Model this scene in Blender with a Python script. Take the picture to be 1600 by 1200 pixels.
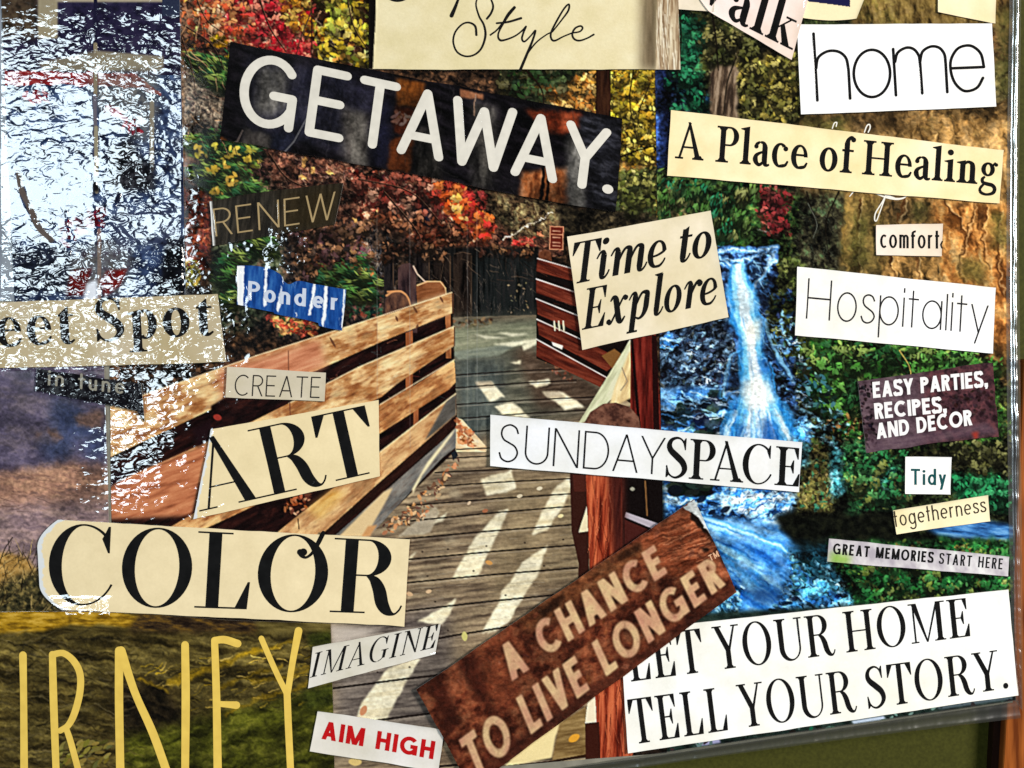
import bpy, math, random
import numpy as np
from mathutils import Vector
from mathutils.geometry import delaunay_2d_cdt

for _o in list(bpy.data.objects):
    bpy.data.objects.remove(_o, do_unlink=True)
SC = bpy.context.scene
COL = SC.collection
K = 0.0003                      # metres of board per unit of the layout (a 0.48 m wide view)
R = math.radians

# ------------------------------------------------------------------ camera, light, exposure
cam_d = bpy.data.cameras.new('camera'); cam = bpy.data.objects.new('camera', cam_d); COL.objects.link(cam)
cam_d.sensor_width = 36; cam_d.lens = 46; cam_d.clip_start = 0.01; cam_d.clip_end = 50
CAM_D = 1600 * K * 46 / 36
cam.location = (0, -CAM_D, 0); cam.rotation_euler = (R(90), 0, 0)
SC.camera = cam

world = bpy.data.worlds.new('World'); SC.world = world; world.use_nodes = True
bg = world.node_tree.nodes['Background']
bg.inputs[0].default_value = (1.0, 0.97, 0.93, 1); bg.inputs[1].default_value = 0.03

def area(name, loc, target, sx, sy, watts, col):
    d = bpy.data.lights.new(name, 'AREA'); d.shape = 'RECTANGLE'; d.size = sx; d.size_y = sy
    d.energy = watts; d.color = col
    o = bpy.data.objects.new(name, d); COL.objects.link(o); o.location = loc
    o.rotation_euler = (Vector(target) - Vector(loc)).to_track_quat('-Z', 'Y').to_euler()
    return o
# the room's window behind the viewer: it mirrors in the film at the left of the board
area('window_light', (-1.03, -2.15, 0.372), (-0.2, 0, 0.1), 0.56, 0.60, 20.0, (0.76, 0.91, 1.0))
# the room's broad light, from the upper right
area('room_light', (1.40, -1.25, 0.45), (0.08, 0, -0.03), 0.45, 0.45, 43.0, (1.0, 0.955, 0.89))

SC.view_settings.view_transform = 'Standard'; SC.view_settings.look = 'None'
SC.view_settings.exposure = 0.16; SC.view_settings.gamma = 1.0; SC.view_settings.use_curve_mapping = False
SC.cycles.max_bounces = 6; SC.cycles.use_denoising = True
SC.cycles.sample_clamp_indirect = 4.0

# ------------------------------------------------------------------ helpers
def lin(c):
    c = np.asarray(c, float) / 255.0
    return np.where(c <= 0.04045, c / 12.92, ((c + 0.055) / 1.055) ** 2.4)
def tag(o, label=None, cat=None, group=None, kind=None):
    if label: o['label'] = label
    if cat: o['category'] = cat
    if group: o['group'] = group
    if kind: o['kind'] = kind
    return o

def vnoise(x, y, seed=0):
    x = np.asarray(x, np.float64); y = np.asarray(y, np.float64)
    xi = np.floor(x).astype(np.int64); yi = np.floor(y).astype(np.int64)
    fx = x - xi; fy = y - yi
    fx = fx * fx * (3 - 2 * fx); fy = fy * fy * (3 - 2 * fy)
    def h(a, b):
        n = (a * 374761393 + b * 668265263 + seed * 974634211) & 0xffffffff
        n = ((n ^ (n >> 13)) * 1274126177) & 0xffffffff
        n = (n ^ (n >> 16)) & 0xffffff
        return n / float(0xffffff)
    return (h(xi, yi) * (1 - fx) * (1 - fy) + h(xi + 1, yi) * fx * (1 - fy)
            + h(xi, yi + 1) * (1 - fx) * fy + h(xi + 1, yi + 1) * fx * fy)
def fbm(x, y, seed=0, oct=4):
    s = 0; a = 1; t = 0
    for i in range(oct):
        s = s + a * vnoise(x * 2 ** i, y * 2 ** i, seed + i * 17); t += a; a *= 0.55
    return s / t
def bump01(x, a, b, s):
    """1 inside [a, b], soft over s outside."""
    return np.clip((x - a) / s + 1, 0, 1) * np.clip((b - x) / s + 1, 0, 1)

def film_crinkle(x, y):
    """how loosely the clear film sits on the collage (0 tight, 1 crinkled)"""
    x = np.asarray(x, float); y = np.asarray(y, float)
    n = fbm(x / 34.0, y / 34.0, 5, 3)
    xr = x + 46 * (fbm(x / 22.0, y / 22.0, 15, 3) - 0.5); yr = y + 60 * (fbm(x / 22.0, y / 22.0, 25, 3) - 0.5)
    m = bump01(x, 2, 284, 4) * bump01(y, 22, 575, 30) * (0.50 + 0.55 * np.clip((fbm(x / 60, y / 40, 77, 2) - 0.45) * 5, 0, 1))
    # stiffer crumples, where only some facets turn to the window
    for cx, cy, rx, ry, k in ((208, 262, 50, 60, 3.0), (76, 428, 84, 48, 3.2), (266, 425, 34, 62, 4.0), (150, 128, 150, 28, 1.6), (215, 200, 50, 40, 0.9), (186, 420, 70, 60, 1.8), (150, 350, 150, 34, 1.2), (90, 62, 130, 46, 2.0), (220, 60, 90, 46, 1.8)):
        m = m + m * k * np.clip(1.25 - np.hypot((xr - cx) / rx, (yr - cy) / ry), 0, 1)
    m = np.where((y > 462) & (y < 578) & (x < 350), (1.7 + 1.6 * np.clip((n - 0.38) * 4, 0, 1)), m)
    m = np.maximum(m, 1.15 * bump01(xr, 168, 330, 14) * bump01(yr, 560, 790, 16))
    m = np.maximum(m, 0.6 * bump01(xr, 270, 306, 8) * bump01(y, 110, 470, 20) * (x > 284) * (n > 0.57))
    m = np.maximum(m, 0.9 * bump01(xr, 318, 392, 10) * bump01(yr, 390, 560, 14) * np.clip((n - 0.56) * 8, 0, 1) * (x > 294))
    m = np.maximum(m, 1.0 * bump01(xr, 428, 466, 8) * bump01(yr, 366, 416, 8))
    m = np.maximum(m, 0.7 * bump01(xr, 124, 163, 6) * bump01(yr, 672, 785, 8) * (n > 0.45))
    m = np.maximum(m, 0.8 * bump01(xr, 342, 360, 6) * bump01(yr, 470, 610, 12))
    m = np.maximum(m, 1.0 * bump01(x, 84, 174, 8) * bump01(y, 934, 960, 4))
    # the film is tight over the left landscape picture
    m = np.where((xr < 118) & (y > 580) & (y < 930), 0.0, m)
    m = np.where((x < 164) & (y > 580) & (yr < 668), 0.0, m)
    slip = (x > 55) & (x < 229) & (y > 574 + (x - 60) * 0.13) & (y < 613 + (x - 57) * 0.21)
    m = np.where(slip, 7.0, m)
    return m
def film_lift(x, y):
    """broad bulges of the film, in metres"""
    x = np.asarray(x, float); y = np.asarray(y, float)
    xr = x + 60 * (fbm(x / 30.0, y / 30.0, 35, 3) - 0.5)
    r2 = (x > 163) * np.clip((372 - xr - 0.22 * (y - 560)) / 80, 0, 1) * np.clip((y - 545) / 60, 0, 1) * (y < 812)
    h = 0.054 * K * np.maximum(y - 560, 0) * r2
    h = h + 0.10 * K * np.clip(y - 938 - 16 * (fbm(x / 16.0, x * 0 + 5.0, 71, 3) - 0.5), 0, 26) * np.clip((x - 84) / 20, 0, 1) * (x < 173) * (y > 925) * (y < 962)
    h = h + 0.017 * K * np.maximum(x - 190, 0) * (x < 284) * (y < 480)
    # creases, where the film folds over itself
    for pts, w, k in (([(149, 60), (151, 290), (154, 455)], 9, 0.16), ([(238, 155), (240, 270)], 8, 0.16), ([(30, 270), (40, 310), (60, 356), (84, 380)], 11, 0.15), ([(56, 232), (76, 216), (96, 224)], 7, 0.15), ([(104, 330), (108, 400)], 7, 0.15), ([(190, 300), (176, 340), (204, 372)], 8, 0.13)):
        for (xa, ya), (xb, yb) in zip(pts[:-1], pts[1:]):
            t = np.clip((y - ya) / (yb - ya if yb != ya else 1e-6), 0, 1); xc = xa + (xb - xa) * t + 5 * (fbm(y / 14.0, y * 0 + 3.0, 61, 2) - 0.5)
            d = x - xc + w / 2; lo, hi = min(ya, yb), max(ya, yb)
            h = h + k * K * np.where((d > 0) & (d < w) & (y >= lo) & (y < hi) & (fbm(x / 12.0, y / 12.0, 63, 3) > 0.43), d, 0)
    return h

# ------------------------------------------------------------------ materials
def film_nodes(nt, bsdf, strength=1.0):
    """a clear glossy film over the surface: coat lobe whose normal crinkles where the film is loose"""
    N = nt.nodes; L = nt.links
    bsdf.inputs['Coat Weight'].default_value = 1.0
    bsdf.inputs['Coat Roughness'].default_value = 0.07
    bsdf.inputs['Coat IOR'].default_value = 1.6
    geo = N.new('ShaderNodeNewGeometry')
    mp = N.new('ShaderNodeMapping'); mp.inputs['Rotation'].default_value = (0, R(20), 0)
    mp.inputs['Scale'].default_value = (0.72, 1.0, 1.2)
    L.new(geo.outputs['Position'], mp.inputs['Vector'])
    n1 = N.new('ShaderNodeTexNoise'); n1.inputs['Scale'].default_value = 1 / (14 * K); n1.inputs['Detail'].default_value = 1.8
    n1.inputs['Roughness'].default_value = 0.45; n1.inputs['Distortion'].default_value = 0.6
    L.new(mp.outputs[0], n1.inputs['Vector'])
    n2 = N.new('ShaderNodeTexNoise'); n2.inputs['Scale'].default_value = 1 / (90 * K); n2.inputs['Detail'].default_value = 1.0
    L.new(geo.outputs['Position'], n2.inputs['Vector'])
    at = N.new('ShaderNodeAttribute'); at.attribute_name = 'film'
    ml = N.new('ShaderNodeMath'); ml.operation = 'MULTIPLY'
    L.new(n1.outputs[0], ml.inputs[0]); L.new(at.outputs['Fac'], ml.inputs[1])
    b1 = N.new('ShaderNodeBump'); b1.inputs['Distance'].default_value = 0.00045 * strength; b1.inputs['Strength'].default_value = 1.0
    al = N.new('ShaderNodeAttribute'); al.attribute_name = 'film_lift'
    l2 = N.new('ShaderNodeMath'); l2.operation = 'DIVIDE'; l2.inputs[1].default_value = 0.00045 * strength
    L.new(al.outputs['Fac'], l2.inputs[0])
    ad = N.new('ShaderNodeMath'); ad.operation = 'ADD'; L.new(ml.outputs[0], ad.inputs[0]); L.new(l2.outputs[0], ad.inputs[1])
    L.new(ad.outputs[0], b1.inputs['Height'])
    b2 = N.new('ShaderNodeBump'); b2.inputs['Distance'].default_value = 0.00028; b2.inputs['Strength'].default_value = 1.0
    L.new(n2.outputs[0], b2.inputs['Height']); L.new(b1.outputs[0], b2.inputs['Normal'])
    L.new(b2.outputs[0], bsdf.inputs['Coat Normal'])

def printed(name, rough=0.5):
    m = bpy.data.materials.new(name); m.use_nodes = True
    nt = m.node_tree; b = nt.nodes['Principled BSDF']
    a = nt.nodes.new('ShaderNodeAttribute'); a.attribute_name = 'print'
    # paper fibre: a very fine value wobble on every printed sheet
    tc = nt.nodes.new('ShaderNodeNewGeometry')
    nz = nt.nodes.new('ShaderNodeTexNoise'); nz.inputs['Scale'].default_value = 1 / (4 * K); nz.inputs['Detail'].default_value = 2
    nt.links.new(tc.outputs['Position'], nz.inputs['Vector'])
    mr = nt.nodes.new('ShaderNodeMapRange'); mr.inputs['To Min'].default_value = 0.93; mr.inputs['To Max'].default_value = 1.05
    nt.links.new(nz.outputs[0], mr.inputs['Value'])
    mx = nt.nodes.new('ShaderNodeMix'); mx.data_type = 'RGBA'; mx.blend_type = 'MULTIPLY'; mx.inputs[0].default_value = 1
    nt.links.new(a.outputs['Color'], mx.inputs[6]); nt.links.new(mr.outputs[0], mx.inputs[7])
    nt.links.new(mx.outputs[2], b.inputs['Base Color'])
    b.inputs['Roughness'].default_value = rough; b.inputs['Specular IOR Level'].default_value = 0.0
    film_nodes(nt, b)
    return m
M_PRINT = printed('printed_paper_under_film')
_inks = {}
def ink(rgb):
    k = tuple(rgb)
    if k not in _inks:
        m = bpy.data.materials.new('printing_ink'); m.use_nodes = True
        b = m.node_tree.nodes['Principled BSDF']
        nt = m.node_tree
        g = nt.nodes.new('ShaderNodeNewGeometry'); nz = nt.nodes.new('ShaderNodeTexNoise')
        nz.inputs['Scale'].default_value = 1 / (14 * K); nz.inputs['Detail'].default_value = 4
        nt.links.new(g.outputs['Position'], nz.inputs['Vector'])
        cr = nt.nodes.new('ShaderNodeMix'); cr.data_type = 'RGBA'
        c = lin(k); cr.inputs[6].default_value = (*(c * 0.8), 1); cr.inputs[7].default_value = (*np.minimum(c * 1.12 + 0.009, 1), 1)
        nt.links.new(nz.outputs[0], cr.inputs[0]); nt.links.new(cr.outputs[2], b.inputs['Base Color'])
        b.inputs['Roughness'].default_value = 0.5; b.inputs['Specular IOR Level'].default_value = 0.0
        film_nodes(nt, b)
        _inks[k] = m
    return _inks[k]

def w3(x, y, lift):            # layout point -> world, lift = metres in front of the board
    return ((x - 800) * K, -lift, (600 - y) * K)

# ------------------------------------------------------------------ sheets of paper
THICK = 0.00022
SHEETS = {}
def sheet(name, TL, TR, BR, BL, lift, colour, dens=0.5, wob=0.8, seed=1, offs=None, edge=(235, 232, 224), mat=None, curl=0.0, wave=0.00005):
    """one sheet: a fine lattice with printed colour, cut edges a little uneven, real thickness"""
    TL, TR, BR, BL = [np.array(p, float) for p in (TL, TR, BR, BL)]
    Wd = max(np.linalg.norm(TR - TL), np.linalg.norm(BR - BL)); Hd = max(np.linalg.norm(BL - TL), np.linalg.norm(BR - TR))
    nu = max(6, int(Wd * dens)); nv = max(6, int(Hd * dens))
    u = np.linspace(0, 1, nu + 1); v = np.linspace(0, 1, nv + 1)
    U, V = np.meshgrid(u, v)
    P = ((1 - U) * (1 - V))[..., None] * TL + (U * (1 - V))[..., None] * TR + (U * V)[..., None] * BR + ((1 - U) * V)[..., None] * BL
    offs = offs or {}
    eL = wob * (fbm(V * Hd / 60, V * 0 + 3.3, seed, 3) - 0.5) * 2 + (offs['L'](V) if 'L' in offs else 0)
    eR = wob * (fbm(V * Hd / 60, V * 0 + 7.1, seed + 5, 3) - 0.5) * 2 + (offs['R'](V) if 'R' in offs else 0)
    eT = wob * (fbm(U * Wd / 60, U * 0 + 1.7, seed + 9, 3) - 0.5) * 2 + (offs['T'](U) if 'T' in offs else 0)
    eB = wob * (fbm(U * Wd / 60, U * 0 + 5.9, seed + 13, 3) - 0.5) * 2 + (offs['B'](U) if 'B' in offs else 0)
    P[..., 0] += eL * (1 - U) + eR * U
    P[..., 1] += eT * (1 - V) + eB * V
    X = P[..., 0]; Y = P[..., 1]
    # sheets never lie dead flat: fractions of a millimetre of wave
    Z = lift + THICK + wave * (fbm(X / 60, Y / 60, seed + 21, 2) - 0.5)
    cr_ = fbm(U * 2.3 + 4, V * 1.7 + 9, seed + 27, 2) * 1.6
    Z = Z + curl * cr_ * (np.abs(2 * U - 1) ** 12 + np.abs(2 * V - 1) ** 9)
    if callable(colour): C = colour(X, Y, U, V)
    else:
        base = np.array(colour, float)
        C = np.broadcast_to(base, X.shape + (3,)).copy()
        C += ((fbm(X / 26, Y / 26, seed + 31, 3) - 0.5) * 20)[..., None] * np.array([1, 1, 1.35])
        C += ((fbm(X / 90, Y / 90, seed + 41, 2) - 0.5) * 22)[..., None] * np.array([0.6, 0.8, 1.5])
    F = film_crinkle(X, Y)
    n = (nu + 1) * (nv + 1)
    co = np.stack([(X - 800) * K, -Z, (600 - Y) * K], -1).reshape(-1, 3)
    idx = np.arange(n).reshape(nv + 1, nu + 1)
    q = np.stack([idx[:-1, :-1], idx[1:, :-1], idx[1:, 1:], idx[:-1, 1:]], -1).reshape(-1, 4)
    ring = np.concatenate([idx[0, :-1], idx[:-1, -1], idx[-1, :0:-1], idx[:0:-1, 0]])
    back = co[ring].copy(); back[:, 1] = -(lift)
    # the cut rim repeats the front border so the paper's white core shows on the edge
    k = len(ring); rim = co[ring].copy()
    co = np.concatenate([co, rim, back])
    a = n + np.arange(k); b = n + k + np.arange(k)
    sk = np.stack([a, np.roll(a, -1), np.roll(b, -1), b], -1)
    q = np.concatenate([q, sk])
    cols = np.concatenate([np.clip(C, 0, 255).reshape(-1, 3), np.tile(np.array(edge, float), (2 * k, 1))]) / 255.0
    film = np.concatenate([F.reshape(-1), np.zeros(2 * k)])
    me = bpy.data.meshes.new(name)
    me.vertices.add(len(co)); me.vertices.foreach_set('co', co.astype(np.float32).ravel())
    me.loops.add(q.size); me.loops.foreach_set('vertex_index', q.astype(np.int32).ravel())
    me.polygons.add(len(q)); me.polygons.foreach_set('loop_start', (np.arange(len(q)) * 4).astype(np.int32))
    me.update(calc_edges=True)
    ca = me.color_attributes.new('print', 'BYTE_COLOR', 'POINT')
    ca.data.foreach_set('color_srgb', np.concatenate([cols, np.ones((len(cols), 1))], 1).astype(np.float32).ravel())
    fa = me.attributes.new('film', 'FLOAT', 'POINT'); fa.data.foreach_set('value', film.astype(np.float32))
    la = me.attributes.new('film_lift', 'FLOAT', 'POINT'); la.data.foreach_set('value', np.concatenate([film_lift(X, Y).reshape(-1), np.zeros(2 * k)]).astype(np.float32))
    me.materials.append(mat or M_PRINT)
    me.polygons.foreach_set('use_smooth', np.ones(len(q), bool))
    o = bpy.data.objects.new(name, me); COL.objects.link(o)
    SHEETS[o.name] = (X.ravel(), Y.ravel(), Z.ravel())
    return o

# ------------------------------------------------------------------ lettering
def ccw(p):
    a = 0
    for i in range(len(p)):
        x0, y0 = p[i - 1]; x1, y1 = p[i]; a += x0 * y1 - x1 * y0
    return a
def ink_mesh(name, polys, lift, rgb, parent, label=None):
    """union of the stroke polygons (layout units, y down) as one flat layer of ink"""
    verts = []; faces = []
    for p in polys:
        p = [(x, -y) for x, y in p]
        a = ccw(p)
        if abs(a) < 1e-4: continue
        if a < 0: p = p[::-1]
        s = len(verts); verts += [Vector(q) for q in p]; faces.append(list(range(s, s + len(p))))
    # a loose grid of extra points lets the ink follow the paper's waves
    A_ = np.array([(v.x, v.y) for v in verts]); gx = np.arange(A_[:, 0].min() + 3.1, A_[:, 0].max(), 11.0); gy = np.arange(A_[:, 1].min() + 2.7, A_[:, 1].max(), 11.0)
    extra = [Vector((float(a), float(b))) for a in gx for b in gy]
    vo, eo, fo, _, _, of = delaunay_2d_cdt(verts + extra, [], faces, 0, 1e-3)
    # keep the triangles whose middle lies in some stroke polygon
    V_ = np.array([(v.x, v.y) for v in vo]); F_ = np.array([list(f) for f in fo]); mid = V_[F_].mean(1)
    keep = np.zeros(len(F_), bool)
    for fc in faces:
        q = np.array([(verts[i].x, verts[i].y) for i in fc]); lo = q.min(0); hi = q.max(0)
        c = np.where((~keep) & (mid[:, 0] >= lo[0]) & (mid[:, 0] <= hi[0]) & (mid[:, 1] >= lo[1]) & (mid[:, 1] <= hi[1]))[0]
        if not len(c): continue
        ins = np.zeros(len(c), bool); X_ = mid[c, 0]; Y_ = mid[c, 1]
        for i in range(len(q)):
            (xa, ya), (xb, yb) = q[i - 1], q[i]
            if ya == yb: continue
            ins ^= ((ya > Y_) != (yb > Y_)) & (X_ < (xb - xa) * (Y_ - ya) / (yb - ya) + xa)
        keep[c[ins]] = True
    tri = [list(map(int, f)) for f in F_[keep]]
    me = bpy.data.meshes.new(name)
    P = np.array([(v.x, -v.y) for v in vo])
    sx, sy, sz = SHEETS[parent.name]; zz = np.empty(len(P))
    for i0 in range(0, len(P), 64):
        d = (P[i0:i0 + 64, 0:1] - sx[None]) ** 2 + (P[i0:i0 + 64, 1:2] - sy[None]) ** 2
        zz[i0:i0 + 64] = sz[d.argmin(1)]
    co = [w3(x, y, z + lift) for (x, y), z in zip(P, zz)]
    used = sorted({i for t in tri for i in t}); rm = {a: b for b, a in enumerate(used)}; P = P[used]
    me.from_pydata([co[i] for i in used], [], [[rm[i] for i in t] for t in tri]); me.update()
    fa = me.attributes.new('film', 'FLOAT', 'POINT'); fa.data.foreach_set('value', film_crinkle(P[:, 0], P[:, 1]).astype(np.float32))
    # face the viewer
    if len(me.polygons) and me.polygons[0].normal.y > 0: me.flip_normals()
    me.materials.append(ink(rgb))
    o = bpy.data.objects.new(name, me); COL.objects.link(o)
    o.parent = parent
    if label: o['label'] = label
    return o

def cat(pts, n=7):             # smooth curve through points of (x, y[, w])
    P = np.array(pts, float); out = []
    Q = np.vstack([2 * P[0] - P[1], P, 2 * P[-1] - P[-2]])
    for i in range(len(P) - 1):
        p0, p1, p2, p3 = Q[i:i + 4]
        for t in np.linspace(0, 1, n, endpoint=False):
            out.append(0.5 * (2 * p1 + (p2 - p0) * t + (2 * p0 - 5 * p1 + 4 * p2 - p3) * t * t + (3 * p1 - p0 - 3 * p2 + p3) * t ** 3))
    out.append(P[-1]); return np.array(out)
def strip(pts, w=None, caps=False, closed=False):
    P = np.array(pts, float)
    wd = P[:, 2] if P.shape[1] > 2 else np.full(len(P), w)
    P = P[:, :2]
    if closed: t = np.roll(P, -1, 0) - np.roll(P, 1, 0)
    else: t = np.gradient(P, axis=0)
    if not closed and len(P) > 2:          # mitred corners
        d = np.diff(P, axis=0); d = d / np.maximum(np.linalg.norm(d, axis=1, keepdims=True), 1e-9)
        t = np.vstack([d[:1], d[:-1] + d[1:], d[-1:]])
    t = t / np.maximum(np.linalg.norm(t, axis=1, keepdims=True), 1e-9)
    nrm = np.stack([-t[:, 1], t[:, 0]], 1)
    k = np.ones(len(P))
    if not closed and len(P) > 2:
        dn = np.stack([-d[:, 1], d[:, 0]], 1)
        c = np.clip((nrm[1:-1] * dn[1:]).sum(1), 0.5, 1); k[1:-1] = 1 / c
    A = P + nrm * (wd * k / 2)[:, None]; B = P - nrm * (wd * k / 2)[:, None]
    out = []
    m = len(P)
    for i in range(m if closed else m - 1):
        j = (i + 1) % m
        out.append([tuple(A[i]), tuple(A[j]), tuple(B[j]), tuple(B[i])])
    if caps:
        for e in (0, -1):
            out.append([(P[e][0] + wd[e] / 2 * math.cos(a), P[e][1] + wd[e] / 2 * math.sin(a)) for a in np.linspace(0, 2 * math.pi, 12, endpoint=False)])
    return out
def rect(x0, y0, x1, y1): return [[(x0, y0), (x1, y0), (x1, y1), (x0, y1)]]
def diag(xa, ya, xb, yb, w): return [[(xa - w / 2, ya), (xa + w / 2, ya), (xb + w / 2, yb), (xb - w / 2, yb)]]
def ring(cx, cy, rx, ry, wx, wy, a0=0, a1=360, n=36, wx2=None):
    """strip between an outer and an inner ellipse; wx2 = width of the right side if different"""
    full = abs(a1 - a0) >= 360
    m = max(8, int(n * abs(a1 - a0) / 360)); A = np.radians(np.linspace(a0, a1, m + 1))
    if wx2 is None: wx2 = wx
    icx = cx + (wx - wx2) / 2; irx = rx - (wx + wx2) / 2
    o = [(cx + rx * math.cos(a), cy + ry * math.sin(a)) for a in A]
    i = [(icx + irx * math.cos(a), cy + (ry - wy) * math.sin(a)) for a in A]
    return [[o[k], o[k + 1], i[k + 1], i[k]] for k in range(m)]
def disc(x, y, r): return [[(x + r * math.cos(a), y + r * math.sin(a)) for a in np.linspace(0, 2 * math.pi, 16, endpoint=False)]]

# ---- serif face (cap height 1); T stem, h hairline, b bracket
def serif(ch, T=0.16, h=0.03, b=0.05, xh=0.66, sw=0.11):
    def foot(x, w=None, y=0.0, dx=0):
        w = w or (T / 2 + sw)
        return rect(x - w + dx, y, x + w + dx, y + h) + [[(x - T / 2 - b, y + h), (x + T / 2 + b, y + h), (x + T / 2, y + h + b * 1.3), (x - T / 2, y + h + b * 1.3)]]
    def head(x, w=None, y=1.0, dx=0):
        w = w or (T / 2 + sw)
        return rect(x - w + dx, y - h, x + w + dx, y) + [[(x - T / 2, y - h - b * 1.3), (x + T / 2, y - h - b * 1.3), (x + T / 2 + b, y - h), (x - T / 2 - b, y - h)]]
    def thin(x, w=0.1, y=0.0, top=False):
        return rect(x - w, y - h if top else y, x + w, y if top else y + h)
    def stem(x, y0=0, y1=1): return rect(x - T / 2, y0, x + T / 2, y1)
    t2 = max(h * 1.35, 0.03)
    def flag(x, y):             # slanted head serif of a lower-case stem
        return [[(x - T / 2 - 0.11, y - 0.06), (x - T / 2 - 0.10, y - 0.085), (x - T / 2, y - 0.11), (x + T / 2, y - 0.06), (x + T / 2, y + 0.012)]]
    if ch == 'A':
        return diag(0.12, 0, 0.395, 1.0, t2) + [[(0.33, 1.02), (0.40, 1.02), (0.68 + T / 2, 0), (0.68 - T / 2, 0)]] + rect(0.2, 0.30, 0.58, 0.30 + h) + thin(0.12, 0.12) + foot(0.68, T / 2 + 0.09), 0.88
    if ch == 'B' : return [], 0.5
    if ch in 'CG':
        hair = lambda a0, a1, w0, w1: strip([(0.42 + (0.40 - w / 2) * math.cos(R(a)), 0.5 + (0.52 - w / 2) * math.sin(R(a)), w) for a, w in zip(np.linspace(a0, a1, 14), np.linspace(w0, w1, 14))])
        p = ring(0.42, 0.5, 0.40, 0.52, T, h, 88, 272, 44) + hair(92, 46, h, h * 1.6)
        p += [[(0.700, 1.0), (0.725, 1.0), (0.725, 0.66), (0.705, 0.66), (0.63, 0.84), (0.66, 0.90)]]
        if ch == 'C': p += hair(268, 332, h, h * 1.1)
        else: p += stem(0.70, 0.10, 0.42) + head(0.70, T / 2 + 0.09, 0.42 + h) + strip([(0.70, 0.15, h), (0.60, 0.05, h), (0.48, 0.0, h)])
        return p, 0.84 if ch == 'C' else 0.88
    if ch == 'D': return stem(0.2) + rect(0.05, 0, 0.42, h) + rect(0.05, 1 - h, 0.42, 1) + ring(0.40, 0.5, 0.40, 0.5, T, h, -90, 90), 0.86
    if ch == 'E':
        return (stem(0.2) + foot(0.2) + head(0.2) + rect(0.2, 0, 0.62, h) + rect(0.2, 1 - h, 0.6, 1) + rect(0.2, 0.5 - h / 2, 0.48, 0.5 + h / 2)
                + [[(0.60, 1), (0.60, 0.70), (0.575, 0.70), (0.48, 1 - h)], [(0.64, 0.33), (0.615, 0.33), (0.48, h), (0.63, 0)], [(0.49, 0.67), (0.465, 0.67), (0.40, 0.5), (0.465, 0.33), (0.49, 0.33)]]), 0.70
    if ch == 'H': return stem(0.2) + stem(0.72) + rect(0.2, 0.5 - h / 2, 0.72, 0.5 + h / 2) + foot(0.2) + head(0.2) + foot(0.72) + head(0.72), 0.93
    if ch == 'I': return stem(0.2) + foot(0.2) + head(0.2), 0.41
    if ch == 'L': return stem(0.2) + foot(0.2) + head(0.2) + rect(0.2, 0, 0.60, h) + [[(0.63, 0.36), (0.605, 0.36), (0.47, h), (0.61, 0)]], 0.68
    if ch == 'M':
        return (rect(0.16, 0, 0.16 + t2, 1) + thin(0.17, 0.11) + rect(0.05, 1 - h, 0.25, 1) + [[(0.13, 1), (0.13 + T * 1.05, 1), (0.545, 0.0), (0.50, 0.0)], [(0.50, 0), (0.545, 0), (0.85 + t2, 1), (0.85 - t2 * 0.2, 1)]]
                + rect(0.83, 0, 0.83 + T, 1) + foot(0.83 + T / 2) + rect(0.83, 1 - h, 0.85 + T + 0.10, 1)), 1.09
    if ch == 'N':
        return (rect(0.15, 0, 0.15 + t2, 1) + thin(0.165, 0.11) + rect(0.03, 1 - h, 0.22, 1) + [[(0.10, 1), (0.10 + T * 1.15, 1), (0.72 + t2, 0), (0.70, 0)]] + rect(0.70, 0, 0.70 + t2, 1) + thin(0.715, 0.11, 1.0, True)), 0.85
    if ch == 'O': return ring(0.43, 0.5, 0.41, 0.52, T, h, 0, 360, 48), 0.88
    if ch in 'PR':
        top = 0.50 if ch == 'R' else 0.46
        cy = (1 + top) / 2; ry = (1 - top) / 2
        p = stem(0.2) + foot(0.2) + head(0.2) + rect(0.2, 1 - h, 0.42, 1) + rect(0.2, top, 0.42, top + h) + ring(0.40, cy, 0.27, ry, T, h, -90, 90, 40)
        if ch == 'R':
            p += strip(cat([(0.40, top + h / 2, h), (0.49, top - 0.05, T * 0.75), (0.555, top - 0.18, T), (0.60, 0.14, T), (0.665, 0.035, T * 0.75), (0.745, 0.0, h * 1.5), (0.80, 0.05, h), (0.83, 0.12, h * 0.9)], 6))
            return p, 0.80
        return p, 0.70
    if ch == 'S':
        p = strip(cat([(0.535, 0.74, h), (0.50, 0.87, h * 1.2), (0.42, 0.965, h * 1.2), (0.31, 0.99, h * 1.6), (0.18, 0.93, T * 0.6), (0.125, 0.80, T * 0.85), (0.17, 0.67, T * 1.0), (0.33, 0.53, T * 1.1), (0.48, 0.39, T * 1.05), (0.535, 0.23, T * 0.9), (0.47, 0.09, T * 0.6), (0.33, 0.01, h * 1.6), (0.21, 0.03, h * 1.2), (0.12, 0.12, h * 1.2), (0.075, 0.28, h)], 6))
        p += [[(0.53, 1.0), (0.555, 1.0), (0.548, 0.70), (0.525, 0.70), (0.47, 0.90)], [(0.06, 0.0), (0.085, 0.0), (0.15, 0.08), (0.09, 0.30), (0.065, 0.30)]]
        return p, 0.64
    if ch == 'T':
        return (stem(0.38) + foot(0.38) + rect(0.03, 1 - h, 0.73, 1)
                + [[(0.03, 1), (0.19, 1 - h), (0.05, 0.68), (0.025, 0.68)], [(0.73, 1), (0.57, 1 - h), (0.71, 0.68), (0.735, 0.68)]]), 0.76
    if ch == 'U':
        return (rect(0.2 - T / 2, 0.28, 0.2 + T / 2, 1) + head(0.2) + rect(0.70, 0.28, 0.70 + t2, 1) + thin(0.715, 0.11, 1.0, True)
                + ring((0.2 - T / 2 + 0.70 + t2) / 2, 0.30, (0.70 + t2 - 0.2 + T / 2) / 2, 0.32, T, h * 1.3, 180, 360, 44, wx2=t2)), 0.85
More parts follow.
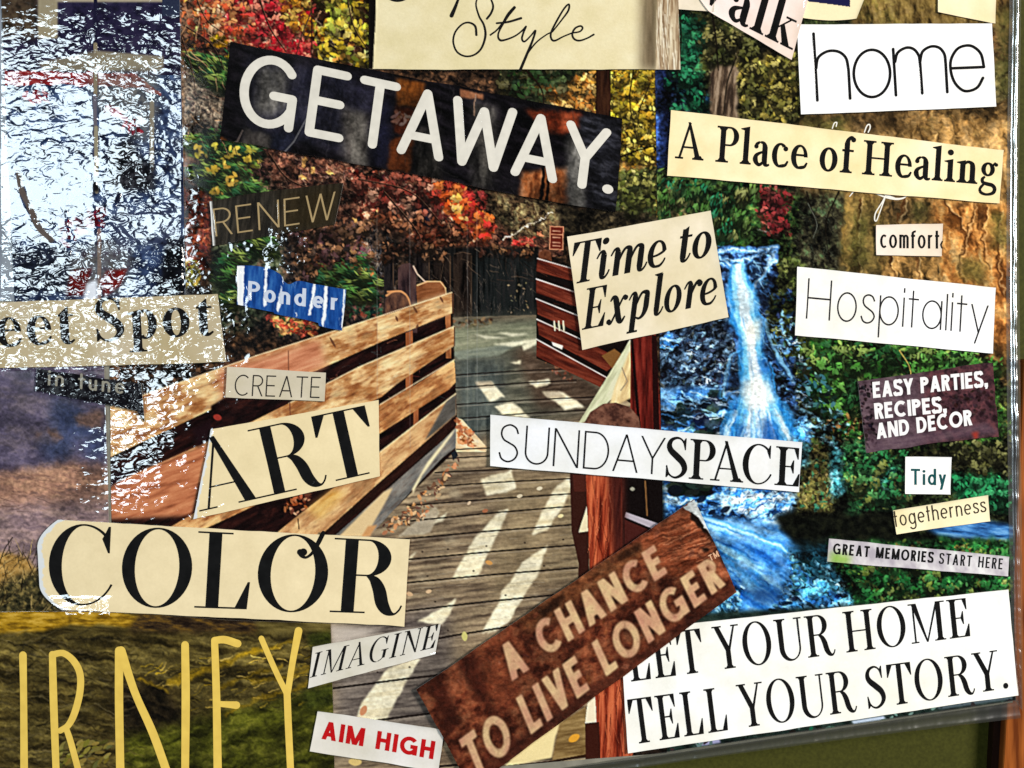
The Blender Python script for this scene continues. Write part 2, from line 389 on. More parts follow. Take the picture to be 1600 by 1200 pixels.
    if ch == 'Y':
        return (rect(0.4 - T / 2, 0, 0.4 + T / 2, 0.46) + foot(0.4) + [[(0.12 - T / 2, 1), (0.12 + T / 2, 1), (0.4 + T / 2, 0.44), (0.4 - T / 2, 0.42)]] + [[(0.4 + T / 2 - 0.01, 0.40), (0.4 + T / 2 - t2 - 0.01, 0.46), (0.66 - t2, 1), (0.66, 1)]]
                + rect(0.0, 1 - h, 0.27, 1) + thin(0.65, 0.11, 1.0, True)), 0.78
    if ch == '.': return disc(0.10, 0.07, 0.075), 0.2
    # ---- lower case
    if ch == 'a':
        return (rect(0.36 - T / 2, 0.13, 0.36 + T / 2, xh - 0.16) + ring(0.27, xh - 0.20, 0.09 + T / 2, 0.21, T, h * 1.3, 0, 120, 30)
                + strip(cat([(0.20, xh - 0.02, h * 1.2), (0.12, xh - 0.08, h * 1.8), (0.085, xh - 0.15, T * 0.55)], 5)) + disc(0.10, xh - 0.15, T * 0.42)
                + strip(cat([(0.38, xh * 0.60, h * 1.2), (0.25, xh * 0.54, h * 1.4), (0.12, xh * 0.42, T * 0.7), (0.09, xh * 0.24, T * 0.95), (0.15, 0.05, T * 0.7), (0.24, 0.03, h * 1.8), (0.37, 0.16, h)], 6))
                + strip(cat([(0.36, 0.16, T), (0.385, 0.05, T * 0.8), (0.45, 0.02, h * 1.6), (0.51, 0.05, h)], 6))), 0.52
    if ch in 'ce':
        p = ring(0.27, xh / 2, 0.245, xh / 2 + 0.01, T * 0.98, h * 1.3, 50 if ch == 'c' else 0, 275, 44, wx2=T * 0.7 if ch == 'e' else None)
        p += strip(cat([(0.27, 0.0 + h * 0.6, h * 1.6), (0.36, 0.015 + h * 0.6, h * 1.9), (0.44, 0.075, h * 1.6), (0.505, 0.19, h)], 5))
        if ch == 'e': p += rect(0.10, xh * 0.53, 0.505, xh * 0.53 + h * 1.2)
        else: p += disc(0.425, xh - 0.15, T * 0.46)
        return p, 0.54
    if ch == 'o': return ring(0.29, xh / 2, 0.265, xh / 2 + 0.012, T, h * 1.3, 0, 360, 44), 0.59
    if ch == 'f':
        return stem(0.2, 0, 0.86) + foot(0.2, T / 2 + 0.1) + rect(0.06, xh - h * 1.3, 0.40, xh) + strip(cat([(0.2, 0.84, T), (0.225, 0.95, T * 0.75), (0.30, 1.03, h * 1.8), (0.37, 1.02, h * 1.5)], 6)) + disc(0.375, 0.97, T * 0.48), 0.36
    if ch == 'g':
        return (ring(0.25, xh - 0.205, 0.20, 0.215, T * 0.85, h * 1.3, 0, 360, 40) + strip([(0.38, xh - 0.08, h * 1.2), (0.45, xh - 0.01, h * 1.4), (0.49, xh - 0.03, h)]) + disc(0.485, xh - 0.05, T * 0.36)
                + strip(cat([(0.17, 0.25, h * 1.2), (0.10, 0.17, h * 1.8), (0.12, 0.07, T * 0.65), (0.25, 0.03, T * 0.75), (0.40, 0.0, T * 0.75), (0.475, -0.10, T * 0.7), (0.43, -0.23, h * 2), (0.25, -0.29, h * 1.5), (0.09, -0.25, h * 1.8), (0.04, -0.15, T * 0.5), (0.09, -0.05, h * 1.6), (0.17, 0.03, h)], 6))), 0.53
    if ch == 'i': return stem(0.17, 0, xh - 0.06) + flag(0.17, xh) + foot(0.17, T / 2 + 0.085) + disc(0.16, xh + 0.20, T * 0.58), 0.34
    if ch == 'l': return stem(0.17, 0, 1.0) + flag(0.17, 1.05) + foot(0.17, T / 2 + 0.085), 0.34
    if ch == 'k':
        return (stem(0.17, 0, 1.0) + flag(0.17, 1.05) + foot(0.17, T / 2 + 0.085) + [[(0.25, 0.30), (0.25, 0.345), (0.45, xh - h), (0.50, xh - h)]] + rect(0.36, xh - h, 0.60, xh)
                + [[(0.28, 0.36), (0.36, 0.43), (0.60, 0.0), (0.60 - T * 1.15, 0)]] + rect(0.38, 0, 0.68, h)), 0.66
    if ch == 'n':
        return (stem(0.17, 0, xh - 0.06) + flag(0.17, xh) + foot(0.17, T / 2 + 0.085) + strip(cat([(0.19, xh - 0.15, h), (0.28, xh - 0.05, h * 1.6), (0.37, xh - 0.04, T * 0.6), (0.445, xh - 0.10, T * 0.9), (0.465, xh - 0.22, T)], 6))
                + stem(0.465, 0, xh - 0.20) + foot(0.465, T / 2 + 0.085)), 0.64
    if ch == 'p':
        return (stem(0.17, -0.30, xh - 0.06) + flag(0.17, xh) + foot(0.17, T / 2 + 0.09, -0.30) + ring(0.33, xh / 2, 0.235, xh / 2 + 0.01, T, h * 1.3, -125, 125, 44)), 0.60
    if ch == 't':
        return stem(0.18, 0.12, xh) + [[(0.18 - T / 2, xh), (0.18 + T / 2, xh), (0.18 + T / 2, xh + 0.18), (0.18 + T / 2 - 0.02, xh + 0.18), (0.07, xh)]] + rect(0.05, xh - h * 1.2, 0.36, xh) + strip(cat([(0.18, 0.14, T), (0.21, 0.05, T * 0.8), (0.28, 0.015, h * 1.8), (0.37, 0.08, h)], 6)), 0.38
    if ch == ' ': return [], 0.25
    return [], 0.3

# ---- italic lower case (drawn upright, slanted by the text's up vector)
def italic(ch, T=0.15, h=0.03, xh=0.66, **kw):
    if ch in 'TEIMAGNLP. ': return serif(ch, T, h, 0.03, xh, 0.09)
    ent = lambda x, y: strip(cat([(x - 0.17, y - 0.16, h), (x - 0.10, y - 0.03, h * 1.4), (x - 0.03, y - 0.01, T * 0.6), (x, y - 0.10, T)], 6))
    ext = lambda x: strip(cat([(x, 0.14, T), (x + 0.015, 0.04, T * 0.8), (x + 0.075, 0.02, h * 1.7), (x + 0.14, 0.09, h * 1.2), (x + 0.18, 0.19, h)], 6))
    S = lambda x, a, b: rect(x - T / 2, a, x + T / 2, b)
    arch = lambda x0, x1: strip(cat([(x0 + 0.03, xh * 0.45, h), (x0 + 0.12, xh * 0.82, h * 1.6), (x0 + 0.20, xh - 0.02, T * 0.5), (x1 - 0.01, xh - 0.05, T * 0.85), (x1, xh - 0.18, T)], 6))
    if ch == 'i': return ent(0.20, xh) + S(0.20, 0.13, xh - 0.09) + ext(0.20) + disc(0.21, xh + 0.24, T * 0.56), 0.36
    if ch == 'l': return S(0.20, 0.13, 1.02) + ext(0.20) + [[(0.20 - T / 2 - 0.09, 1.02), (0.20 - T / 2 - 0.08, 1.0), (0.2 - T / 2, 0.96), (0.2 + T / 2, 1.05)]], 0.36
    if ch == 't': return S(0.18, 0.13, xh + 0.16) + ext(0.18) + rect(0.05, xh - h * 1.5, 0.36, xh) + [[(0.18 - T / 2, xh + 0.12), (0.18 + T / 2, xh + 0.12), (0.18 + T / 2, xh + 0.22)]], 0.36
    if ch == 'm': return ent(0.20, xh) + S(0.20, 0, xh - 0.09) + arch(0.20, 0.50) + S(0.50, 0, xh - 0.17) + arch(0.50, 0.80) + S(0.80, 0.13, xh - 0.17) + ext(0.80), 0.95
    if ch == 'r': return ent(0.20, xh) + S(0.20, 0, xh - 0.09) + strip(cat([(0.23, xh * 0.45, h), (0.31, xh * 0.82, h * 1.8), (0.39, xh - 0.02, T * 0.6), (0.46, xh - 0.05, T * 0.8)], 6)) + disc(0.455, xh - 0.08, T * 0.5), 0.46
    if ch == 'o': return ring(0.28, xh / 2, 0.24, xh / 2 + 0.012, T * 0.95, h * 1.4, 0, 360, 44), 0.55
    if ch == 'e':
        return (ring(0.27, xh / 2, 0.235, xh / 2 + 0.012, T * 0.95, h * 1.4, 10, 275, 44, wx2=T * 0.7) + strip(cat([(0.27, h * 0.5, h * 1.7), (0.37, 0.03, h * 1.8), (0.45, 0.11, h * 1.3), (0.49, 0.20, h)], 5))
                + strip(cat([(0.47, xh * 0.66, T * 0.6), (0.42, xh * 0.55, h * 1.8), (0.27, xh * 0.45, h * 1.5), (0.08, xh * 0.42, h * 1.2)], 6))), 0.52
    if ch == 'p':
        return (ent(0.20, xh) + S(0.20, -0.32, xh - 0.09) + rect(0.07, -0.32 , 0.36, -0.32 + h * 1.3) + arch(0.20, 0.53) + strip(cat([(0.53, xh - 0.18, T), (0.525, 0.24, T), (0.47, 0.08, T * 0.7), (0.37, 0.01, h * 1.6), (0.26, 0.05, h)], 6))), 0.64
    if ch == 'x':
        return (strip(cat([(0.06, xh - 0.10, h), (0.13, xh - 0.01, T * 0.6), (0.21, xh - 0.08, T), (0.28, xh / 2, T), (0.35, 0.09, T), (0.43, 0.02, T * 0.6), (0.52, 0.14, h)], 6))
                + strip(cat([(0.06, 0.05, T * 0.55), (0.14, 0.03, h * 1.5), (0.28, xh / 2, h * 1.4), (0.42, xh - 0.04, h * 1.5), (0.49, xh - 0.05, T * 0.55)], 6)) + disc(0.07, 0.07, T * 0.42) + disc(0.485, xh - 0.07, T * 0.42)), 0.56
    return [], 0.3

# ---- plain stroke face; w = stroke width
def sans(ch, w=0.1, xh=0.72, wd=1.0, rnd=False, asc=1.0, geo=False):
    a = w / 2
    def P(*pts): return strip([(x * wd, y) for x, y in pts], w, caps=rnd)
    def V(x, y0=a, y1=1 - a):
        if not rnd: y0 -= a; y1 += a
        return strip([(x * wd, y0), (x * wd, y1)], w, caps=rnd)
    def Hh(y, x0, x1): return strip([(x0 * wd, y), (x1 * wd, y)], w, caps=rnd)
    def D(x0, y0, x1, y1):
        if rnd: return strip([(x0 * wd, y0 + (a if y0 < y1 else -a)), (x1 * wd, y1 + (-a if y0 < y1 else a))], w, caps=True)
        L = math.hypot((x1 - x0) * wd, y1 - y0); return diag(x0 * wd, y0, x1 * wd, y1, w * L / max(abs(y1 - y0), 0.01))
    def O(cx, cy, rx, ry, a0=0, a1=360):
        p = ring(cx * wd, cy, rx * wd + 0, ry, w, w, a0, a1, 40)
        if rnd and abs(a1 - a0) < 360:
            for t in (a0, a1):
                p += disc(cx * wd + (rx * wd - a) * math.cos(R(t)), cy + (ry - a) * math.sin(R(t)), a)
        return p
    def Sm(pts): return strip([(x * wd, y) for x, y in cat(pts, 7)], w, caps=rnd)
    aw = a / wd
    if ch == 'A': return D(0.02 + aw, 0, 0.36, 1) + D(0.70 - aw, 0, 0.36, 1) + Hh(0.30, 0.16, 0.56), 0.72 * wd
    if ch == 'C': return O(0.42, 0.5, 0.42, 0.5, 48, 312), 0.76 * wd
    if ch == 'D': return V(aw) + P((aw, a), (0.32, a)) + P((aw, 1 - a), (0.32, 1 - a)) + O(0.30, 0.5, 0.38, 0.5, -90, 90), 0.70 * wd
    if ch == 'E': return V(aw) + Hh(a, aw, 0.5) + Hh(1 - a, aw, 0.5) + Hh(0.52, aw, 0.45), 0.54 * wd
    if ch == 'G':
        return O(0.44, 0.5, 0.44, 0.5, 42, 330) + Hh(0.46, 0.50, 0.84 - aw) + V(0.84 - aw, 0.06 if rnd else 0.02 + a, 0.46), 0.86 * wd
    if ch == 'H': return V(aw) + V(0.66 - aw) + Hh(0.52, aw, 0.66 - aw), 0.68 * wd
    if ch == 'I': return V(aw), w
    if ch == 'L': return V(aw) + Hh(a, aw, 0.48), 0.50 * wd
    if ch == 'M': return V(aw) + V(0.84 - aw) + D(aw, 1, 0.42, 0.12 if not geo else 0.0) + D(0.84 - aw, 1, 0.42, 0.12 if not geo else 0.0), 0.84 * wd
    if ch == 'N': return V(aw) + V(0.68 - aw) + D(aw * 1.1, 1, 0.68 - aw * 1.1, 0), 0.68 * wd
    if ch == 'O': return O(0.45, 0.5, 0.45, 0.51), 0.90 * wd
    if ch in 'PR':
        t = 0.46
        p = V(aw) + P((aw, 1 - a), (0.28, 1 - a)) + P((aw, t + a), (0.28, t + a)) + O(0.26, (1 + t) / 2, 0.29, (1 - t) / 2, -90, 90)
        if ch == 'R': p += D(0.56 - aw, 0, 0.28, t + a * 1.2)
        return p, 0.56 * wd
    if ch == 'S':
        return Sm([(0.53, 0.76), (0.46, 0.91), (0.30, 1 - a), (0.13, 0.90), (0.07 + a * 0.5, 0.74), (0.15, 0.59), (0.30, 0.51), (0.46, 0.42), (0.54 - a * 0.3, 0.26), (0.46, 0.10), (0.29, a), (0.12, 0.09), (0.05, 0.25)]), 0.60 * wd
    if ch == 'T': return V(0.30) + Hh(1 - a, 0.0 + (aw if rnd else 0), 0.60 - (aw if rnd else 0)), 0.60 * wd
    if ch == 'U': return V(aw, 0.31, 1 - a) + V(0.64 - aw, 0.31, 1 - a) + O(0.32, 0.32, 0.32, 0.32, 180, 360), 0.64 * wd
    if ch == 'V': return D(aw, 1, 0.34, 0) + D(0.68 - aw, 1, 0.34, 0), 0.68 * wd
    if ch == 'W': return D(aw, 1, 0.24, 0) + D(0.47, 1 if not geo else 0.92, 0.24, 0) + D(0.47, 1 if not geo else 0.92, 0.70, 0) + D(0.94 - aw, 1, 0.70, 0), 0.94 * wd
    if ch == 'Y': return D(aw, 1, 0.33, 0.42) + D(0.66 - aw, 1, 0.33, 0.42) + V(0.33, a, 0.46), 0.66 * wd
    if ch == '.': return (disc(a * 1.2, a * 1.2, a * 1.2) if rnd else rect(0, 0, w * 1.1, w * 1.1)), w * 1.2
    if ch == ',': return rect(0, 0, w * 1.1, w * 1.1) + [[(w * 0.3, 0.02), (w * 1.1, 0.02), (w * 0.8, -w * 0.6), (w * 0.2, -w * 0.6)]], w * 1.2
    if ch == ' ': return [], 0.34 * wd
    b = 0.27                     # half width of a bowl
    if ch == 'o': return O(b, xh / 2, b, xh / 2), 2 * b * wd
    if ch == 'c': return O(b, xh / 2, b, xh / 2, 52, 308), 0.46 * wd
    if ch == 'e': return O(b, xh / 2, b, xh / 2, 0, 310) + Hh(xh / 2, aw, 2 * b - aw), 2 * b * wd
    if ch == 'a': return O(b, xh / 2, b, xh / 2) + V(2 * b - aw, a, xh - a), 2 * b * wd
    if ch == 'd': return O(b, xh / 2, b, xh / 2) + V(2 * b - aw, a, asc - a), 2 * b * wd
    if ch == 'p': return O(b, xh / 2, b, xh / 2) + V(aw, -0.30, xh - a), 2 * b * wd
    if ch == 'g': return O(b, xh / 2, b, xh / 2) + V(2 * b - aw, -0.08, xh - a) + O(b, -0.08, b, 0.24, 200, 360), 2 * b * wd
    if ch in 'hn':
        return V(aw, a, (asc if ch == 'h' else xh) - a) + O(0.24, xh - 0.24, 0.24, 0.24, 0, 180) + V(0.48 - aw, a, xh - 0.24), 0.48 * wd
    if ch == 'm':
        return V(aw, a, xh - a) + O(0.20, xh - 0.20, 0.20, 0.20, 0, 180) + V(0.40 - aw, a, xh - 0.20) + O(0.60 - aw * 2, xh - 0.20, 0.20, 0.20, 0, 180) + V(0.80 - aw * 3, a, xh - 0.20), (0.80) * wd - 2 * a
    if ch == 'u': return V(aw, 0.24, xh - a) + V(0.46 - aw, a, xh - a) + O(0.23, 0.23, 0.23, 0.23, 180, 360), 0.46 * wd
    if ch == 'r': return V(aw, a, xh - a) + O(0.24, xh - 0.24, 0.24, 0.24, 70, 180), 0.33 * wd
    if ch == 's':
        return Sm([(0.37, xh * 0.77), (0.31, xh * 0.92), (0.20, xh - a), (0.09, xh * 0.90), (0.06, xh * 0.74), (0.11, xh * 0.60), (0.22, xh * 0.50), (0.33, xh * 0.40), (0.38, xh * 0.25), (0.31, xh * 0.09), (0.19, a), (0.08, xh * 0.09), (0.02, xh * 0.25)]), 0.40 * wd
    if ch == 't': return V(0.12, a, asc - a * 1) + Hh(xh - a, 0.0, 0.28), 0.28 * wd
    if ch == 'f': return V(0.12, a, asc - 0.16) + O(0.30, asc - 0.18, 0.18 + aw, 0.18, 80, 180) + Hh(xh - a, 0.0, 0.28), 0.30 * wd
    if ch == 'i': return V(aw, a, xh - a) + (disc(a, xh + 0.17, a * 1.25) if w > 0.07 else V(aw, xh + 0.14, xh + 0.22)), w
    if ch == 'l': return V(aw, a, asc - a), w
    if ch == 'y': return D(aw, xh, 0.24, 0) + D(0.48 - aw, xh, 0.145, -0.28), 0.48 * wd
    return [], 0.3

def setline(text, face, p0, p1, up0, up1=None, track=0.06, kern=None, **kw):
    """lay a line of text from p0 to p1 (layout units, y down); up vectors reach cap height"""
    up1 = up1 or up0; kern = kern or {}
    x = 0; polys = []
    for i, ch in enumerate(text):
        k = kern.get(text[i - 1:i + 1], 0) if i else 0
        x += k
        ps, adv = face(ch, **kw)
        polys += [[(px + x, py) for px, py in p] for p in ps]
        x += adv + track
    xs = [px for p in polys for px, _ in p]; x0, x1 = min(xs), max(xs)
    p0, p1, up0, up1 = [np.array(q, float) for q in (p0, p1, up0, up1)]
    out = []
    for p in polys:
        q = []
        for px, py in p:
            t = (px - x0) / (x1 - x0); r = p0 + (p1 - p0) * t + py * (up0 + (up1 - up0) * t); q.append((float(r[0]), float(r[1])))
        out.append(q)
    return out

# ------------------------------------------------------------------ printing plates: what each picture's ink shows
class Plate:
    """a printed picture, worked out as ink colours on a raster and then put on the sheet's own vertices"""
    def __init__(s, x0, y0, x1, y1, col, seed=1):
        s.x0, s.y0, s.x1, s.y1 = x0, y0, x1, y1
        s.W, s.H = int(x1 - x0), int(y1 - y0)
        s.a = np.empty((s.H, s.W, 3), np.float32); s.a[:] = col
        s.r = np.random.RandomState(seed)
    def win(s, xa, ya, xb, yb):
        ix0 = max(0, int(math.floor(xa - s.x0))); iy0 = max(0, int(math.floor(ya - s.y0)))
        ix1 = min(s.W, int(math.ceil(xb - s.x0)) + 1); iy1 = min(s.H, int(math.ceil(yb - s.y0)) + 1)
        if ix1 <= ix0 or iy1 <= iy0: return None
        X, Y = np.meshgrid(np.arange(ix0, ix1) + s.x0 + 0.5, np.arange(iy0, iy1) + s.y0 + 0.5)
        return slice(iy0, iy1), slice(ix0, ix1), X, Y
    def put(s, w, m, c):
        sy, sx = w[0], w[1]
        s.a[sy, sx] += (np.asarray(c, np.float32) - s.a[sy, sx]) * np.clip(m, 0, 1)[..., None].astype(np.float32)
    @staticmethod
    def inside(pts, X, Y):
        m = np.zeros(X.shape, bool)
        for i in range(len(pts)):
            xa, ya = pts[i - 1]; xb, yb = pts[i]
            if ya == yb: continue
            c = ((ya > Y) != (yb > Y)) & (X < (xb - xa) * (Y - ya) / (yb - ya) + xa)
            m ^= c
        return m
    def mask(s, pts, soft=0.0, rag=0.0, rs=14.0, seed=3):
        xs = [p[0] for p in pts]; ys = [p[1] for p in pts]; g = soft * 1.5 + rag + 2
        w = s.win(min(xs) - g, min(ys) - g, max(xs) + g, max(ys) + g)
        if w is None: return None, None
        _, _, X, Y = w
        if rag:
            X = X + (fbm(X / rs, Y / rs, seed, 3) - 0.5) * 2 * rag * 1.6; Y = Y + (fbm(X / rs, Y / rs, seed + 40, 3) - 0.5) * 2 * rag * 1.6
        m = 0
        for dx in (-0.25, 0.25):
            for dy in (-0.25, 0.25): m = m + s.inside(pts, X + dx, Y + dy)
        m = m / 4.0
        if soft >= 1: m = blur(m, int(round(soft)))
        return w, m
    def poly(s, pts, c, a=1.0, soft=0.0, rag=0.0, **k):
        w, m = s.mask(pts, soft, rag, **k)
        if w: s.put(w, m * a, c)
    def tex(s, pts, cols, sc=(12, 12), ang=0.0, seed=7, soft=0.0, rag=0.0, a=1.0, oct=4, con=1.6, ridge=False):
        """fill with a colour ramp driven by stretched noise"""
        w, m = s.mask(pts, soft, rag)
        if not w: return
        _, _, X, Y = w; ca, sa = math.cos(R(ang)), math.sin(R(ang))
        n = fbm((X * ca + Y * sa) / sc[0], (-X * sa + Y * ca) / sc[1], seed, oct)
        if ridge: n = 1 - np.abs(n - 0.5) * 4
        n = np.clip((n - 0.5) * con + 0.5, 0, 1)
        C = np.array(cols, float); t = n * (len(C) - 1); i = np.clip(t.astype(int), 0, len(C) - 2); f = (t - i)[..., None]
        s.put(w, m * a, C[i] * (1 - f) + C[i + 1] * f)
    def line(s, pts, c, w0=2.0, w1=None, a=1.0, soft=0.6):
        w1 = w0 if w1 is None else w1
        P = np.array(pts, float); g = max(w0, w1) + 2
        w = s.win(P[:, 0].min() - g, P[:, 1].min() - g, P[:, 0].max() + g, P[:, 1].max() + g)
        if not w: return
        _, _, X, Y = w; best = np.full(X.shape, -1e9); n = len(P) - 1
        for i in range(n):
            d = P[i + 1] - P[i]; L = max((d ** 2).sum(), 1e-6)
            t = np.clip(((X - P[i][0]) * d[0] + (Y - P[i][1]) * d[1]) / L, 0, 1)
            dd = np.hypot(X - P[i][0] - t * d[0], Y - P[i][1] - t * d[1])
            best = np.maximum(best, (w0 + (w1 - w0) * (i + t) / n) / 2 - dd)
        s.put(w, np.clip(best / soft + 0.5, 0, 1) * a, c)
    def dab(s, x, y, l, wd, ang, c, a=1.0):
        w = s.win(x - l, y - l, x + l, y + l)
        if not w: return
        _, _, X, Y = w; ca, sa = math.cos(ang), math.sin(ang)
        p = ((X - x) * ca + (Y - y) * sa) / l; q = (-(X - x) * sa + (Y - y) * ca) / wd
        d = 1 - np.abs(p) ** 1.6 - q * q
        s.put(w, np.clip(d * min(wd, 3.0) * 0.9 + 0.25, 0, 1) * (d > -0.3) * a, c)
    def leaves(s, pts, n, cols, l=(3, 7), asp=(0.3, 0.6), ang=None, spread=180, a=(0.7, 1.0), jit=18):
        """n leaf-shaped touches inside an outline"""
        xs = [p[0] for p in pts]; ys = [p[1] for p in pts]; r = s.r
        X = r.uniform(min(xs), max(xs), n * 3); Y = r.uniform(min(ys), max(ys), n * 3)
        ok = np.where(s.inside(pts, X, Y))[0][:n]
        C = np.array(cols, float)
        for i in ok:
            c = C[r.randint(len(C))] + r.uniform(-jit, jit) + r.uniform(-jit / 3, jit / 3, 3)
            ll = r.uniform(*l); an = R((ang if ang is not None else 0) + r.uniform(-spread, spread))
            s.dab(X[i], Y[i], ll, ll * r.uniform(*asp), an, np.clip(c, 0, 255), r.uniform(*a))
    def clumps(s, pts, n, cols, rad=9, m=14, l=(2, 5), asp=(0.35, 0.65), ang=None, spread=180, a=(0.6, 1.0), dark=0):
        """clusters of leaves of one tint each, with shaded gaps left between them"""
        xs = [p[0] for p in pts]; ys = [p[1] for p in pts]; r = s.r
        X = r.uniform(min(xs), max(xs), n * 3); Y = r.uniform(min(ys), max(ys), n * 3)
        ok = np.where(s.inside(pts, X, Y))[0][:n]; C = np.array(cols, float)
        for i in ok:
            c0 = C[r.randint(len(C))]; rr = rad * r.uniform(0.6, 1.4); t0 = r.uniform(0, 360) if ang is None else ang
            if dark: s.dab(X[i], Y[i] + rr * 0.5, rr * 1.5, rr * 0.9, R(t0), c0 * 0.16, dark)
            for _ in range(int(m * r.uniform(0.5, 1.3))):
                g = r.normal(0, 0.5, 2) * rr; ll = r.uniform(*l); up = (rr - g[1]) / (2 * rr)
                s.dab(X[i] + g[0], Y[i] + g[1] * 0.8, ll, ll * r.uniform(*asp), R(t0 + r.uniform(-spread, spread) * 0.5), np.clip(c0 * (0.6 + 0.6 * np.clip(up, 0, 1)) + r.uniform(-16, 16), 0, 255), r.uniform(*a))
    def twigs(s, pts, n, cols, l=(10, 30), ang=0, spread=60, w=(0.8, 1.8), a=(0.4, 0.9), bend=0.3, soft=0.6):
        xs = [p[0] for p in pts]; ys = [p[1] for p in pts]; r = s.r
        X = r.uniform(min(xs), max(xs), n * 3); Y = r.uniform(min(ys), max(ys), n * 3)
        ok = np.where(s.inside(pts, X, Y))[0][:n]; C = np.array(cols, float)
        for i in ok:
            t = R(ang + r.uniform(-spread, spread)); L = r.uniform(*l) / 3; q = [(X[i], Y[i])]
            for _ in range(3):
                t += r.uniform(-bend, bend); q.append((q[-1][0] + L * math.cos(t), q[-1][1] + L * math.sin(t)))
            ww = r.uniform(*w); s.line(q, C[r.randint(len(C))] + r.uniform(-15, 15), ww, ww * 0.5, r.uniform(*a), soft)
    def natural(s, pts=None, amp=3.0, sc=6.0, con=0.5, dark=0.0, seed=61, soft=3, bigk=1.0):
        """break the touches up into irregular flecks: warped outlines, small light and dark gaps"""
        if pts is None: pts = box(s.x0 - 9, s.y0 - 9, s.x1 + 9, s.y1 + 9)
        w, m = s.mask(pts, soft)
        if not w: return
        _, _, X, Y = w
        dx = (fbm(X / sc, Y / sc, seed, 3) - 0.5) * 3.2 * amp; dy = (fbm(X / sc, Y / sc, seed + 7, 3) - 0.5) * 3.2 * amp
        C = s.at(X + dx, Y + dy)
        n = fbm(X / 5.0 + dx * 0.1, Y / 4.0 + dy * 0.1, seed + 11, 3); big = fbm(X / 34.0, Y / 34.0, seed + 19, 4)
        k = 1 + con * np.clip((n - 0.5) * 4, -1, 1) + bigk * con * np.clip((big - 0.5) * 5, -1, 1) - dark
        s.put(w, m, C * np.clip(k, 0.08, 1.8)[..., None])
    def crisp(s, k=0.6, rad=2, grain=5):
        b = np.stack([blur(s.a[..., i], rad) for i in range(3)], -1)
        s.a = s.a + k * (s.a - b) + s.r.normal(0, grain, s.a.shape[:2])[..., None]
        s.a = np.clip(s.a, 0, 255)
    def at(s, X, Y):
        fx = np.clip(X - s.x0 - 0.5, 0, s.W - 1.001); fy = np.clip(Y - s.y0 - 0.5, 0, s.H - 1.001)
        i = fx.astype(int); j = fy.astype(int); u = (fx - i)[..., None]; v = (fy - j)[..., None]
        A = s.a; i2 = np.minimum(i + 1, s.W - 1); j2 = np.minimum(j + 1, s.H - 1)
        return (A[j, i] * (1 - u) + A[j, i2] * u) * (1 - v) + (A[j2, i] * (1 - u) + A[j2, i2] * u) * v
    def __call__(s, X, Y, U, V): return s.at(X, Y)
def blur(m, r):
    r = max(1, int(r))
    for ax in (0, 1):
        for _ in range(2):
            p = np.pad(m, [(r, r) if k == ax else (0, 0) for k in range(2)], mode='edge')
            c = np.cumsum(p, axis=ax, dtype=np.float64); c = np.insert(c, 0, 0, axis=ax)
            n = m.shape[ax]
            m = (np.take(c, range(2 * r + 1, 2 * r + 1 + n), axis=ax) - np.take(c, range(0, n), axis=ax)) / (2 * r + 1)
    return m
def box(x0, y0, x1, y1): return [(x0, y0), (x1, y0), (x1, y1), (x0, y1)]

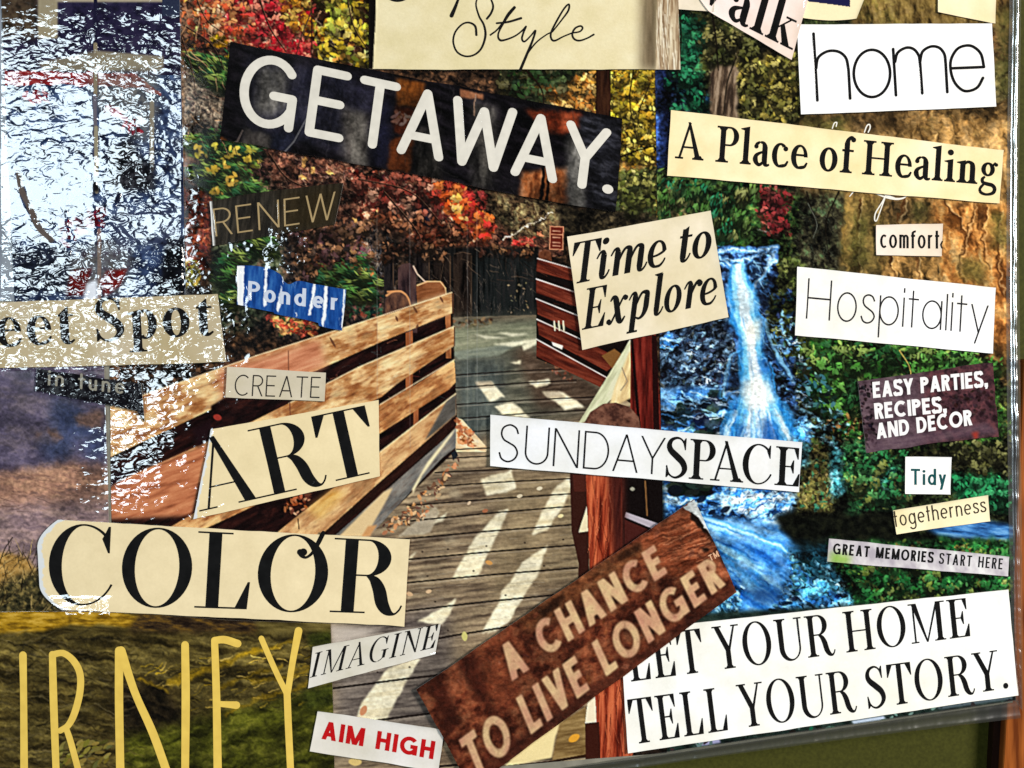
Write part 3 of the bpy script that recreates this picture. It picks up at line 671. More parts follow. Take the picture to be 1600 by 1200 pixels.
# ---- picture 1: the footbridge in autumn woods
def paint_bridge():
    p = Plate(150, -24, 1050, 1260, (30, 22, 17), 11)
    full = box(150, -24, 1050, 700)
    p.tex(full, [(8, 6, 6), (26, 18, 14), (58, 40, 28), (96, 66, 44)], (9, 7), 30, 4, con=2.0)
    # left bank: dry twigs and needles
    p.tex(box(276, -24, 372, 330), [(22, 14, 12), (70, 44, 32), (120, 84, 60), (60, 50, 44)], (10, 5), 60, 8, con=2.0)
    p.twigs(box(276, 0, 372, 240), 130, [(150, 104, 70), (196, 150, 110), (60, 30, 22), (120, 60, 40)], (12, 34), 60, 50)
    p.leaves(box(280, -20, 360, 80), 90, [(150, 60, 36), (196, 90, 50), (120, 50, 34), (220, 140, 60)], (3, 7))
    p.tex(box(284, 100, 352, 225), [(30, 26, 24), (84, 74, 62), (140, 128, 110), (60, 40, 34)], (5, 4), 20, 21, con=2.2, soft=5, a=0.85)
    # red maple
    red = [(316, -24), (490, -24), (488, 100), (440, 84), (372, 66), (338, 40)]
    p.tex(red, [(120, 16, 22), (178, 30, 40), (214, 52, 58), (232, 96, 80)], (10, 7), 30, 3, rag=8, con=1.9)
    p.leaves(red, 900, [(196, 30, 44), (224, 56, 66), (236, 96, 84), (160, 20, 30), (246, 150, 120), (110, 14, 20)], (2.5, 6.5), (0.3, 0.6))
    p.leaves([(360, 50), (480, 60), (470, 95), (380, 70)], 140, [(238, 120, 90), (246, 176, 140), (210, 60, 50)], (3, 6))
    p.leaves([(300, 0), (390, 20), (400, 75), (320, 60)], 200, [(206, 88, 48), (230, 140, 80), (170, 60, 40), (244, 190, 140)], (3, 7))
    p.leaves([(405, 0), (440, 10), (455, 60), (415, 50)], 30, [(60, 10, 14), (40, 8, 10)], (4, 8))
    org = [(432, -24), (490, -24), (488, 66), (452, 52), (436, 20)]
    p.leaves(org, 320, [(214, 140, 36), (232, 176, 66), (176, 92, 28), (246, 206, 110), (120, 60, 20)], (2.5, 6))
    # dark right of the colour seam, hanging yellow leaves
    sm = box(487, -24, 582, 122)
    p.tex(sm, [(18, 8, 6), (48, 26, 16), (70, 40, 24)], (8, 16), 80, 5, con=2.0)
    p.twigs(sm, 70, [(206, 170, 130), (150, 110, 80), (230, 210, 170)], (20, 50), 70, 50, (0.7, 1.6))
    p.line([(478, 60), (486, 44), (500, 20), (502, 18)], (206, 150, 110), 3, 2)
    p.line([(486, 72), (520, 84), (560, 104)], (214, 180, 150), 1.6)
    p.leaves(sm, 110, [(226, 196, 66), (206, 170, 40), (240, 214, 120), (220, 140, 50), (160, 170, 60)], (3.5, 9), (0.35, 0.6))
    p.leaves(box(512, 0, 545, 44), 60, [(196, 200, 70), (220, 206, 80), (150, 160, 50)], (4, 9))
    for x, y, l, c in ((340, 60, 13, (236, 190, 20)), (346, 70, 12, (214, 150, 20)), (306, 46, 7, (196, 190, 110)), (372, 58, 8, (170, 176, 80)), (328, 38, 7, (150, 160, 70)), (357, 88, 7, (226, 176, 40)), (548, 72, 9, (226, 140, 60)), (562, 66, 8, (236, 190, 50)), (510, 92, 8, (190, 196, 120))):
        p.dab(x, y, l, l * 0.5, R(60 + l * 9), c)
    # spruce twigs
    def spruce(area, n, ang, cols=((84, 128, 58), (52, 96, 44), (120, 150, 70), (30, 60, 34))):
        p.tex(area, [(20, 28, 16), (50, 84, 40), (92, 128, 62)], (6, 5), ang, 9, rag=6, soft=2, a=0.8, con=2)
        p.leaves(area, n, cols, (3.5, 8), (0.16, 0.3), ang, 35)
    spruce([(300, 84), (358, 92), (356, 142), (318, 126)], 260, 40)
    spruce([(288, 216), (330, 206), (410, 232), (404, 256), (340, 250), (296, 244)], 260, 20)
    spruce([(290, 262), (352, 252), (420, 286), (426, 300), (350, 312), (318, 300)], 300, 20)
    p.leaves([(300, 222), (400, 236), (420, 250), (330, 300), (340, 320), (366, 300)], 150, [(196, 184, 60), (170, 160, 50), (214, 170, 66), (140, 150, 60)], (3, 8), (0.2, 0.45), 20, 40)
    p.line([(344, 236), (334, 262)], (40, 24, 18), 6, 3)
    p.twigs(box(352, 240, 420, 290), 60, [(120, 70, 70), (90, 50, 50), (160, 110, 100)], (10, 26), 40, 60)
    # bank of rusty leaves down the left edge
    p.tex(box(286, 296, 330, 420), [(50, 18, 12), (104, 42, 26), (140, 66, 44)], (7, 4), 50, 13, con=2.0, soft=3)
    p.leaves(box(288, 300, 332, 420), 160, [(130, 52, 30), (96, 34, 22), (166, 96, 66), (60, 20, 14)], (3, 7), (0.25, 0.5))
    p.leaves(box(290, 408, 314, 450), 40, [(150, 140, 50), (120, 116, 40), (180, 150, 60)], (4, 8))
    p.tex(box(330, 372, 470, 520), [(18, 20, 16), (48, 58, 40), (92, 98, 74), (120, 96, 76)], (8, 6), 60, 15, con=2.0, soft=4)
    spruce([(376, 378), (424, 372), (424, 396), (388, 400)], 120, 20)
    spruce([(360, 408), (390, 420), (372, 470), (352, 450)], 120, 60)
    # leaf litter below the big word
    mid = [(400, 226), (560, 250), (760, 300), (880, 330), (880, 400), (560, 400), (520, 360), (440, 310)]
    p.tex(mid, [(16, 10, 10), (52, 30, 24), (92, 54, 40), (130, 86, 66)], (7, 5), 35, 17, con=2.2)
    p.twigs(box(400, 230, 545, 330), 220, [(110, 70, 62), (150, 110, 92), (60, 36, 34), (190, 150, 120)], (8, 24), 40, 90)
    for x, y in ((474, 278), (490, 266), (516, 270), (556, 344), (580, 348), (588, 336), (562, 376), (475, 252), (524, 376)):
        p.dab(x, y, p.r.uniform(6, 10), 3.6, R(p.r.uniform(0, 120)), (206, 150, 84))
    rust = [(545, 262), (690, 282), (720, 330), (690, 350), (640, 330), (560, 330)]
    p.leaves(rust, 520, [(120, 44, 34), (150, 72, 54), (196, 132, 104), (84, 26, 24), (50, 18, 18), (214, 160, 130)], (2.5, 6.5), (0.3, 0.55))
    p.leaves([(560, 330), (680, 340), (780, 390), (700, 400), (600, 380)], 420, [(110, 56, 38), (160, 100, 70), (70, 32, 22), (206, 150, 116), (36, 18, 14)], (2.5, 6))
    flame = [(666, 278), (716, 284), (738, 318), (776, 352), (762, 374), (716, 350), (690, 316)]
    p.leaves(flame, 520, [(216, 84, 36), (232, 120, 50), (196, 52, 40), (226, 70, 56), (150, 40, 24)], (2.5, 7), (0.3, 0.6), 45, 60)
    p.leaves([(704, 300), (722, 308), (726, 344), (712, 332)], 70, [(246, 190, 90), (250, 214, 130), (236, 140, 40)], (3, 7), (0.3, 0.5), 60, 40)
    p.leaves([(716, 290), (738, 300), (740, 330), (726, 320)], 70, [(226, 70, 60), (206, 44, 44)], (3, 7))
    p.leaves([(734, 326), (772, 342), (766, 366), (742, 352)], 90, [(216, 60, 50), (236, 100, 80), (180, 40, 40)], (2.5, 5))
    p.leaves(box(748, 300, 760, 326), 22, [(196, 66, 56), (160, 50, 44)], (3, 6))
    p.leaves([(806, 372), (832, 370), (830, 398), (800, 398)], 80, [(220, 50, 46), (196, 40, 40), (236, 120, 90)], (3, 8), (0.2, 0.4), -10, 30)
    p.tex([(644, 322), (668, 318), (674, 352), (650, 364)], [(6, 8, 14), (18, 22, 36), (30, 34, 50)], (5, 8), 80, 22, soft=3)
    olv = [(760, 300), (880, 320), (880, 345), (850, 372), (800, 368), (770, 340)]
    p.tex(olv, [(24, 18, 12), (62, 46, 32), (96, 80, 52), (120, 110, 76)], (8, 6), 60, 30, con=2.0, soft=4)
    p.twigs(olv, 90, [(140, 120, 84), (170, 150, 110), (90, 66, 44)], (10, 26), 70, 60)
    p.line([(786, 374), (812, 360), (850, 340), (862, 332)], (226, 206, 176), 2.2, 1.4)
    p.dab(843, 366, 6, 4, 0.5, (206, 120, 84))
    # dark lower thicket and the tall paling at the bend
    thick = [(440, 330), (580, 352), (700, 392), (720, 520), (560, 560), (380, 520), (440, 470)]
    p.tex(thick, [(8, 8, 10), (26, 22, 22), (56, 44, 36), (84, 60, 46)], (8, 5), 40, 33, con=2.2, soft=5)
    p.leaves([(450, 360), (560, 350), (590, 420), (520, 440)], 240, [(110, 72, 52), (70, 44, 34), (160, 110, 76), (36, 24, 20), (120, 76, 80)], (3, 8))
    p.twigs([(560, 340), (700, 400), (700, 470), (560, 450)], 170, [(150, 150, 160), (110, 96, 90), (60, 60, 72), (196, 180, 160)], (8, 26), 70, 60, (0.6, 1.3), (0.3, 0.7))
    teal = [(492, 424), (566, 404), (596, 436), (580, 464), (540, 470), (500, 450)]
    spruce(teal, 300, 20, ((56, 110, 70), (36, 90, 66), (96, 140, 90), (24, 52, 40)))
    p.leaves(teal, 60, [(190, 110, 60), (150, 90, 50), (206, 160, 90)], (3, 7))
    p.leaves([(476, 412), (506, 416), (502, 434), (484, 430)], 50, [(220, 110, 60), (236, 150, 80), (180, 70, 50)], (3, 7))
    p.leaves([(420, 496), (500, 500), (494, 524), (440, 520)], 110, [(206, 90, 60), (180, 66, 50), (220, 160, 90), (60, 80, 44)], (3, 8))
    p.leaves([(540, 450), (600, 462), (600, 500), (548, 500)], 80, [(36, 70, 46), (110, 60, 50), (24, 40, 30)], (3, 8))
    p.natural(None, 2.6, 5.0, 0.38, 0.08, bigk=1.2)
    RED = [(206, 36, 48), (230, 60, 66), (240, 100, 84), (248, 150, 120), (180, 24, 36)]
    p.clumps([(356, -20), (486, -20), (486, 96), (440, 84), (380, 64)], 120, RED, 8, 16, (2, 4.5), dark=0.3)
    p.clumps([(300, -10), (392, 10), (400, 70), (330, 50)], 44, [(214, 90, 50), (236, 150, 90), (226, 70, 60), (246, 196, 150)], 8, 12, (2.5, 5), dark=0.4)
    p.clumps([(434, -20), (488, -20), (486, 60), (452, 48)], 50, [(220, 150, 40), (240, 190, 90), (200, 110, 40)], 7, 12, (2, 4.5), dark=0.4)
    p.clumps(box(496, -20, 580, 110), 40, [(232, 200, 70), (214, 180, 50), (240, 214, 120), (226, 150, 60), (176, 184, 70)], 9, 7, (3, 7), dark=0.5)
    p.clumps([(550, 262), (690, 284), (700, 345), (570, 330)], 60, [(130, 50, 40), (170, 90, 70), (210, 150, 120), (100, 36, 30)], 9, 12, (2, 5), dark=0.5)
    p.clumps([(580, 335), (690, 345), (780, 388), (690, 398)], 44, [(130, 70, 46), (180, 116, 80), (96, 44, 30)], 9, 10, (2, 5), dark=0.5)
    p.clumps(flame, 60, [(230, 96, 40), (240, 130, 60), (214, 56, 46), (232, 80, 60)], 8, 14, (2, 5), dark=0.35)
    p.clumps([(702, 300), (720, 306), (726, 344), (714, 336)], 10, [(250, 200, 110), (246, 180, 70)], 6, 9, (2, 5))
    for a_ in ([(292, 215), (330, 206), (408, 232), (404, 252), (300, 244)], [(296, 264), (352, 252), (420, 288), (350, 310)], [(302, 88), (356, 94), (352, 140), (320, 126)], [(376, 376), (424, 372), (420, 398)], [(340, 400), (380, 396), (376, 470), (346, 470)], teal):
        p.clumps(a_, 44, [(96, 146, 66), (66, 116, 54), (150, 170, 80), (46, 100, 60)], 11, 14, (4, 8), (0.12, 0.22), 25, 70, dark=0.5)
    p.clumps([(300, 224), (400, 236), (344, 316), (330, 300)], 16, [(206, 190, 66), (190, 160, 60), (214, 170, 70)], 8, 9, (3, 6), dark=0.3)
    p.clumps([(450, 345), (580, 350), (590, 410), (460, 440)], 40, [(120, 80, 60), (90, 60, 60), (170, 120, 84)], 9, 10, (2, 5), dark=0.6)
    for q, w_ in (([(288, 40), (330, 70), (350, 110)], 2.4), ([(284, 60), (300, 110), (306, 150)], 2), ([(300, -20), (322, 30), (352, 54)], 2), ([(400, -20), (420, 40), (446, 80)], 3), ([(486, 20), (470, 60), (462, 90)], 2.4), ([(540, -20), (552, 40), (576, 80)], 2.4), ([(420, 240), (450, 280), (500, 300)], 3), ([(560, 280), (640, 300), (690, 350)], 2.4), ([(600, 300), (650, 360), (660, 390)], 3)):
        p.line(cat(q, 6)[:, :2], (26, 14, 10), w_, w_ * 0.5, 0.85)
        p.line([(x_ + 1, y_ - 1.2) for x_, y_ in cat(q, 6)[:, :2]], (150, 110, 84), 0.9, 0.5, 0.6)
    p.twigs(box(290, 20, 372, 230), 50, [(210, 160, 116), (30, 16, 12)], (16, 40), 60, 50, (0.8, 1.8))
    pal = box(690, 386, 842, 510)
    p.tex(pal, [(6, 6, 6), (16, 16, 16), (34, 30, 28)], (6, 40), 0, 40, con=2.0, soft=2)
    for x0, x1, y, c in ((708, 738, 394, (34, 25, 21)), (760, 772, 396, (30, 22, 20)), (676, 705, 394, (26, 19, 17)), (648, 672, 392, (28, 22, 22)), (600, 616, 392, (28, 24, 26))):
        q = [(x0, 500), (x0, y + 7), (x0 + 3, y + 2), ((x0 + x1) / 2, y - 1), (x1 - 3, y + 2), (x1, y + 7), (x1, 500)]
        p.tex(q, [(c[0] - 34, c[1] - 26, c[2] - 22), c, (c[0] + 14, c[1] + 12, c[2] + 8)], (4, 30), 0, 44)
        p.line([(x1 - 1.5, y + 6), (x1 - 1.5, 490)], (104, 78, 56), 1.8, 1.0, 0.6)
        p.line([(x0 + 2, y + 3), ((x0 + x1) / 2, y), (x1 - 2, y + 3)], (104, 80, 62), 1.3, a=0.5)
    p.tex(box(738, 402, 836, 500), [(6, 8, 8), (20, 24, 24), (30, 30, 30)], (4, 50), 0, 47, con=2.4, soft=2)
    p.twigs(box(690, 410, 836, 500), 120, [(84, 74, 66), (50, 50, 48), (120, 104, 90)], (5, 16), 80, 40, (0.6, 1.2), (0.3, 0.7))
    p.twigs(box(610, 380, 836, 440), 60, [(20, 14, 12), (120, 96, 76), (60, 44, 36)], (10, 34), 50, 60, (0.8, 1.8), (0.4, 0.8))
    p.clumps(box(600, 372, 700, 404), 20, [(96, 60, 42), (140, 96, 66), (60, 36, 28)], 7, 8, (2, 4.5), dark=0.6); p.clumps(box(740, 384, 836, 400), 14, [(110, 70, 46), (160, 110, 70), (70, 40, 30)], 6, 7, (2, 4), dark=0.4)
    p.leaves(box(790, 440, 830, 490), 22, [(150, 130, 96), (110, 100, 76)], (1.6, 3))
    # yellow birches top right
    yel = [(800, 100), (1036, 100), (1036, 340), (964, 336), (950, 190), (800, 160)]
    p.tex(yel, [(24, 16, 6), (90, 60, 16), (170, 124, 36), (214, 176, 60)], (8, 7), 50, 51, con=2.2)
    p.tex(box(780, 104, 925, 190), [(14, 14, 8), (40, 40, 22), (90, 74, 40)], (8, 6), 30, 53, con=2.0, soft=6)
    p.leaves(box(780, 104, 890, 180), 150, [(40, 60, 34), (60, 76, 44), (90, 84, 50), (24, 32, 20)], (4, 9))
    p.leaves([(832, 138), (930, 112), (930, 176), (880, 174)], 190, [(214, 156, 70), (190, 126, 50), (236, 190, 110), (110, 66, 24)], (3.5, 8), (0.3, 0.6))
    p.tex(box(931, 100, 954, 184), [(14, 6, 4), (44, 22, 14), (66, 36, 22)], (5, 40), 0, 55)
    p.leaves([(952, 106), (1022, 106), (1022, 262), (972, 250), (952, 190)], 620, [(226, 186, 54), (200, 150, 40), (240, 210, 100), (150, 140, 40), (96, 64, 16), (40, 26, 8)], (3, 7.5), (0.3, 0.65))
    p.line([(968, 246), (994, 236), (1022, 228)], (30, 18, 10), 4, 2.5)
    p.leaves([(966, 250), (1024, 240), (1024, 272), (970, 276)], 120, [(196, 140, 66), (150, 100, 40), (214, 170, 90)], (3, 7))
    p.tex([(968, 268), (1026, 262), (1026, 340), (960, 336)], [(26, 26, 14), (62, 66, 34), (110, 110, 56)], (6, 5), 40, 57, soft=3, con=2.2)
    p.leaves([(968, 268), (1026, 262), (1026, 335), (960, 330)], 160, [(90, 100, 44), (150, 146, 70), (50, 66, 34), (200, 190, 110)], (2.5, 6))
    p.tex([(870, 322), (1030, 334), (1030, 380), (880, 376)], [(12, 10, 8), (40, 34, 24), (70, 60, 42)], (8, 6), 20, 59, soft=3, con=2)
    p.natural([(770, 96), (1050, 96), (1050, 380), (870, 380), (950, 200), (780, 170)], 2.6, 5.0, 0.35, 0.08, seed=88, bigk=1.3)
    p.clumps([(956, 106), (1022, 106), (1022, 262), (976, 250), (956, 190)], 90, [(232, 192, 60), (246, 216, 100), (206, 156, 44), (170, 150, 44)], 8, 13, (2, 4.5), dark=0.5)
    p.clumps([(832, 138), (930, 112), (930, 172), (880, 172)], 34, [(220, 160, 76), (240, 196, 116), (190, 120, 50)], 8, 12, (2.5, 5), dark=0.5)
    p.clumps(box(780, 104, 890, 150), 26, [(50, 76, 40), (76, 92, 54), (96, 90, 56)], 9, 12, (3, 6), dark=0.5)
    p.clumps([(968, 268), (1026, 262), (1026, 335), (960, 330)], 26, [(110, 116, 54), (170, 164, 84), (70, 84, 44)], 9, 12, (2.5, 5), dark=0.5)
    p.tex(box(931, 100, 954, 184), [(14, 6, 4), (40, 20, 12), (60, 34, 20)], (5, 40), 0, 55)
    for q, w_ in (([(968, 246), (994, 236), (1022, 228)], 4), ([(990, 106), (984, 160), (996, 220)], 2.4), ([(1016, 130), (1000, 170), (996, 200)], 2), ([(820, 108), (846, 140), (850, 176)], 3)): p.line(cat(q, 6)[:, :2], (24, 14, 8), w_, w_ * 0.5, 0.9)
    # sign by the right railing
    p.poly([(859, 353), (881, 354), (880, 391), (858, 390)], (196, 130, 96))
    p.poly([(860.5, 354.5), (879.5, 355.5), (878.5, 389.5), (859.5, 388.5)], (98, 30, 20))
    p.line([(861, 366), (879, 367)], (206, 140, 104), 1.4)
    for y in (361, 371, 379, 384): p.line([(864, y), (875, y + 0.6)], (206, 150, 120), 1.8, a=0.8)
    # ---------------- deck
    deck = [(700, 496), (840, 492), (1000, 600), (1000, 760), (940, 1260), (480, 1260), (516, 840), (712, 690), (704, 520)]
    p.tex(deck, [(80, 65, 52), (134, 114, 90), (172, 150, 118)], (50, 5), -6, 61, con=1.8)
    p.tex([(704, 496), (842, 494), (905, 560), (960, 640), (720, 680)], [(58, 58, 50), (88, 86, 72), (112, 108, 92)], (30, 5), -8, 62, soft=8, con=1.8)
    p.tex([(708, 560), (790, 560), (780, 660), (720, 700)], [(58, 66, 66), (80, 88, 86), (100, 106, 98)], (5, 24), 0, 64, soft=10, con=1.6, a=0.8)
    p.tex([(800, 540), (900, 560), (960, 640), (840, 640)], [(50, 38, 30), (74, 58, 46), (96, 78, 64)], (24, 5), -8, 65, soft=8, con=1.8)
    p.tex([(780, 740), (920, 740), (915, 900), (760, 940)], [(104, 88, 66), (142, 122, 92), (166, 146, 112)], (46, 4), -5, 66, soft=14, con=1.8, a=0.8)
    p.tex([(520, 980), (700, 940), (720, 1130), (520, 1180)], [(66, 58, 56), (102, 92, 86), (134, 122, 112)], (44, 4), -6, 67, soft=12, con=2.0, a=0.9)
    # leaf-strewn far end
    p.leaves([(708, 500), (770, 496), (764, 514), (706, 522)], 80, [(90, 66, 46), (60, 46, 34), (130, 100, 70)], (2, 5))
    p.tex([(706, 512), (836, 502), (838, 530), (800, 545), (704, 552)], [(96, 98, 80), (126, 128, 104), (150, 148, 122)], (40, 4), -6, 69, soft=4)
    p.tex([(704, 550), (790, 538), (820, 530), (780, 556), (716, 562)], [(110, 116, 104), (134, 138, 120)], (40, 4), -6, 70, soft=1)
    for q in ([(738, 522), (792, 528), (760, 530)], [(770, 538), (836, 530), (838, 534), (800, 542)], [(776, 520), (830, 522), (800, 526)], [(816, 540), (840, 530), (838, 538), (818, 548)]):
        p.poly(q, (232, 226, 196), 0.9, soft=1)
    p.leaves([(840, 545), (880, 562), (900, 600), (860, 580)], 50, [(110, 60, 44), (84, 48, 36), (140, 84, 60)], (2, 4))
    # sunlight printed on the boards
    sun = (236, 228, 200)
    for q in ([(795, 794), (780, 798), (742, 840), (704, 906), (746, 901), (784, 822)], [(750, 748), (800, 735), (806, 764), (762, 776)],
              [(886, 747), (864, 766), (830, 836), (856, 829), (882, 786), (896, 747)], [(857, 851), (814, 880), (786, 930), (752, 990), (792, 972), (840, 900)],
              [(713, 934), (690, 950), (650, 972), (690, 976), (704, 958)], [(657, 1028), (606, 1043), (562, 1104), (556, 1124), (602, 1128), (632, 1070)],
              [(802, 905), (786, 920), (762, 990), (778, 984), (804, 960)], [(742, 597), (768, 596), (790, 620), (766, 628)], [(772, 634), (800, 628), (830, 652), (790, 650)],
              [(826, 596), (858, 592), (861, 599), (838, 606)], [(846, 611), (880, 612), (914, 636), (882, 640)], [(796, 566), (814, 563), (812, 570)],
              [(664, 822), (700, 800), (690, 815)], [(630, 876), (652, 862), (640, 878)], [(622, 838), (680, 792), (686, 800), (672, 832)]):
        p.tex(q, [(208, 190, 150), (240, 228, 194), (250, 242, 216)], (40, 6), -6, 131, soft=1.0, rag=1.3, a=0.97, con=1.2)
    for q in ([(742, 597), (768, 596), (772, 604), (748, 606)], [(848, 612), (872, 611), (884, 622), (858, 622)], [(622, 838), (680, 792), (686, 800), (672, 832)]):
        p.poly(q, (150, 132, 112), 0.6, soft=1)
    for x_, y_, l_ in ((760, 720, 14), (700, 770, 16), (690, 842, 18), (880, 720, 12), (820, 700, 14), (860, 660, 12), (812, 600, 10), (650, 900, 14), (740, 880, 10), (830, 930, 12), (640, 1000, 12)):
        p.poly([(x_, y_), (x_ + l_, y_ - l_ * 0.3), (x_ + l_ * 1.5, y_ + l_ * 0.2), (x_ + l_ * 0.4, y_ + l_ * 0.5)], (214, 200, 168), 0.4, soft=3, rag=4, rs=7)
    p.natural(deck, 0.8, 9, 0.06, 0.0, seed=140, soft=1, bigk=1.3)
    # board gaps
    for ya, yb, xa, xb in ((586, 576, 712, 890), (606, 594, 712, 900), (632, 620, 714, 930), (654, 640, 716, 930), (676, 664, 716, 920), (717, 704, 690, 930), (738, 729, 680, 930), (760, 746, 676, 930), (790, 770, 636, 915), (815, 789, 630, 915), (843, 819, 620, 905), (874, 851, 638, 905), (911, 887, 630, 902), (955, 928, 630, 880), (1012, 975, 600, 820), (1076, 1046, 515, 760), (1136, 1106, 515, 740), (1210, 1180, 515, 938)):
        y0 = ya if xa < 600 else ya
        p.line([(xa, ya), ((xa + xb) / 2, (ya + yb) / 2 - 1), (xb, yb)], (30, 22, 20), 2.0 + max(0, (ya - 700) / 300), a=0.95)
        p.line([(xa, ya + 3.2), ((xa + xb) / 2, (ya + yb) / 2 + 2.4), (xb, yb + 3.2)], (160, 146, 130), 1.4, a=0.4)
    p.twigs([(640, 850), (900, 800), (880, 940), (640, 1010)], 90, [(80, 72, 66), (150, 140, 124)], (10, 40), -5, 6, (0.6, 1.2), (0.2, 0.5), 0.05)
    p.poly([(514, 976), (600, 984), (520, 1012)], (214, 200, 186), 0.8, soft=4)
    gold = (248, 226, 164)
    p.poly([(884, 1120), (800, 1184), (760, 1230), (915, 1230), (915, 1186), (800, 1196), (862, 1184), (868, 1150)], gold, 0.95, soft=1)
    p.tex([(874, 1130), (915, 1104), (916, 1180), (862, 1188)], [(96, 70, 36), (136, 108, 64), (170, 140, 90)], (30, 5), -8, 72, soft=1)
    p.line([(790, 1198), (862, 1190), (916, 1180)], (48, 26, 12), 4)
    p.tex([(830, 1200), (916, 1190), (936, 1230), (800, 1240)], [(206, 170, 100), (240, 206, 140)], (30, 6), -8, 74)
    for x_, y_ in ((660, 862), (700, 858), (760, 853), (820, 848), (880, 843), (668, 900), (740, 892), (850, 884), (680, 940), (790, 930), (700, 985), (590, 1050), (640, 1042)): p.dab(x_, y_, 1.8, 1.6, 0, (40, 30, 26), 0.9)
    # fallen leaves on the deck
    for x, y, l, c in ((897, 1153, 10, (226, 160, 50)), (726, 994, 8, (206, 196, 120)), (568, 1110, 9, (206, 140, 100)), (555, 1190, 11, (220, 190, 120)), (640, 928, 6, (206, 170, 130)), (670, 924, 5, (214, 180, 140)), (876, 806, 5, (236, 214, 160)), (843, 763, 5, (220, 206, 176)), (758, 798, 5, (160, 100, 70)), (764, 879, 6, (206, 150, 84)), (812, 775, 5, (206, 190, 160)), (733, 786, 4, (206, 180, 150))):
        p.dab(x, y, l, l * 0.6, R(l * 33), c)
    p.leaves([(640, 790), (716, 712), (722, 724), (660, 812), (600, 836), (590, 826)], 160, [(160, 96, 60), (206, 140, 90), (110, 70, 50), (230, 186, 140), (84, 54, 40)], (2.5, 6))
    # ---------------- left railing
    def plank(q, cols, ang, seed, sc=(60, 5), con=1.6):
        p.tex(q, cols, (34, 7), ang, seed, con=1.9)
        p.tex(q, [tuple(v * 0.62 for v in cols[0]), cols[0], cols[-1], tuple(min(255, v * 1.1 + 12) for v in cols[-1])], (24, 13), ang, seed + 300, con=1.9, a=0.5)
        p.tex(q, [(70, 34, 20), cols[1], cols[-1]], (12, 2.4), ang, seed + 500, con=1.6, a=0.22)
    W1 = [(140, 78, 40), (204, 140, 80), (238, 190, 126), (250, 224, 172)]
    W2 = [(140, 76, 40), (210, 144, 84), (242, 198, 136)]
    DK = [(8, 3, 4), (26, 10, 10), (52, 22, 18)]
    rail = [(706, 457), (716, 700), (570, 840), (160, 840), (160, 640), (400, 557)]
    p.tex(rail, DK, (30, 6), -30, 80)
    p.twigs([(420, 590), (640, 520), (700, 620), (480, 640)], 60, [(90, 40, 36), (50, 60, 60), (120, 70, 50)], (6, 20), 40, 80, (0.8, 1.6))
    # posts behind the rails
    p.tex([(622, 520), (622, 420), (628, 413), (640, 411), (650, 418), (652, 520)], [(30, 20, 24), (66, 46, 46), (84, 60, 56)], (5, 26), 0, 82)
    p.line([(646, 416), (652, 428), (664, 440), (672, 441)], (200, 170, 150), 2.6, 1.6)
    p.tex([(652, 470), (650, 446), (664, 441), (680, 438), (692, 441), (697, 452), (698, 480), (652, 490)], [(84, 44, 22), (126, 72, 40), (160, 98, 60)], (20, 6), -10, 84)
    p.line([(652, 446), (668, 440), (688, 440), (696, 450), (697, 460)], (226, 170, 120), 2.4, 1.6)
    p.tex([(600, 500), (602, 468), (610, 456), (626, 455), (638, 464), (642, 490)], [(36, 24, 26), (70, 50, 46), (96, 70, 60)], (6, 10), 0, 86)
    p.line([(606, 456), (626, 455), (636, 464), (641, 484)], (206, 140, 90), 3.0, 1.8)
    p.tex([(634, 520), (645, 516), (645, 610), (634, 612)], [(120, 60, 30), (170, 100, 60)], (4, 20), 0, 88); p.tex([(696, 490), (704, 490), (705, 560), (697, 560)], [(120, 66, 36), (176, 110, 66)], (4, 20), 0, 89)
    p.tex([(646, 640), (654, 634), (654, 664), (646, 668)], [(130, 66, 36), (170, 100, 60)], (4, 16), 0, 90)
    plank([(706, 457), (706.5, 489), (600, 532), (497, 578), (400, 612), (330, 640), (160, 720), (160, 640), (400, 556), (560, 505)], W1, -18, 91)
    p.tex([(640, 478), (704, 458), (704, 488), (640, 512)], [(226, 186, 130), (244, 220, 170), (250, 232, 196)], (30, 6), -18, 92, soft=4)
    p.tex([(340, 578), (500, 530), (510, 572), (350, 636)], [(166, 96, 64), (206, 132, 96), (226, 164, 124)], (50, 6), -18, 93, soft=6)
    p.tex([(602, 500), (602, 470), (608, 458), (624, 455), (638, 464), (644, 486), (644, 500)], [(44, 28, 26), (84, 56, 46), (120, 80, 58)], (6, 12), 0, 87, soft=1)
    p.line(cat([(604, 462), (614, 456), (628, 456), (638, 466), (643, 486)], 6)[:, :2], (214, 150, 96), 3.4, 2.2, 0.9, 1.2)
    plank([(700, 459), (706, 457), (706.5, 489), (600, 532), (590, 536), (590, 497)], W1, -18, 191)
    for x, y, l, an in ((649, 484, 7, 60), (620, 498, 5, 70), (520, 535, 10, 60), (690, 468, 6, 60), (652, 510, 4, -60)): p.dab(x, y, l, 2.0, R(an), (96, 56, 36), 0.85)
    plank([(709, 510), (709, 541), (620, 600), (596, 620), (400, 720), (160, 812), (160, 764), (400, 656), (452, 630), (560, 574)], W1, -25, 94)
    p.tex([(160, 762), (330, 690), (300, 806), (160, 812)], [(140, 76, 48), (190, 112, 74), (214, 140, 96)], (40, 6), -20, 95, soft=3)
    p.poly([(165, 742), (210, 735), (175, 760), (165, 764)], (30, 14, 22), soft=2); p.poly([(300, 672), (340, 650), (346, 668), (310, 700)], (28, 12, 16), soft=3)
    p.tex([(330, 668), (330, 634), (350, 622), (400, 618), (404, 640), (400, 650)], DK, (16, 6), -20, 96, soft=1); p.dab(340, 652, 7, 5, 0.3, (150, 50, 40))
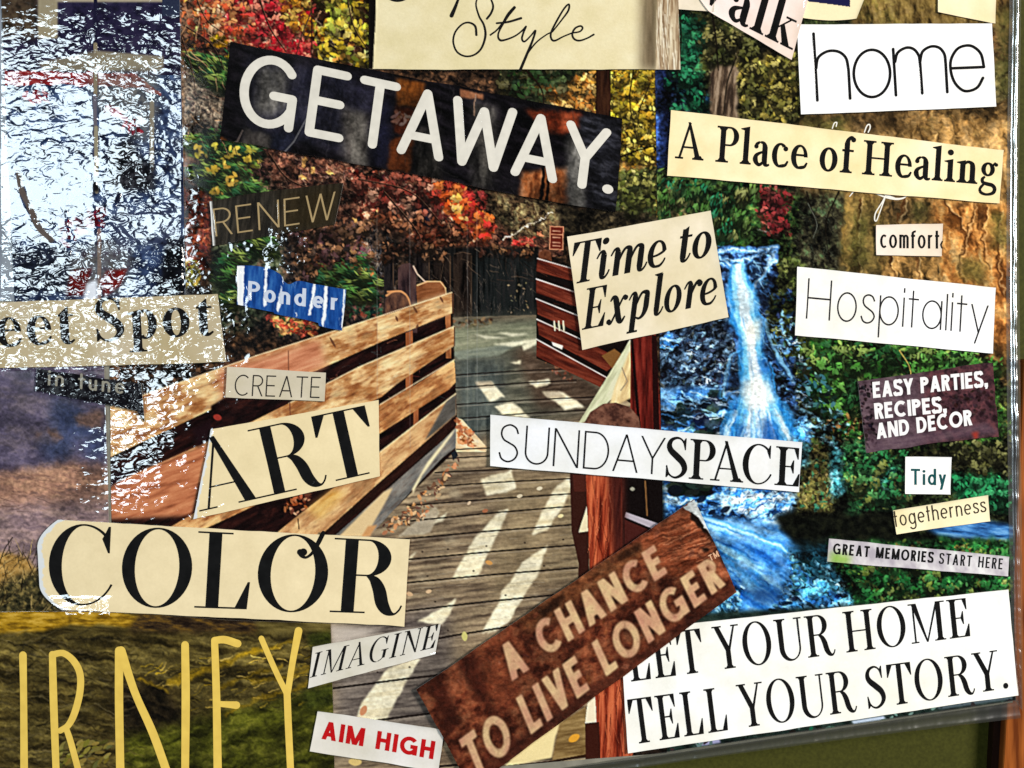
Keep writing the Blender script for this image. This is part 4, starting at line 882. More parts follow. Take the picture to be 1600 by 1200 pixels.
    plank([(710, 562), (712, 597), (702, 608), (594, 677), (440, 770), (280, 845), (230, 845), (400, 745), (500, 690), (594, 632), (650, 601)], W2, -32, 97)
    p.tex([(404, 790), (500, 740), (506, 760), (440, 810), (400, 820)], DK, (14, 6), -30, 98); p.leaves([(440, 785), (486, 770), (480, 800), (450, 806)], 40, [(170, 90, 50), (206, 150, 110), (90, 40, 26)], (3, 6))
    plank([(712, 615), (713, 648), (640, 712), (590, 756), (507, 831), (470, 845), (430, 835), (455, 814), (594, 706), (650, 662)], [(166, 108, 66), (214, 160, 104), (236, 196, 140)], -38, 99)
    p.tex([(713, 616), (713, 648), (664, 688), (700, 622)], [(70, 66, 60), (100, 94, 88)], (20, 5), -40, 100, soft=1)
    p.tex([(480, 796), (520, 764), (540, 770), (500, 812)], [(226, 166, 60), (244, 206, 120)], (20, 6), -35, 101, soft=6, a=0.7)
    p.tex([(713, 648), (705, 654), (705, 674), (520, 834), (505, 834)], [(22, 10, 8), (50, 24, 18)], (30, 5), -40, 102)
    plank([(713, 668), (716, 696), (690, 716), (640, 770), (575, 840), (520, 840), (650, 725), (690, 690)], [(90, 90, 90), (120, 116, 110), (146, 138, 128)], -42, 103)
    p.poly([(530, 838), (572, 838), (606, 778), (614, 762), (600, 768)], (226, 196, 146), soft=1); p.poly([(712, 668), (706, 680), (660, 742), (645, 772), (644, 764), (668, 722)], (250, 232, 186), soft=1)
    p.poly([(565, 838), (578, 838), (590, 820), (575, 822)], (206, 150, 96), soft=1)
    for q in ([(706, 457), (709, 458), (709, 490), (706, 489)], [(709, 510), (711, 511), (711, 541), (709, 541)]): p.poly(q, (90, 54, 36), 0.8)
    for a_, b_ in (((160, 640), (400, 556)), ((400, 556), (560, 505)), ((560, 505), (706, 457)), ((452, 630), (560, 574)), ((560, 574), (709, 510)), ((594, 632), (710, 562)), ((594, 706), (712, 615))):
        p.line([a_, b_], (250, 220, 176), 1.8, a=0.7)
    p.line([(451, 548), (451, 612)], (120, 70, 50), 1.4, a=0.8); p.line([(453, 630), (454, 662)], (120, 66, 44), 1.6); p.line([(466, 811), (467, 826)], (60, 30, 20), 1.6)
    hp = [(713, 652), (722, 655), (762, 700), (760, 706), (712, 706)]
    p.tex(hp, [(206, 160, 120), (236, 206, 160), (246, 226, 190)], (20, 5), 10, 104); p.leaves([(714, 652), (736, 672), (742, 700), (716, 690)], 70, [(206, 120, 70), (230, 160, 110), (150, 84, 50)], (2.5, 6))
    p.line([(714, 702), (766, 700)], (50, 34, 30), 2); p.poly([(705, 708), (712, 703), (716, 712), (708, 720)], (24, 30, 36))
    # ---------------- right railing
    RR = [(50, 14, 10), (92, 34, 22), (126, 56, 38)]
    p.poly([(838, 400), (905, 420), (1000, 540), (1000, 640), (940, 600), (838, 560)], (16, 9, 8))
    p.tex([(841, 404), (842, 395), (851, 390), (861, 394), (862, 408)], [(70, 34, 20), (120, 70, 46)], (6, 6), 0, 110)
    for q, e in (([(840, 404), (895, 420), (897, 440), (838, 424)], 1), ([(838, 436), (900, 457), (904, 480), (838, 458)], 1), ([(838, 467), (905, 494), (910, 522), (840, 491)], 1), ([(839, 499), (912, 532), (972, 562), (948, 580), (842, 523)], 1), ([(838, 530), (948, 590), (938, 605), (838, 557)], 1)):
        p.tex(q, RR, (40, 5), 22, 112); p.line([q[0], q[1]], (240, 220, 200), 2.0, 1.6, 0.95)
    p.twigs(box(842, 404, 905, 560), 60, [(140, 70, 50), (60, 20, 14)], (8, 24), 22, 8, (0.7, 1.4), (0.3, 0.6), 0.05)
    for x in (866, 873, 880): p.line([(x, 502), (x + 1, 516)], (214, 206, 170), 2.4)
    p.poly([(862, 534), (880, 540), (878, 546), (864, 540)], (236, 226, 206))
    p.poly([(940, 556), (960, 545), (980, 560), (960, 580)], (120, 80, 40))
    # pale slanting post, tall red posts, the round-topped newel
    p.tex([(984, 530), (976, 545), (902, 664), (930, 650), (952, 626), (990, 600), (1000, 540)], [(176, 176, 140), (214, 214, 176), (226, 220, 190)], (5, 40), 32, 114)
    p.tex([(984, 548), (994, 560), (990, 620), (950, 640), (962, 600)], [(196, 160, 110), (232, 206, 150), (244, 226, 180)], (5, 30), 20, 116, soft=1)
    p.line([(972, 575), (980, 596), (970, 610)], (160, 140, 110), 2)
    p.tex([(985, 524), (1024, 520), (1036, 720), (1010, 720), (985, 640)], [(44, 8, 6), (96, 26, 20), (136, 48, 36)], (5, 60), 0, 118)
    p.poly([(985, 530), (989, 530), (1003, 690), (998, 690)], (18, 6, 6)); p.poly([(1018, 524), (1026, 524), (1032, 720), (1022, 720)], (28, 8, 8))
    p.poly([(905, 664), (1003, 672), (1012, 720), (905, 720)], (60, 26, 20))
    p.tex([(911, 664), (922, 644), (942, 631), (962, 629), (984, 636), (998, 652), (1001, 672)], [(60, 34, 28), (104, 66, 52), (130, 88, 70)], (10, 8), 0, 120, con=2)
    p.poly([(890, 730), (918, 736), (922, 1000), (900, 1000), (904, 880), (893, 830)], (50, 22, 16))
    p.poly([(917, 790), (905, 828), (904, 832), (919, 830)], (232, 214, 176)); p.poly([(895, 742), (917, 742), (917, 768), (897, 768)], (70, 30, 22))
    p.poly([(962, 735), (1048, 745), (1048, 900), (960, 900)], (14, 8, 8)); p.poly([(978, 800), (1034, 820), (1034, 832), (976, 808)], (176, 166, 176)); p.poly([(976, 812), (1034, 836), (1034, 870), (976, 850)], (66, 26, 22)); p.line([(1008, 752), (1011, 805)], (110, 76, 44), 2.4)
    p.dab(988, 764, 4, 3, 0, (150, 146, 130))
    newel = [(915, 734), (972, 738), (972, 850), (986, 1100), (990, 1230), (934, 1230), (926, 1000)]
    p.tex(newel, [(80, 22, 12), (140, 50, 28), (182, 84, 52), (206, 104, 64)], (5, 70), 2, 122, con=2.0)
    p.twigs(newel, 130, [(60, 14, 8), (200, 110, 70), (90, 26, 14)], (20, 60), 88, 12, (0.8, 2.0), (0.4, 0.8), 0.12)
    p.tex([(950, 736), (976, 738), (976, 900), (958, 860)], [(44, 14, 12), (84, 34, 26)], (5, 50), 4, 124, soft=5)
    p.poly([(914, 1130), (936, 1128), (940, 1230), (916, 1230)], (56, 22, 14)); p.poly([(918, 1098), (930, 1088), (932, 1128), (914, 1130)], (244, 228, 196))
    # printing seams and scan lines of the copier
    for x in (589, 640, 730, 745): p.line([(x, 330), (x + 1, 700)], (170, 170, 170), 1.0, a=0.25)
    p.poly(box(486, -24, 488.5, 110), (40, 20, 16), 0.7)
    p.crisp(0.62, 2, 4)
    return p

# ---- picture 2: the blue waterfall in a mossy gorge
def paint_waterfall():
    p = Plate(1010, -24, 1600, 1200, (24, 28, 18), 23)
    p.tex(box(1010, -24, 1600, 1200), [(8, 10, 6), (22, 28, 16), (48, 56, 30), (78, 80, 44)], (16, 14), 40, 1, con=2.0)
    def green(area, n, cols, l=(2.5, 6), base=None, sc=(9, 7), seed=5, rag=8):
        if base: p.tex(area, base, sc, 40, seed, soft=4, rag=rag, con=2.0)
        p.leaves(area, n, cols, l, (0.35, 0.7), a=(0.35, 0.85), jit=14)
    # top left: emerald shade, olive trunk, pale trunk
    green(box(1040, 0, 1100, 190), 420, [(30, 100, 66), (24, 80, 56), (50, 130, 80), (14, 44, 34), (70, 140, 100)], base=[(10, 30, 26), (24, 74, 52), (44, 112, 74)], seed=6)
    green([(1080, 10), (1150, 40), (1180, 80), (1120, 120), (1090, 100)], 260, [(70, 74, 36), (96, 96, 50), (120, 110, 60), (44, 52, 26)], base=[(26, 30, 16), (66, 68, 34), (100, 94, 50)], seed=8)
    p.tex([(1110, 20), (1130, 40), (1150, 110), (1112, 110)], [(20, 18, 12), (50, 44, 26), (76, 66, 40)], (5, 40), 8, 9, soft=4, con=2)
    p.tex([(1140, 70), (1250, 60), (1250, 140), (1150, 130)], [(10, 9, 6), (28, 24, 14), (56, 48, 28)], (10, 8), 50, 11, soft=8, con=2)
    p.tex([(1112, 112), (1124, 104), (1152, 104), (1156, 190), (1108, 190)], [(60, 44, 34), (110, 88, 68), (150, 128, 104)], (5, 26), 6, 12, con=2.2)
    p.twigs([(1112, 60), (1150, 60), (1150, 180), (1112, 180)], 60, [(40, 30, 22), (130, 112, 90)], (14, 40), 84, 16, (1, 2), (0.4, 0.8))
    green([(1150, 100), (1252, 80), (1252, 200), (1150, 190)], 330, [(150, 130, 50), (110, 104, 44), (66, 66, 30), (186, 170, 84), (30, 30, 16)], base=[(20, 20, 12), (70, 64, 30), (130, 114, 56)], seed=14)
    p.tex(box(1018, 100, 1060, 320), [(8, 10, 22), (18, 26, 54), (34, 50, 92)], (6, 30), 0, 16, soft=5)
    p.tex([(1018, 180), (1030, 180), (1034, 320), (1018, 320)], [(40, 64, 140), (70, 110, 190)], (4, 40), 0, 17, soft=3)
    for q in ([(1051, 150), (1054, 150), (1056, 176), (1049, 176)], [(1068, 148), (1071, 150), (1075, 176), (1064, 176)]): p.poly(q, (120, 176, 226), soft=1.5)
    p.leaves(box(1052, 140, 1120, 180), 60, [(24, 56, 90), (40, 90, 130), (20, 60, 60)], (2, 6))
    # cliff on the right, olive above to gold below
    p.tex(box(1330, -24, 1600, 60), [(20, 16, 8), (66, 52, 26), (110, 92, 44), (140, 122, 66)], (9, 12), 70, 21, con=2.1)
    green(box(1340, -24, 1400, 40), 200, [(90, 96, 36), (130, 126, 60), (50, 56, 22), (160, 150, 70)])
    p.tex(box(1540, -24, 1600, 100), [(30, 18, 12), (76, 50, 32), (124, 88, 56)], (8, 8), 50, 22, con=2.1, soft=4)
    p.tex(box(1545, 100, 1600, 180), [(30, 26, 14), (84, 74, 44), (130, 116, 76)], (8, 10), 60, 23, con=2.1, soft=4)
    rock = [(1235, 168), (1600, 160), (1600, 620), (1320, 440), (1318, 300), (1240, 230)]
    p.tex(rock, [(30, 20, 10), (90, 66, 36), (146, 110, 62), (176, 138, 84)], (13, 10), 70, 25, con=2.1, soft=4)
    p.leaves(box(1250, 175, 1460, 250), 300, [(130, 100, 60), (90, 66, 36), (160, 126, 80), (50, 34, 18)], (3, 9), (0.3, 0.6), 70, 50, (0.3, 0.7))
    p.tex([(1250, 176), (1400, 172), (1400, 210), (1260, 200)], [(20, 14, 8), (56, 40, 22), (90, 66, 40)], (10, 8), 60, 26, soft=8, con=2)
    gold = [(1470, 190), (1585, 185), (1590, 300), (1500, 260), (1470, 230)]
    p.tex(gold, [(90, 56, 24), (170, 118, 56), (206, 150, 80), (226, 180, 116)], (9, 8), 60, 28, soft=8, con=2.0)
    p.leaves(box(1400, 180, 1590, 240), 220, [(206, 150, 80), (150, 106, 56), (110, 74, 40), (226, 186, 130), (130, 110, 56)], (3, 8), a=(0.3, 0.7))
    # olive trunk under the long cream strip
    p.tex([(1196, 280), (1326, 300), (1316, 430), (1240, 440), (1200, 400)], [(8, 8, 6), (26, 24, 18), (52, 50, 34), (60, 76, 50)], (10, 8), 60, 30, soft=6, con=2)
    p.twigs(box(1230, 290, 1320, 420), 90, [(70, 80, 64), (90, 90, 70), (40, 40, 30)], (14, 40), 70, 30, (0.7, 1.4), (0.3, 0.6))
    p.tex([(1326, 296), (1366, 306), (1372, 350), (1362, 440), (1318, 436), (1316, 360)], [(44, 36, 12), (110, 92, 36), (150, 130, 60), (170, 140, 66)], (6, 44), 6, 32, con=2.0)
    p.tex([(1366, 306), (1452, 314), (1452, 352), (1380, 350)], [(20, 14, 8), (70, 50, 30), (120, 94, 60), (150, 124, 84)], (8, 14), 84, 33, con=2.2)
    p.tex([(1372, 398), (1500, 398), (1510, 450), (1360, 430)], [(50, 30, 10), (140, 94, 34), (190, 140, 60), (226, 184, 100)], (7, 6), 40, 34, con=2.2, soft=3)
    amber = [(1452, 312), (1582, 322), (1582, 470), (1540, 462), (1470, 440), (1470, 352)]
    p.tex(amber, [(90, 46, 14), (176, 104, 40), (214, 146, 66), (236, 184, 110)], (12, 16), 70, 36, con=2.0, soft=2)
    p.twigs(amber, 44, [(60, 30, 10), (90, 46, 16)], (16, 50), 70, 40, (1.6, 3.6), (0.5, 0.9))
    p.leaves(amber, 160, [(236, 180, 100), (206, 134, 56), (150, 86, 30), (244, 206, 150)], (3, 9), (0.3, 0.6), 70, 60, (0.3, 0.6))
    p.line([(1478, 318), (1500, 352), (1508, 372), (1498, 420)], (50, 24, 8), 5, 3); p.line([(1462, 322), (1490, 345)], (40, 20, 8), 5, 3); p.line([(1502, 360), (1518, 330), (1520, 318)], (60, 32, 12), 4, 2)
    p.tex([(1546, 460), (1584, 470), (1584, 590), (1546, 590)], [(30, 24, 12), (90, 66, 34), (150, 100, 54)], (8, 9), 50, 38, con=2.2, soft=3)
    green(box(1552, 520, 1584, 700), 150, [(90, 130, 60), (60, 96, 44), (120, 110, 56), (34, 50, 26)])
    # brushy bank above the fall
    bank = [(1020, 268), (1190, 285), (1250, 310), (1230, 400), (1120, 398), (1020, 340)]
    green(bank, 520, [(56, 96, 44), (90, 116, 56), (40, 70, 34), (120, 130, 66), (24, 40, 24), (30, 110, 70)], base=[(16, 26, 14), (50, 80, 36), (96, 116, 56)], seed=41, l=(2.5, 7))
    p.leaves(box(1040, 290, 1070, 340), 50, [(160, 130, 90), (120, 100, 70)], (3, 7), a=(0.4, 0.7))
    p.leaves([(1180, 296), (1240, 296), (1236, 370), (1190, 360)], 150, [(130, 40, 44), (96, 30, 34), (160, 66, 60), (60, 24, 24)], (2.5, 6), a=(0.4, 0.8))
    p.line([(1184, 356), (1200, 362), (1214, 366)], (200, 206, 206), 2, a=0.7)
    p.tex([(1110, 300), (1180, 320), (1196, 396), (1120, 392)], [(10, 20, 10), (34, 60, 28), (70, 96, 44)], (8, 8), 50, 43, soft=8, con=2, a=0.7)
    # right of the fall: mossy slope
    slope = [(1236, 380), (1256, 420), (1250, 540), (1330, 560), (1300, 640), (1240, 640), (1196, 520), (1210, 430)]
    green(slope, 520, [(56, 70, 34), (84, 92, 44), (36, 44, 24), (110, 116, 60), (20, 24, 14)], base=[(14, 16, 10), (46, 56, 28), (80, 88, 44)], seed=45)
    moss = [(1252, 530), (1400, 540), (1560, 560), (1565, 720), (1340, 700), (1290, 640), (1250, 600)]
    green(moss, 700, [(56, 120, 44), (84, 146, 60), (36, 84, 34), (120, 150, 70), (22, 44, 20), (16, 26, 14)], base=[(12, 18, 8), (40, 84, 30), (84, 130, 52)], seed=47, l=(3, 7))
    p.tex([(1250, 560), (1290, 550), (1300, 650), (1250, 640)], [(10, 10, 8), (36, 34, 22), (66, 60, 40)], (8, 8), 50, 49, soft=6, con=2)
    p.twigs(moss, 60, [(190, 160, 80), (150, 140, 70), (30, 30, 16)], (10, 34), 60, 50, (0.8, 1.6), (0.3, 0.7))
    left = [(1000, -30), (1330, -30), (1330, 160), (1240, 170), (1240, 260), (1320, 300), (1310, 460), (1600, 560), (1600, 1210), (1000, 1210)]
    p.natural(left, 3.0, 6.0, 0.45, 0.14, bigk=1.3)
    p.natural([(1330, -30), (1610, -30), (1610, 560), (1310, 450), (1320, 300), (1240, 260), (1240, 170), (1330, 160)], 5.0, 12.0, 0.24, 0.10, seed=91, bigk=1.8)
    face = [(1326, 296), (1600, 316), (1600, 600), (1546, 560), (1540, 470), (1316, 440), (1316, 360)]
    p.tex(face, [(40, 28, 14), (108, 80, 42), (164, 122, 68), (200, 156, 96)], (26, 10), 82, 92, soft=4, con=2.2, rag=5)
    p.tex([(1326, 296), (1400, 306), (1400, 350), (1370, 440), (1316, 440)], [(40, 32, 14), (96, 80, 40), (136, 114, 62), (160, 130, 70)], (34, 8), 84, 93, soft=10, con=2.2, a=0.85)
    p.tex([(1376, 306), (1450, 314), (1450, 352), (1384, 350)], [(24, 18, 10), (80, 60, 36), (126, 98, 62)], (20, 8), 80, 94, soft=7, con=2.2, a=0.85)
    p.tex([(1456, 314), (1600, 322), (1600, 560), (1548, 540), (1540, 462), (1470, 440)], [(84, 46, 18), (158, 98, 46), (200, 138, 72), (228, 180, 114)], (30, 12), 80, 95, soft=6, con=2.1, a=0.9)
    for q, w_ in (([(1476, 316), (1498, 346), (1506, 372), (1498, 410), (1506, 440)], 5), ([(1508, 368), (1520, 336), (1522, 318)], 3.5), ([(1540, 324), (1536, 370), (1546, 420)], 4), ([(1562, 330), (1556, 400), (1566, 460)], 4), ([(1390, 400), (1396, 430)], 3), ([(1430, 400), (1436, 440)], 3), ([(1344, 310), (1338, 370), (1342, 430)], 4), ([(1410, 312), (1404, 346)], 4)):
        p.line(cat(q, 6)[:, :2], (58, 30, 12), w_, w_ * 0.5, 0.75, 3); p.line([(x_ + 4, y_) for x_, y_ in cat(q, 6)[:, :2]], (246, 206, 146), 2.5, 1.2, 0.5, 2.5)
    p.tex(box(1330, -24, 1600, 44), [(36, 26, 12), (90, 70, 36), (140, 112, 60), (170, 140, 84)], (26, 9), 78, 96, soft=5, con=2.2, a=0.7)
    p.tex(box(1250, 180, 1600, 300), [(60, 42, 20), (140, 104, 56), (190, 146, 86), (216, 174, 114)], (26, 10), 76, 97, soft=8, con=2.2, a=0.75)
    p.tex([(1240, 172), (1420, 172), (1400, 214), (1250, 200)], [(24, 17, 9), (70, 52, 30), (110, 84, 50)], (16, 8), 60, 98, soft=9, con=2.2, a=0.8)
    for q in ([(1330, 330), (1362, 330), (1356, 420), (1326, 420)], [(1420, 320), (1450, 322), (1446, 348), (1424, 348)], [(1546, 330), (1580, 340), (1578, 400), (1552, 390)], [(1500, 400), (1540, 410), (1536, 450), (1500, 440)], [(1250, 186), (1330, 180), (1320, 220), (1260, 210)], [(1552, 20), (1580, 10), (1580, 150), (1556, 140)]):
        p.tex(q, [(40, 36, 16), (84, 84, 40), (110, 100, 50)], (12, 9), 70, 101, soft=7, rag=8, con=2, a=0.7)
    p.natural([(1240, 170), (1610, 160), (1610, 610), (1310, 450), (1320, 300)], 4.5, 11, 0.16, 0.0, seed=99, bigk=1.2)
    GR = [(76, 140, 56), (100, 160, 70), (54, 110, 46), (140, 166, 84), (44, 96, 50)]
    p.clumps([(1256, 535), (1540, 545), (1560, 570), (1340, 600), (1340, 700), (1280, 640)], 130, GR, 12, 18, (2.5, 6), (0.25, 0.5), dark=0.6)
    p.clumps([(1024, 275), (1186, 288), (1180, 396), (1110, 390), (1024, 330)], 70, [(76, 120, 54), (110, 140, 70), (50, 90, 44), (136, 140, 80), (40, 120, 80)], 11, 16, (2.5, 6), (0.2, 0.45), -70, 80, dark=0.55)
    p.clumps([(1236, 390), (1256, 430), (1250, 540), (1204, 520), (1212, 430)], 34, [(80, 92, 44), (110, 116, 60), (56, 66, 34)], 11, 14, (2.5, 5), dark=0.6)
    p.clumps(box(1040, 0, 1096, 180), 44, [(40, 124, 82), (60, 146, 96), (28, 96, 66)], 10, 14, (2, 5), dark=0.55)
    p.clumps([(1084, 10), (1150, 44), (1180, 80), (1120, 110)], 26, [(96, 96, 50), (130, 122, 70), (70, 76, 40)], 10, 13, (2, 5), dark=0.55)
    p.clumps([(1154, 104), (1250, 84), (1250, 196), (1156, 186)], 46, [(164, 146, 66), (126, 120, 56), (190, 176, 96), (84, 84, 40)], 10, 14, (2, 5), dark=0.6)
    p.clumps([(1184, 298), (1236, 298), (1232, 366), (1192, 356)], 22, [(150, 50, 50), (120, 40, 44), (176, 84, 76)], 9, 12, (2, 5), dark=0.5)
    p.tex([(1112, 110), (1124, 104), (1150, 104), (1154, 190), (1108, 190)], [(50, 38, 30), (104, 84, 66), (150, 128, 106)], (5, 26), 6, 12, con=2.4, soft=2, rag=3)
    for q, w_ in (([(1112, 20), (1118, 60), (1122, 110)], 4), ([(1150, 90), (1136, 130), (1130, 180)], 3), ([(1060, 0), (1064, 60), (1058, 120)], 3), ([(1310, 300), (1290, 350), (1296, 410)], 3), ([(1260, 300), (1274, 350)], 2.4), ([(1400, 560), (1420, 590), (1440, 600)], 2.4)): p.line(cat(q, 6)[:, :2], (18, 14, 9), w_, w_ * 0.5, 0.85, 1.2)
    p.line(cat([(1262, 318), (1276, 350), (1270, 372)], 6)[:, :2], (120, 124, 110), 1.2, a=0.6); p.line(cat([(1405, 548), (1420, 572), (1424, 596)], 6)[:, :2], (200, 176, 90), 2, 1, 0.8)
    # wet rocks left of the fall
    wet = [(1018, 500), (1150, 490), (1160, 610), (1140, 720), (1030, 720)]
    p.tex(wet, [(6, 8, 14), (18, 24, 36), (40, 56, 76), (84, 112, 140)], (9, 5), -25, 51, con=2.3)
    p.leaves(wet, 420, [(10, 12, 20), (24, 30, 44), (70, 100, 130), (130, 166, 196), (44, 64, 90), (60, 66, 66)], (3, 8), (0.2, 0.45), -20, 45)
    p.twigs(wet, 130, [(150, 190, 220), (96, 140, 180), (200, 220, 236)], (6, 18), -25, 60, (0.8, 2.0), (0.4, 0.8))
    p.leaves(box(1028, 520, 1060, 545), 40, [(60, 120, 190), (130, 180, 230)], (4, 8), (0.2, 0.4), 0, 20)
    # rocks round the head and the right of the fall
    hd = [(1120, 384), (1216, 386), (1214, 440), (1196, 480), (1200, 560), (1240, 560), (1248, 680), (1190, 690), (1130, 470)]
    p.tex(hd, [(6, 8, 16), (20, 30, 54), (50, 84, 140), (96, 150, 210)], (9, 8), 40, 53, con=2.2)
    p.leaves([(1195, 440), (1245, 450), (1250, 620), (1200, 600)], 170, [(8, 10, 14), (24, 34, 50), (40, 70, 110), (110, 160, 206), (20, 40, 30)], (3, 8), (0.25, 0.5))
    p.twigs([(1186, 480), (1250, 540), (1260, 640), (1200, 640)], 70, [(120, 176, 226), (70, 130, 200), (190, 216, 236)], (8, 24), 20, 50, (1, 2.4), (0.5, 0.9))
    p.leaves([(1246, 560), (1290, 590), (1330, 680), (1270, 700)], 130, [(14, 22, 20), (30, 60, 60), (60, 110, 120), (130, 180, 190), (20, 40, 28)], (3, 7))
    for q, w0 in (([(1122, 394), (1150, 390), (1180, 392), (1214, 386)], 5), ([(1124, 402), (1150, 408), (1190, 398), (1212, 394)], 4), ([(1208, 398), (1204, 414), (1196, 430), (1184, 446)], 6), ([(1126, 412), (1140, 418), (1160, 416)], 4), ([(1210, 408), (1196, 420)], 5)):
        p.line(cat(q, 6)[:, :2], (96, 160, 226), w0 + 3, a=0.75, soft=3); p.line(cat(q, 6)[:, :2], (190, 220, 244), w0 * 0.5, a=0.8, soft=2)
    p.natural([(1018, 495), (1150, 490), (1150, 610), (1030, 620)], 3.2, 6, 0.5, 0.0, seed=5); p.natural([(1190, 380), (1250, 440), (1260, 690), (1195, 690)], 3.2, 6, 0.5, 0.05, seed=6); p.natural([(1120, 384), (1216, 386), (1200, 480), (1135, 480)], 2.5, 6, 0.4, seed=7)
    # rapids crossing below
    rp = [(1026, 610), (1100, 604), (1150, 620), (1262, 650), (1270, 720), (1028, 720)]
    p.tex(rp, [(14, 30, 56), (34, 80, 140), (70, 136, 206), (130, 186, 236)], (26, 7), 8, 55, con=2.1, soft=4)
    p.leaves([(1030, 640), (1140, 610), (1140, 680), (1040, 680)], 80, [(14, 20, 30), (30, 50, 60), (40, 60, 50), (20, 30, 44)], (6, 16), (0.4, 0.7), 0, 30, (0.6, 0.95))
    p.twigs(rp, 150, [(140, 196, 240), (84, 150, 220), (206, 226, 240)], (16, 44), 6, 24, (1.4, 3.6), (0.35, 0.7), 0.25)
    p.natural(rp, 3.5, 10, 0.3, seed=8)
    # the falling water: strands along a stepped path, white at the heart and cyan blue outside
    def strands(path, n, core, mid, out, wd=(2, 5), ln=(0.06, 0.18), a=(0.25, 0.6), soft=2.5):
        P_ = cat(path, 12); T_ = np.linspace(0, 1, len(P_)); r = p.r
        g = lambda t, k: np.interp(t, T_, P_[:, k])
        for _ in range(n):
            o = np.clip(r.normal(0, 0.5), -1.1, 1.1); t0 = r.uniform(-0.05, 0.95); t = np.linspace(t0, t0 + r.uniform(*ln), 6)
            q = [(g(k, 0) + o * g(k, 2), g(k, 1)) for k in np.clip(t, 0, 1)]
            f = abs(o); c = np.array(core if f < 0.38 else mid if f < 0.75 else out, float) + r.uniform(-14, 14)
            ww = r.uniform(*wd); p.line(q, c, ww, ww * 0.6, r.uniform(*a), soft)
    fall = [(1154, 414, 12), (1155, 440, 15), (1160, 456, 22), (1163, 484, 19), (1167, 506, 25), (1174, 530, 18), (1175, 552, 19), (1180, 585, 26), (1182, 612, 27), (1186, 640, 44), (1190, 690, 64)]
    F = cat(fall, 8); edge_ = [(x_ - w_, y_) for x_, y_, w_ in F] + [(x_ + w_, y_) for x_, y_, w_ in F[::-1]]
    p.tex(edge_, [(14, 78, 150), (40, 140, 214), (96, 188, 238)], (6, 40), 2, 57, soft=3, rag=4, con=1.8, a=0.95)
    strands([(1207, 396, 5), (1196, 424, 5), (1184, 440, 6), (1178, 456, 6)], 26, (214, 236, 248), (110, 186, 240), (50, 130, 216), (1.5, 3.5), (0.2, 0.5))
    strands([(1128, 404, 4), (1138, 414, 5), (1148, 424, 6)], 20, (206, 232, 246), (100, 180, 240), (50, 130, 216), (1.5, 3.5), (0.3, 0.6))
    strands([(1136, 446, 4), (1140, 474, 6), (1150, 496, 7), (1160, 516, 7)], 30, (150, 206, 244), (70, 156, 232), (40, 120, 206), (1.5, 3.5), (0.2, 0.5))
    strands([(1196, 500, 4), (1206, 540, 6), (1226, 575, 8), (1240, 600, 6)], 30, (130, 196, 240), (50, 136, 216), (24, 80, 160), (1.2, 3), (0.2, 0.4))
    strands([(1158, 548, 4), (1142, 556, 6), (1136, 580, 6), (1128, 620, 8)], 26, (120, 190, 240), (50, 136, 216), (24, 84, 160), (1.2, 3), (0.2, 0.4))
    strands(fall, 520, (226, 240, 246), (124, 204, 242), (46, 144, 218))
    for q, c, a_ in (([(1146, 454), (1178, 452), (1180, 486), (1150, 490)], (206, 232, 244), 0.6), ([(1166, 504), (1188, 500), (1186, 534), (1166, 540)], (242, 238, 224), 0.8), ([(1158, 594), (1204, 590), (1208, 630), (1182, 644), (1160, 628)], (240, 242, 236), 0.85), ([(1146, 424), (1164, 424), (1166, 446), (1148, 446)], (190, 224, 244), 0.5)):
        p.poly(q, c, a_, soft=5, rag=5, rs=9)
    for q in ([(1184, 556), (1200, 562), (1202, 588), (1186, 584)], [(1190, 652), (1210, 656), (1214, 692), (1188, 692)], [(1152, 662), (1168, 660), (1164, 692), (1148, 692)]): p.poly(q, (18, 70, 150), 0.7, soft=4, rag=3)
    strands([(1176, 640, 14), (1166, 690, 16)], 40, (220, 236, 246), (150, 206, 244), (80, 160, 232), (2, 4), (0.2, 0.5)); strands([(1206, 636, 10), (1236, 690, 14)], 50, (226, 240, 246), (130, 200, 244), (60, 146, 228), (2, 4), (0.2, 0.5)); strands([(1150, 640, 8), (1130, 690, 10)], 40, (206, 232, 246), (120, 190, 242), (60, 146, 228), (2, 4), (0.2, 0.5))
    for q in ([(1182, 440), (1200, 446), (1196, 486), (1184, 474), (1178, 456)], [(1136, 500), (1146, 506), (1150, 524), (1136, 522)], [(1192, 520), (1206, 530), (1210, 566), (1196, 574), (1194, 548)], [(1140, 580), (1156, 586), (1154, 606), (1140, 606)], [(1164, 412), (1190, 404), (1196, 424), (1182, 436), (1170, 430)], [(1130, 446), (1138, 452), (1138, 470), (1130, 468)]):
        p.tex(q, [(8, 12, 24), (22, 36, 60), (50, 90, 140)], (8, 6), 30, 58, soft=2, rag=4, con=2)
    p.twigs([(1166, 410), (1196, 404), (1210, 560), (1190, 570)], 26, [(150, 206, 240), (80, 150, 220)], (8, 20), 50, 40, (1, 2.2), (0.5, 0.9), 0.3, 1.2)
    p.natural([(1120, 400), (1220, 400), (1250, 692), (1120, 692)], 1.6, 9, 0.12, seed=15, bigk=0.6)
    # white water and the big blue pool
    wh = [(1036, 744), (1270, 742), (1250, 800), (1210, 830), (1040, 830)]
    p.tex(wh, [(10, 20, 40), (40, 100, 176), (104, 170, 230), (190, 222, 244)], (22, 6), -4, 61, con=2.2, soft=3)
    p.tex([(1130, 756), (1250, 752), (1236, 800), (1180, 815), (1140, 790)], [(40, 110, 196), (110, 180, 236), (196, 226, 244), (230, 240, 246)], (16, 5), -20, 62, con=2.2, soft=4)
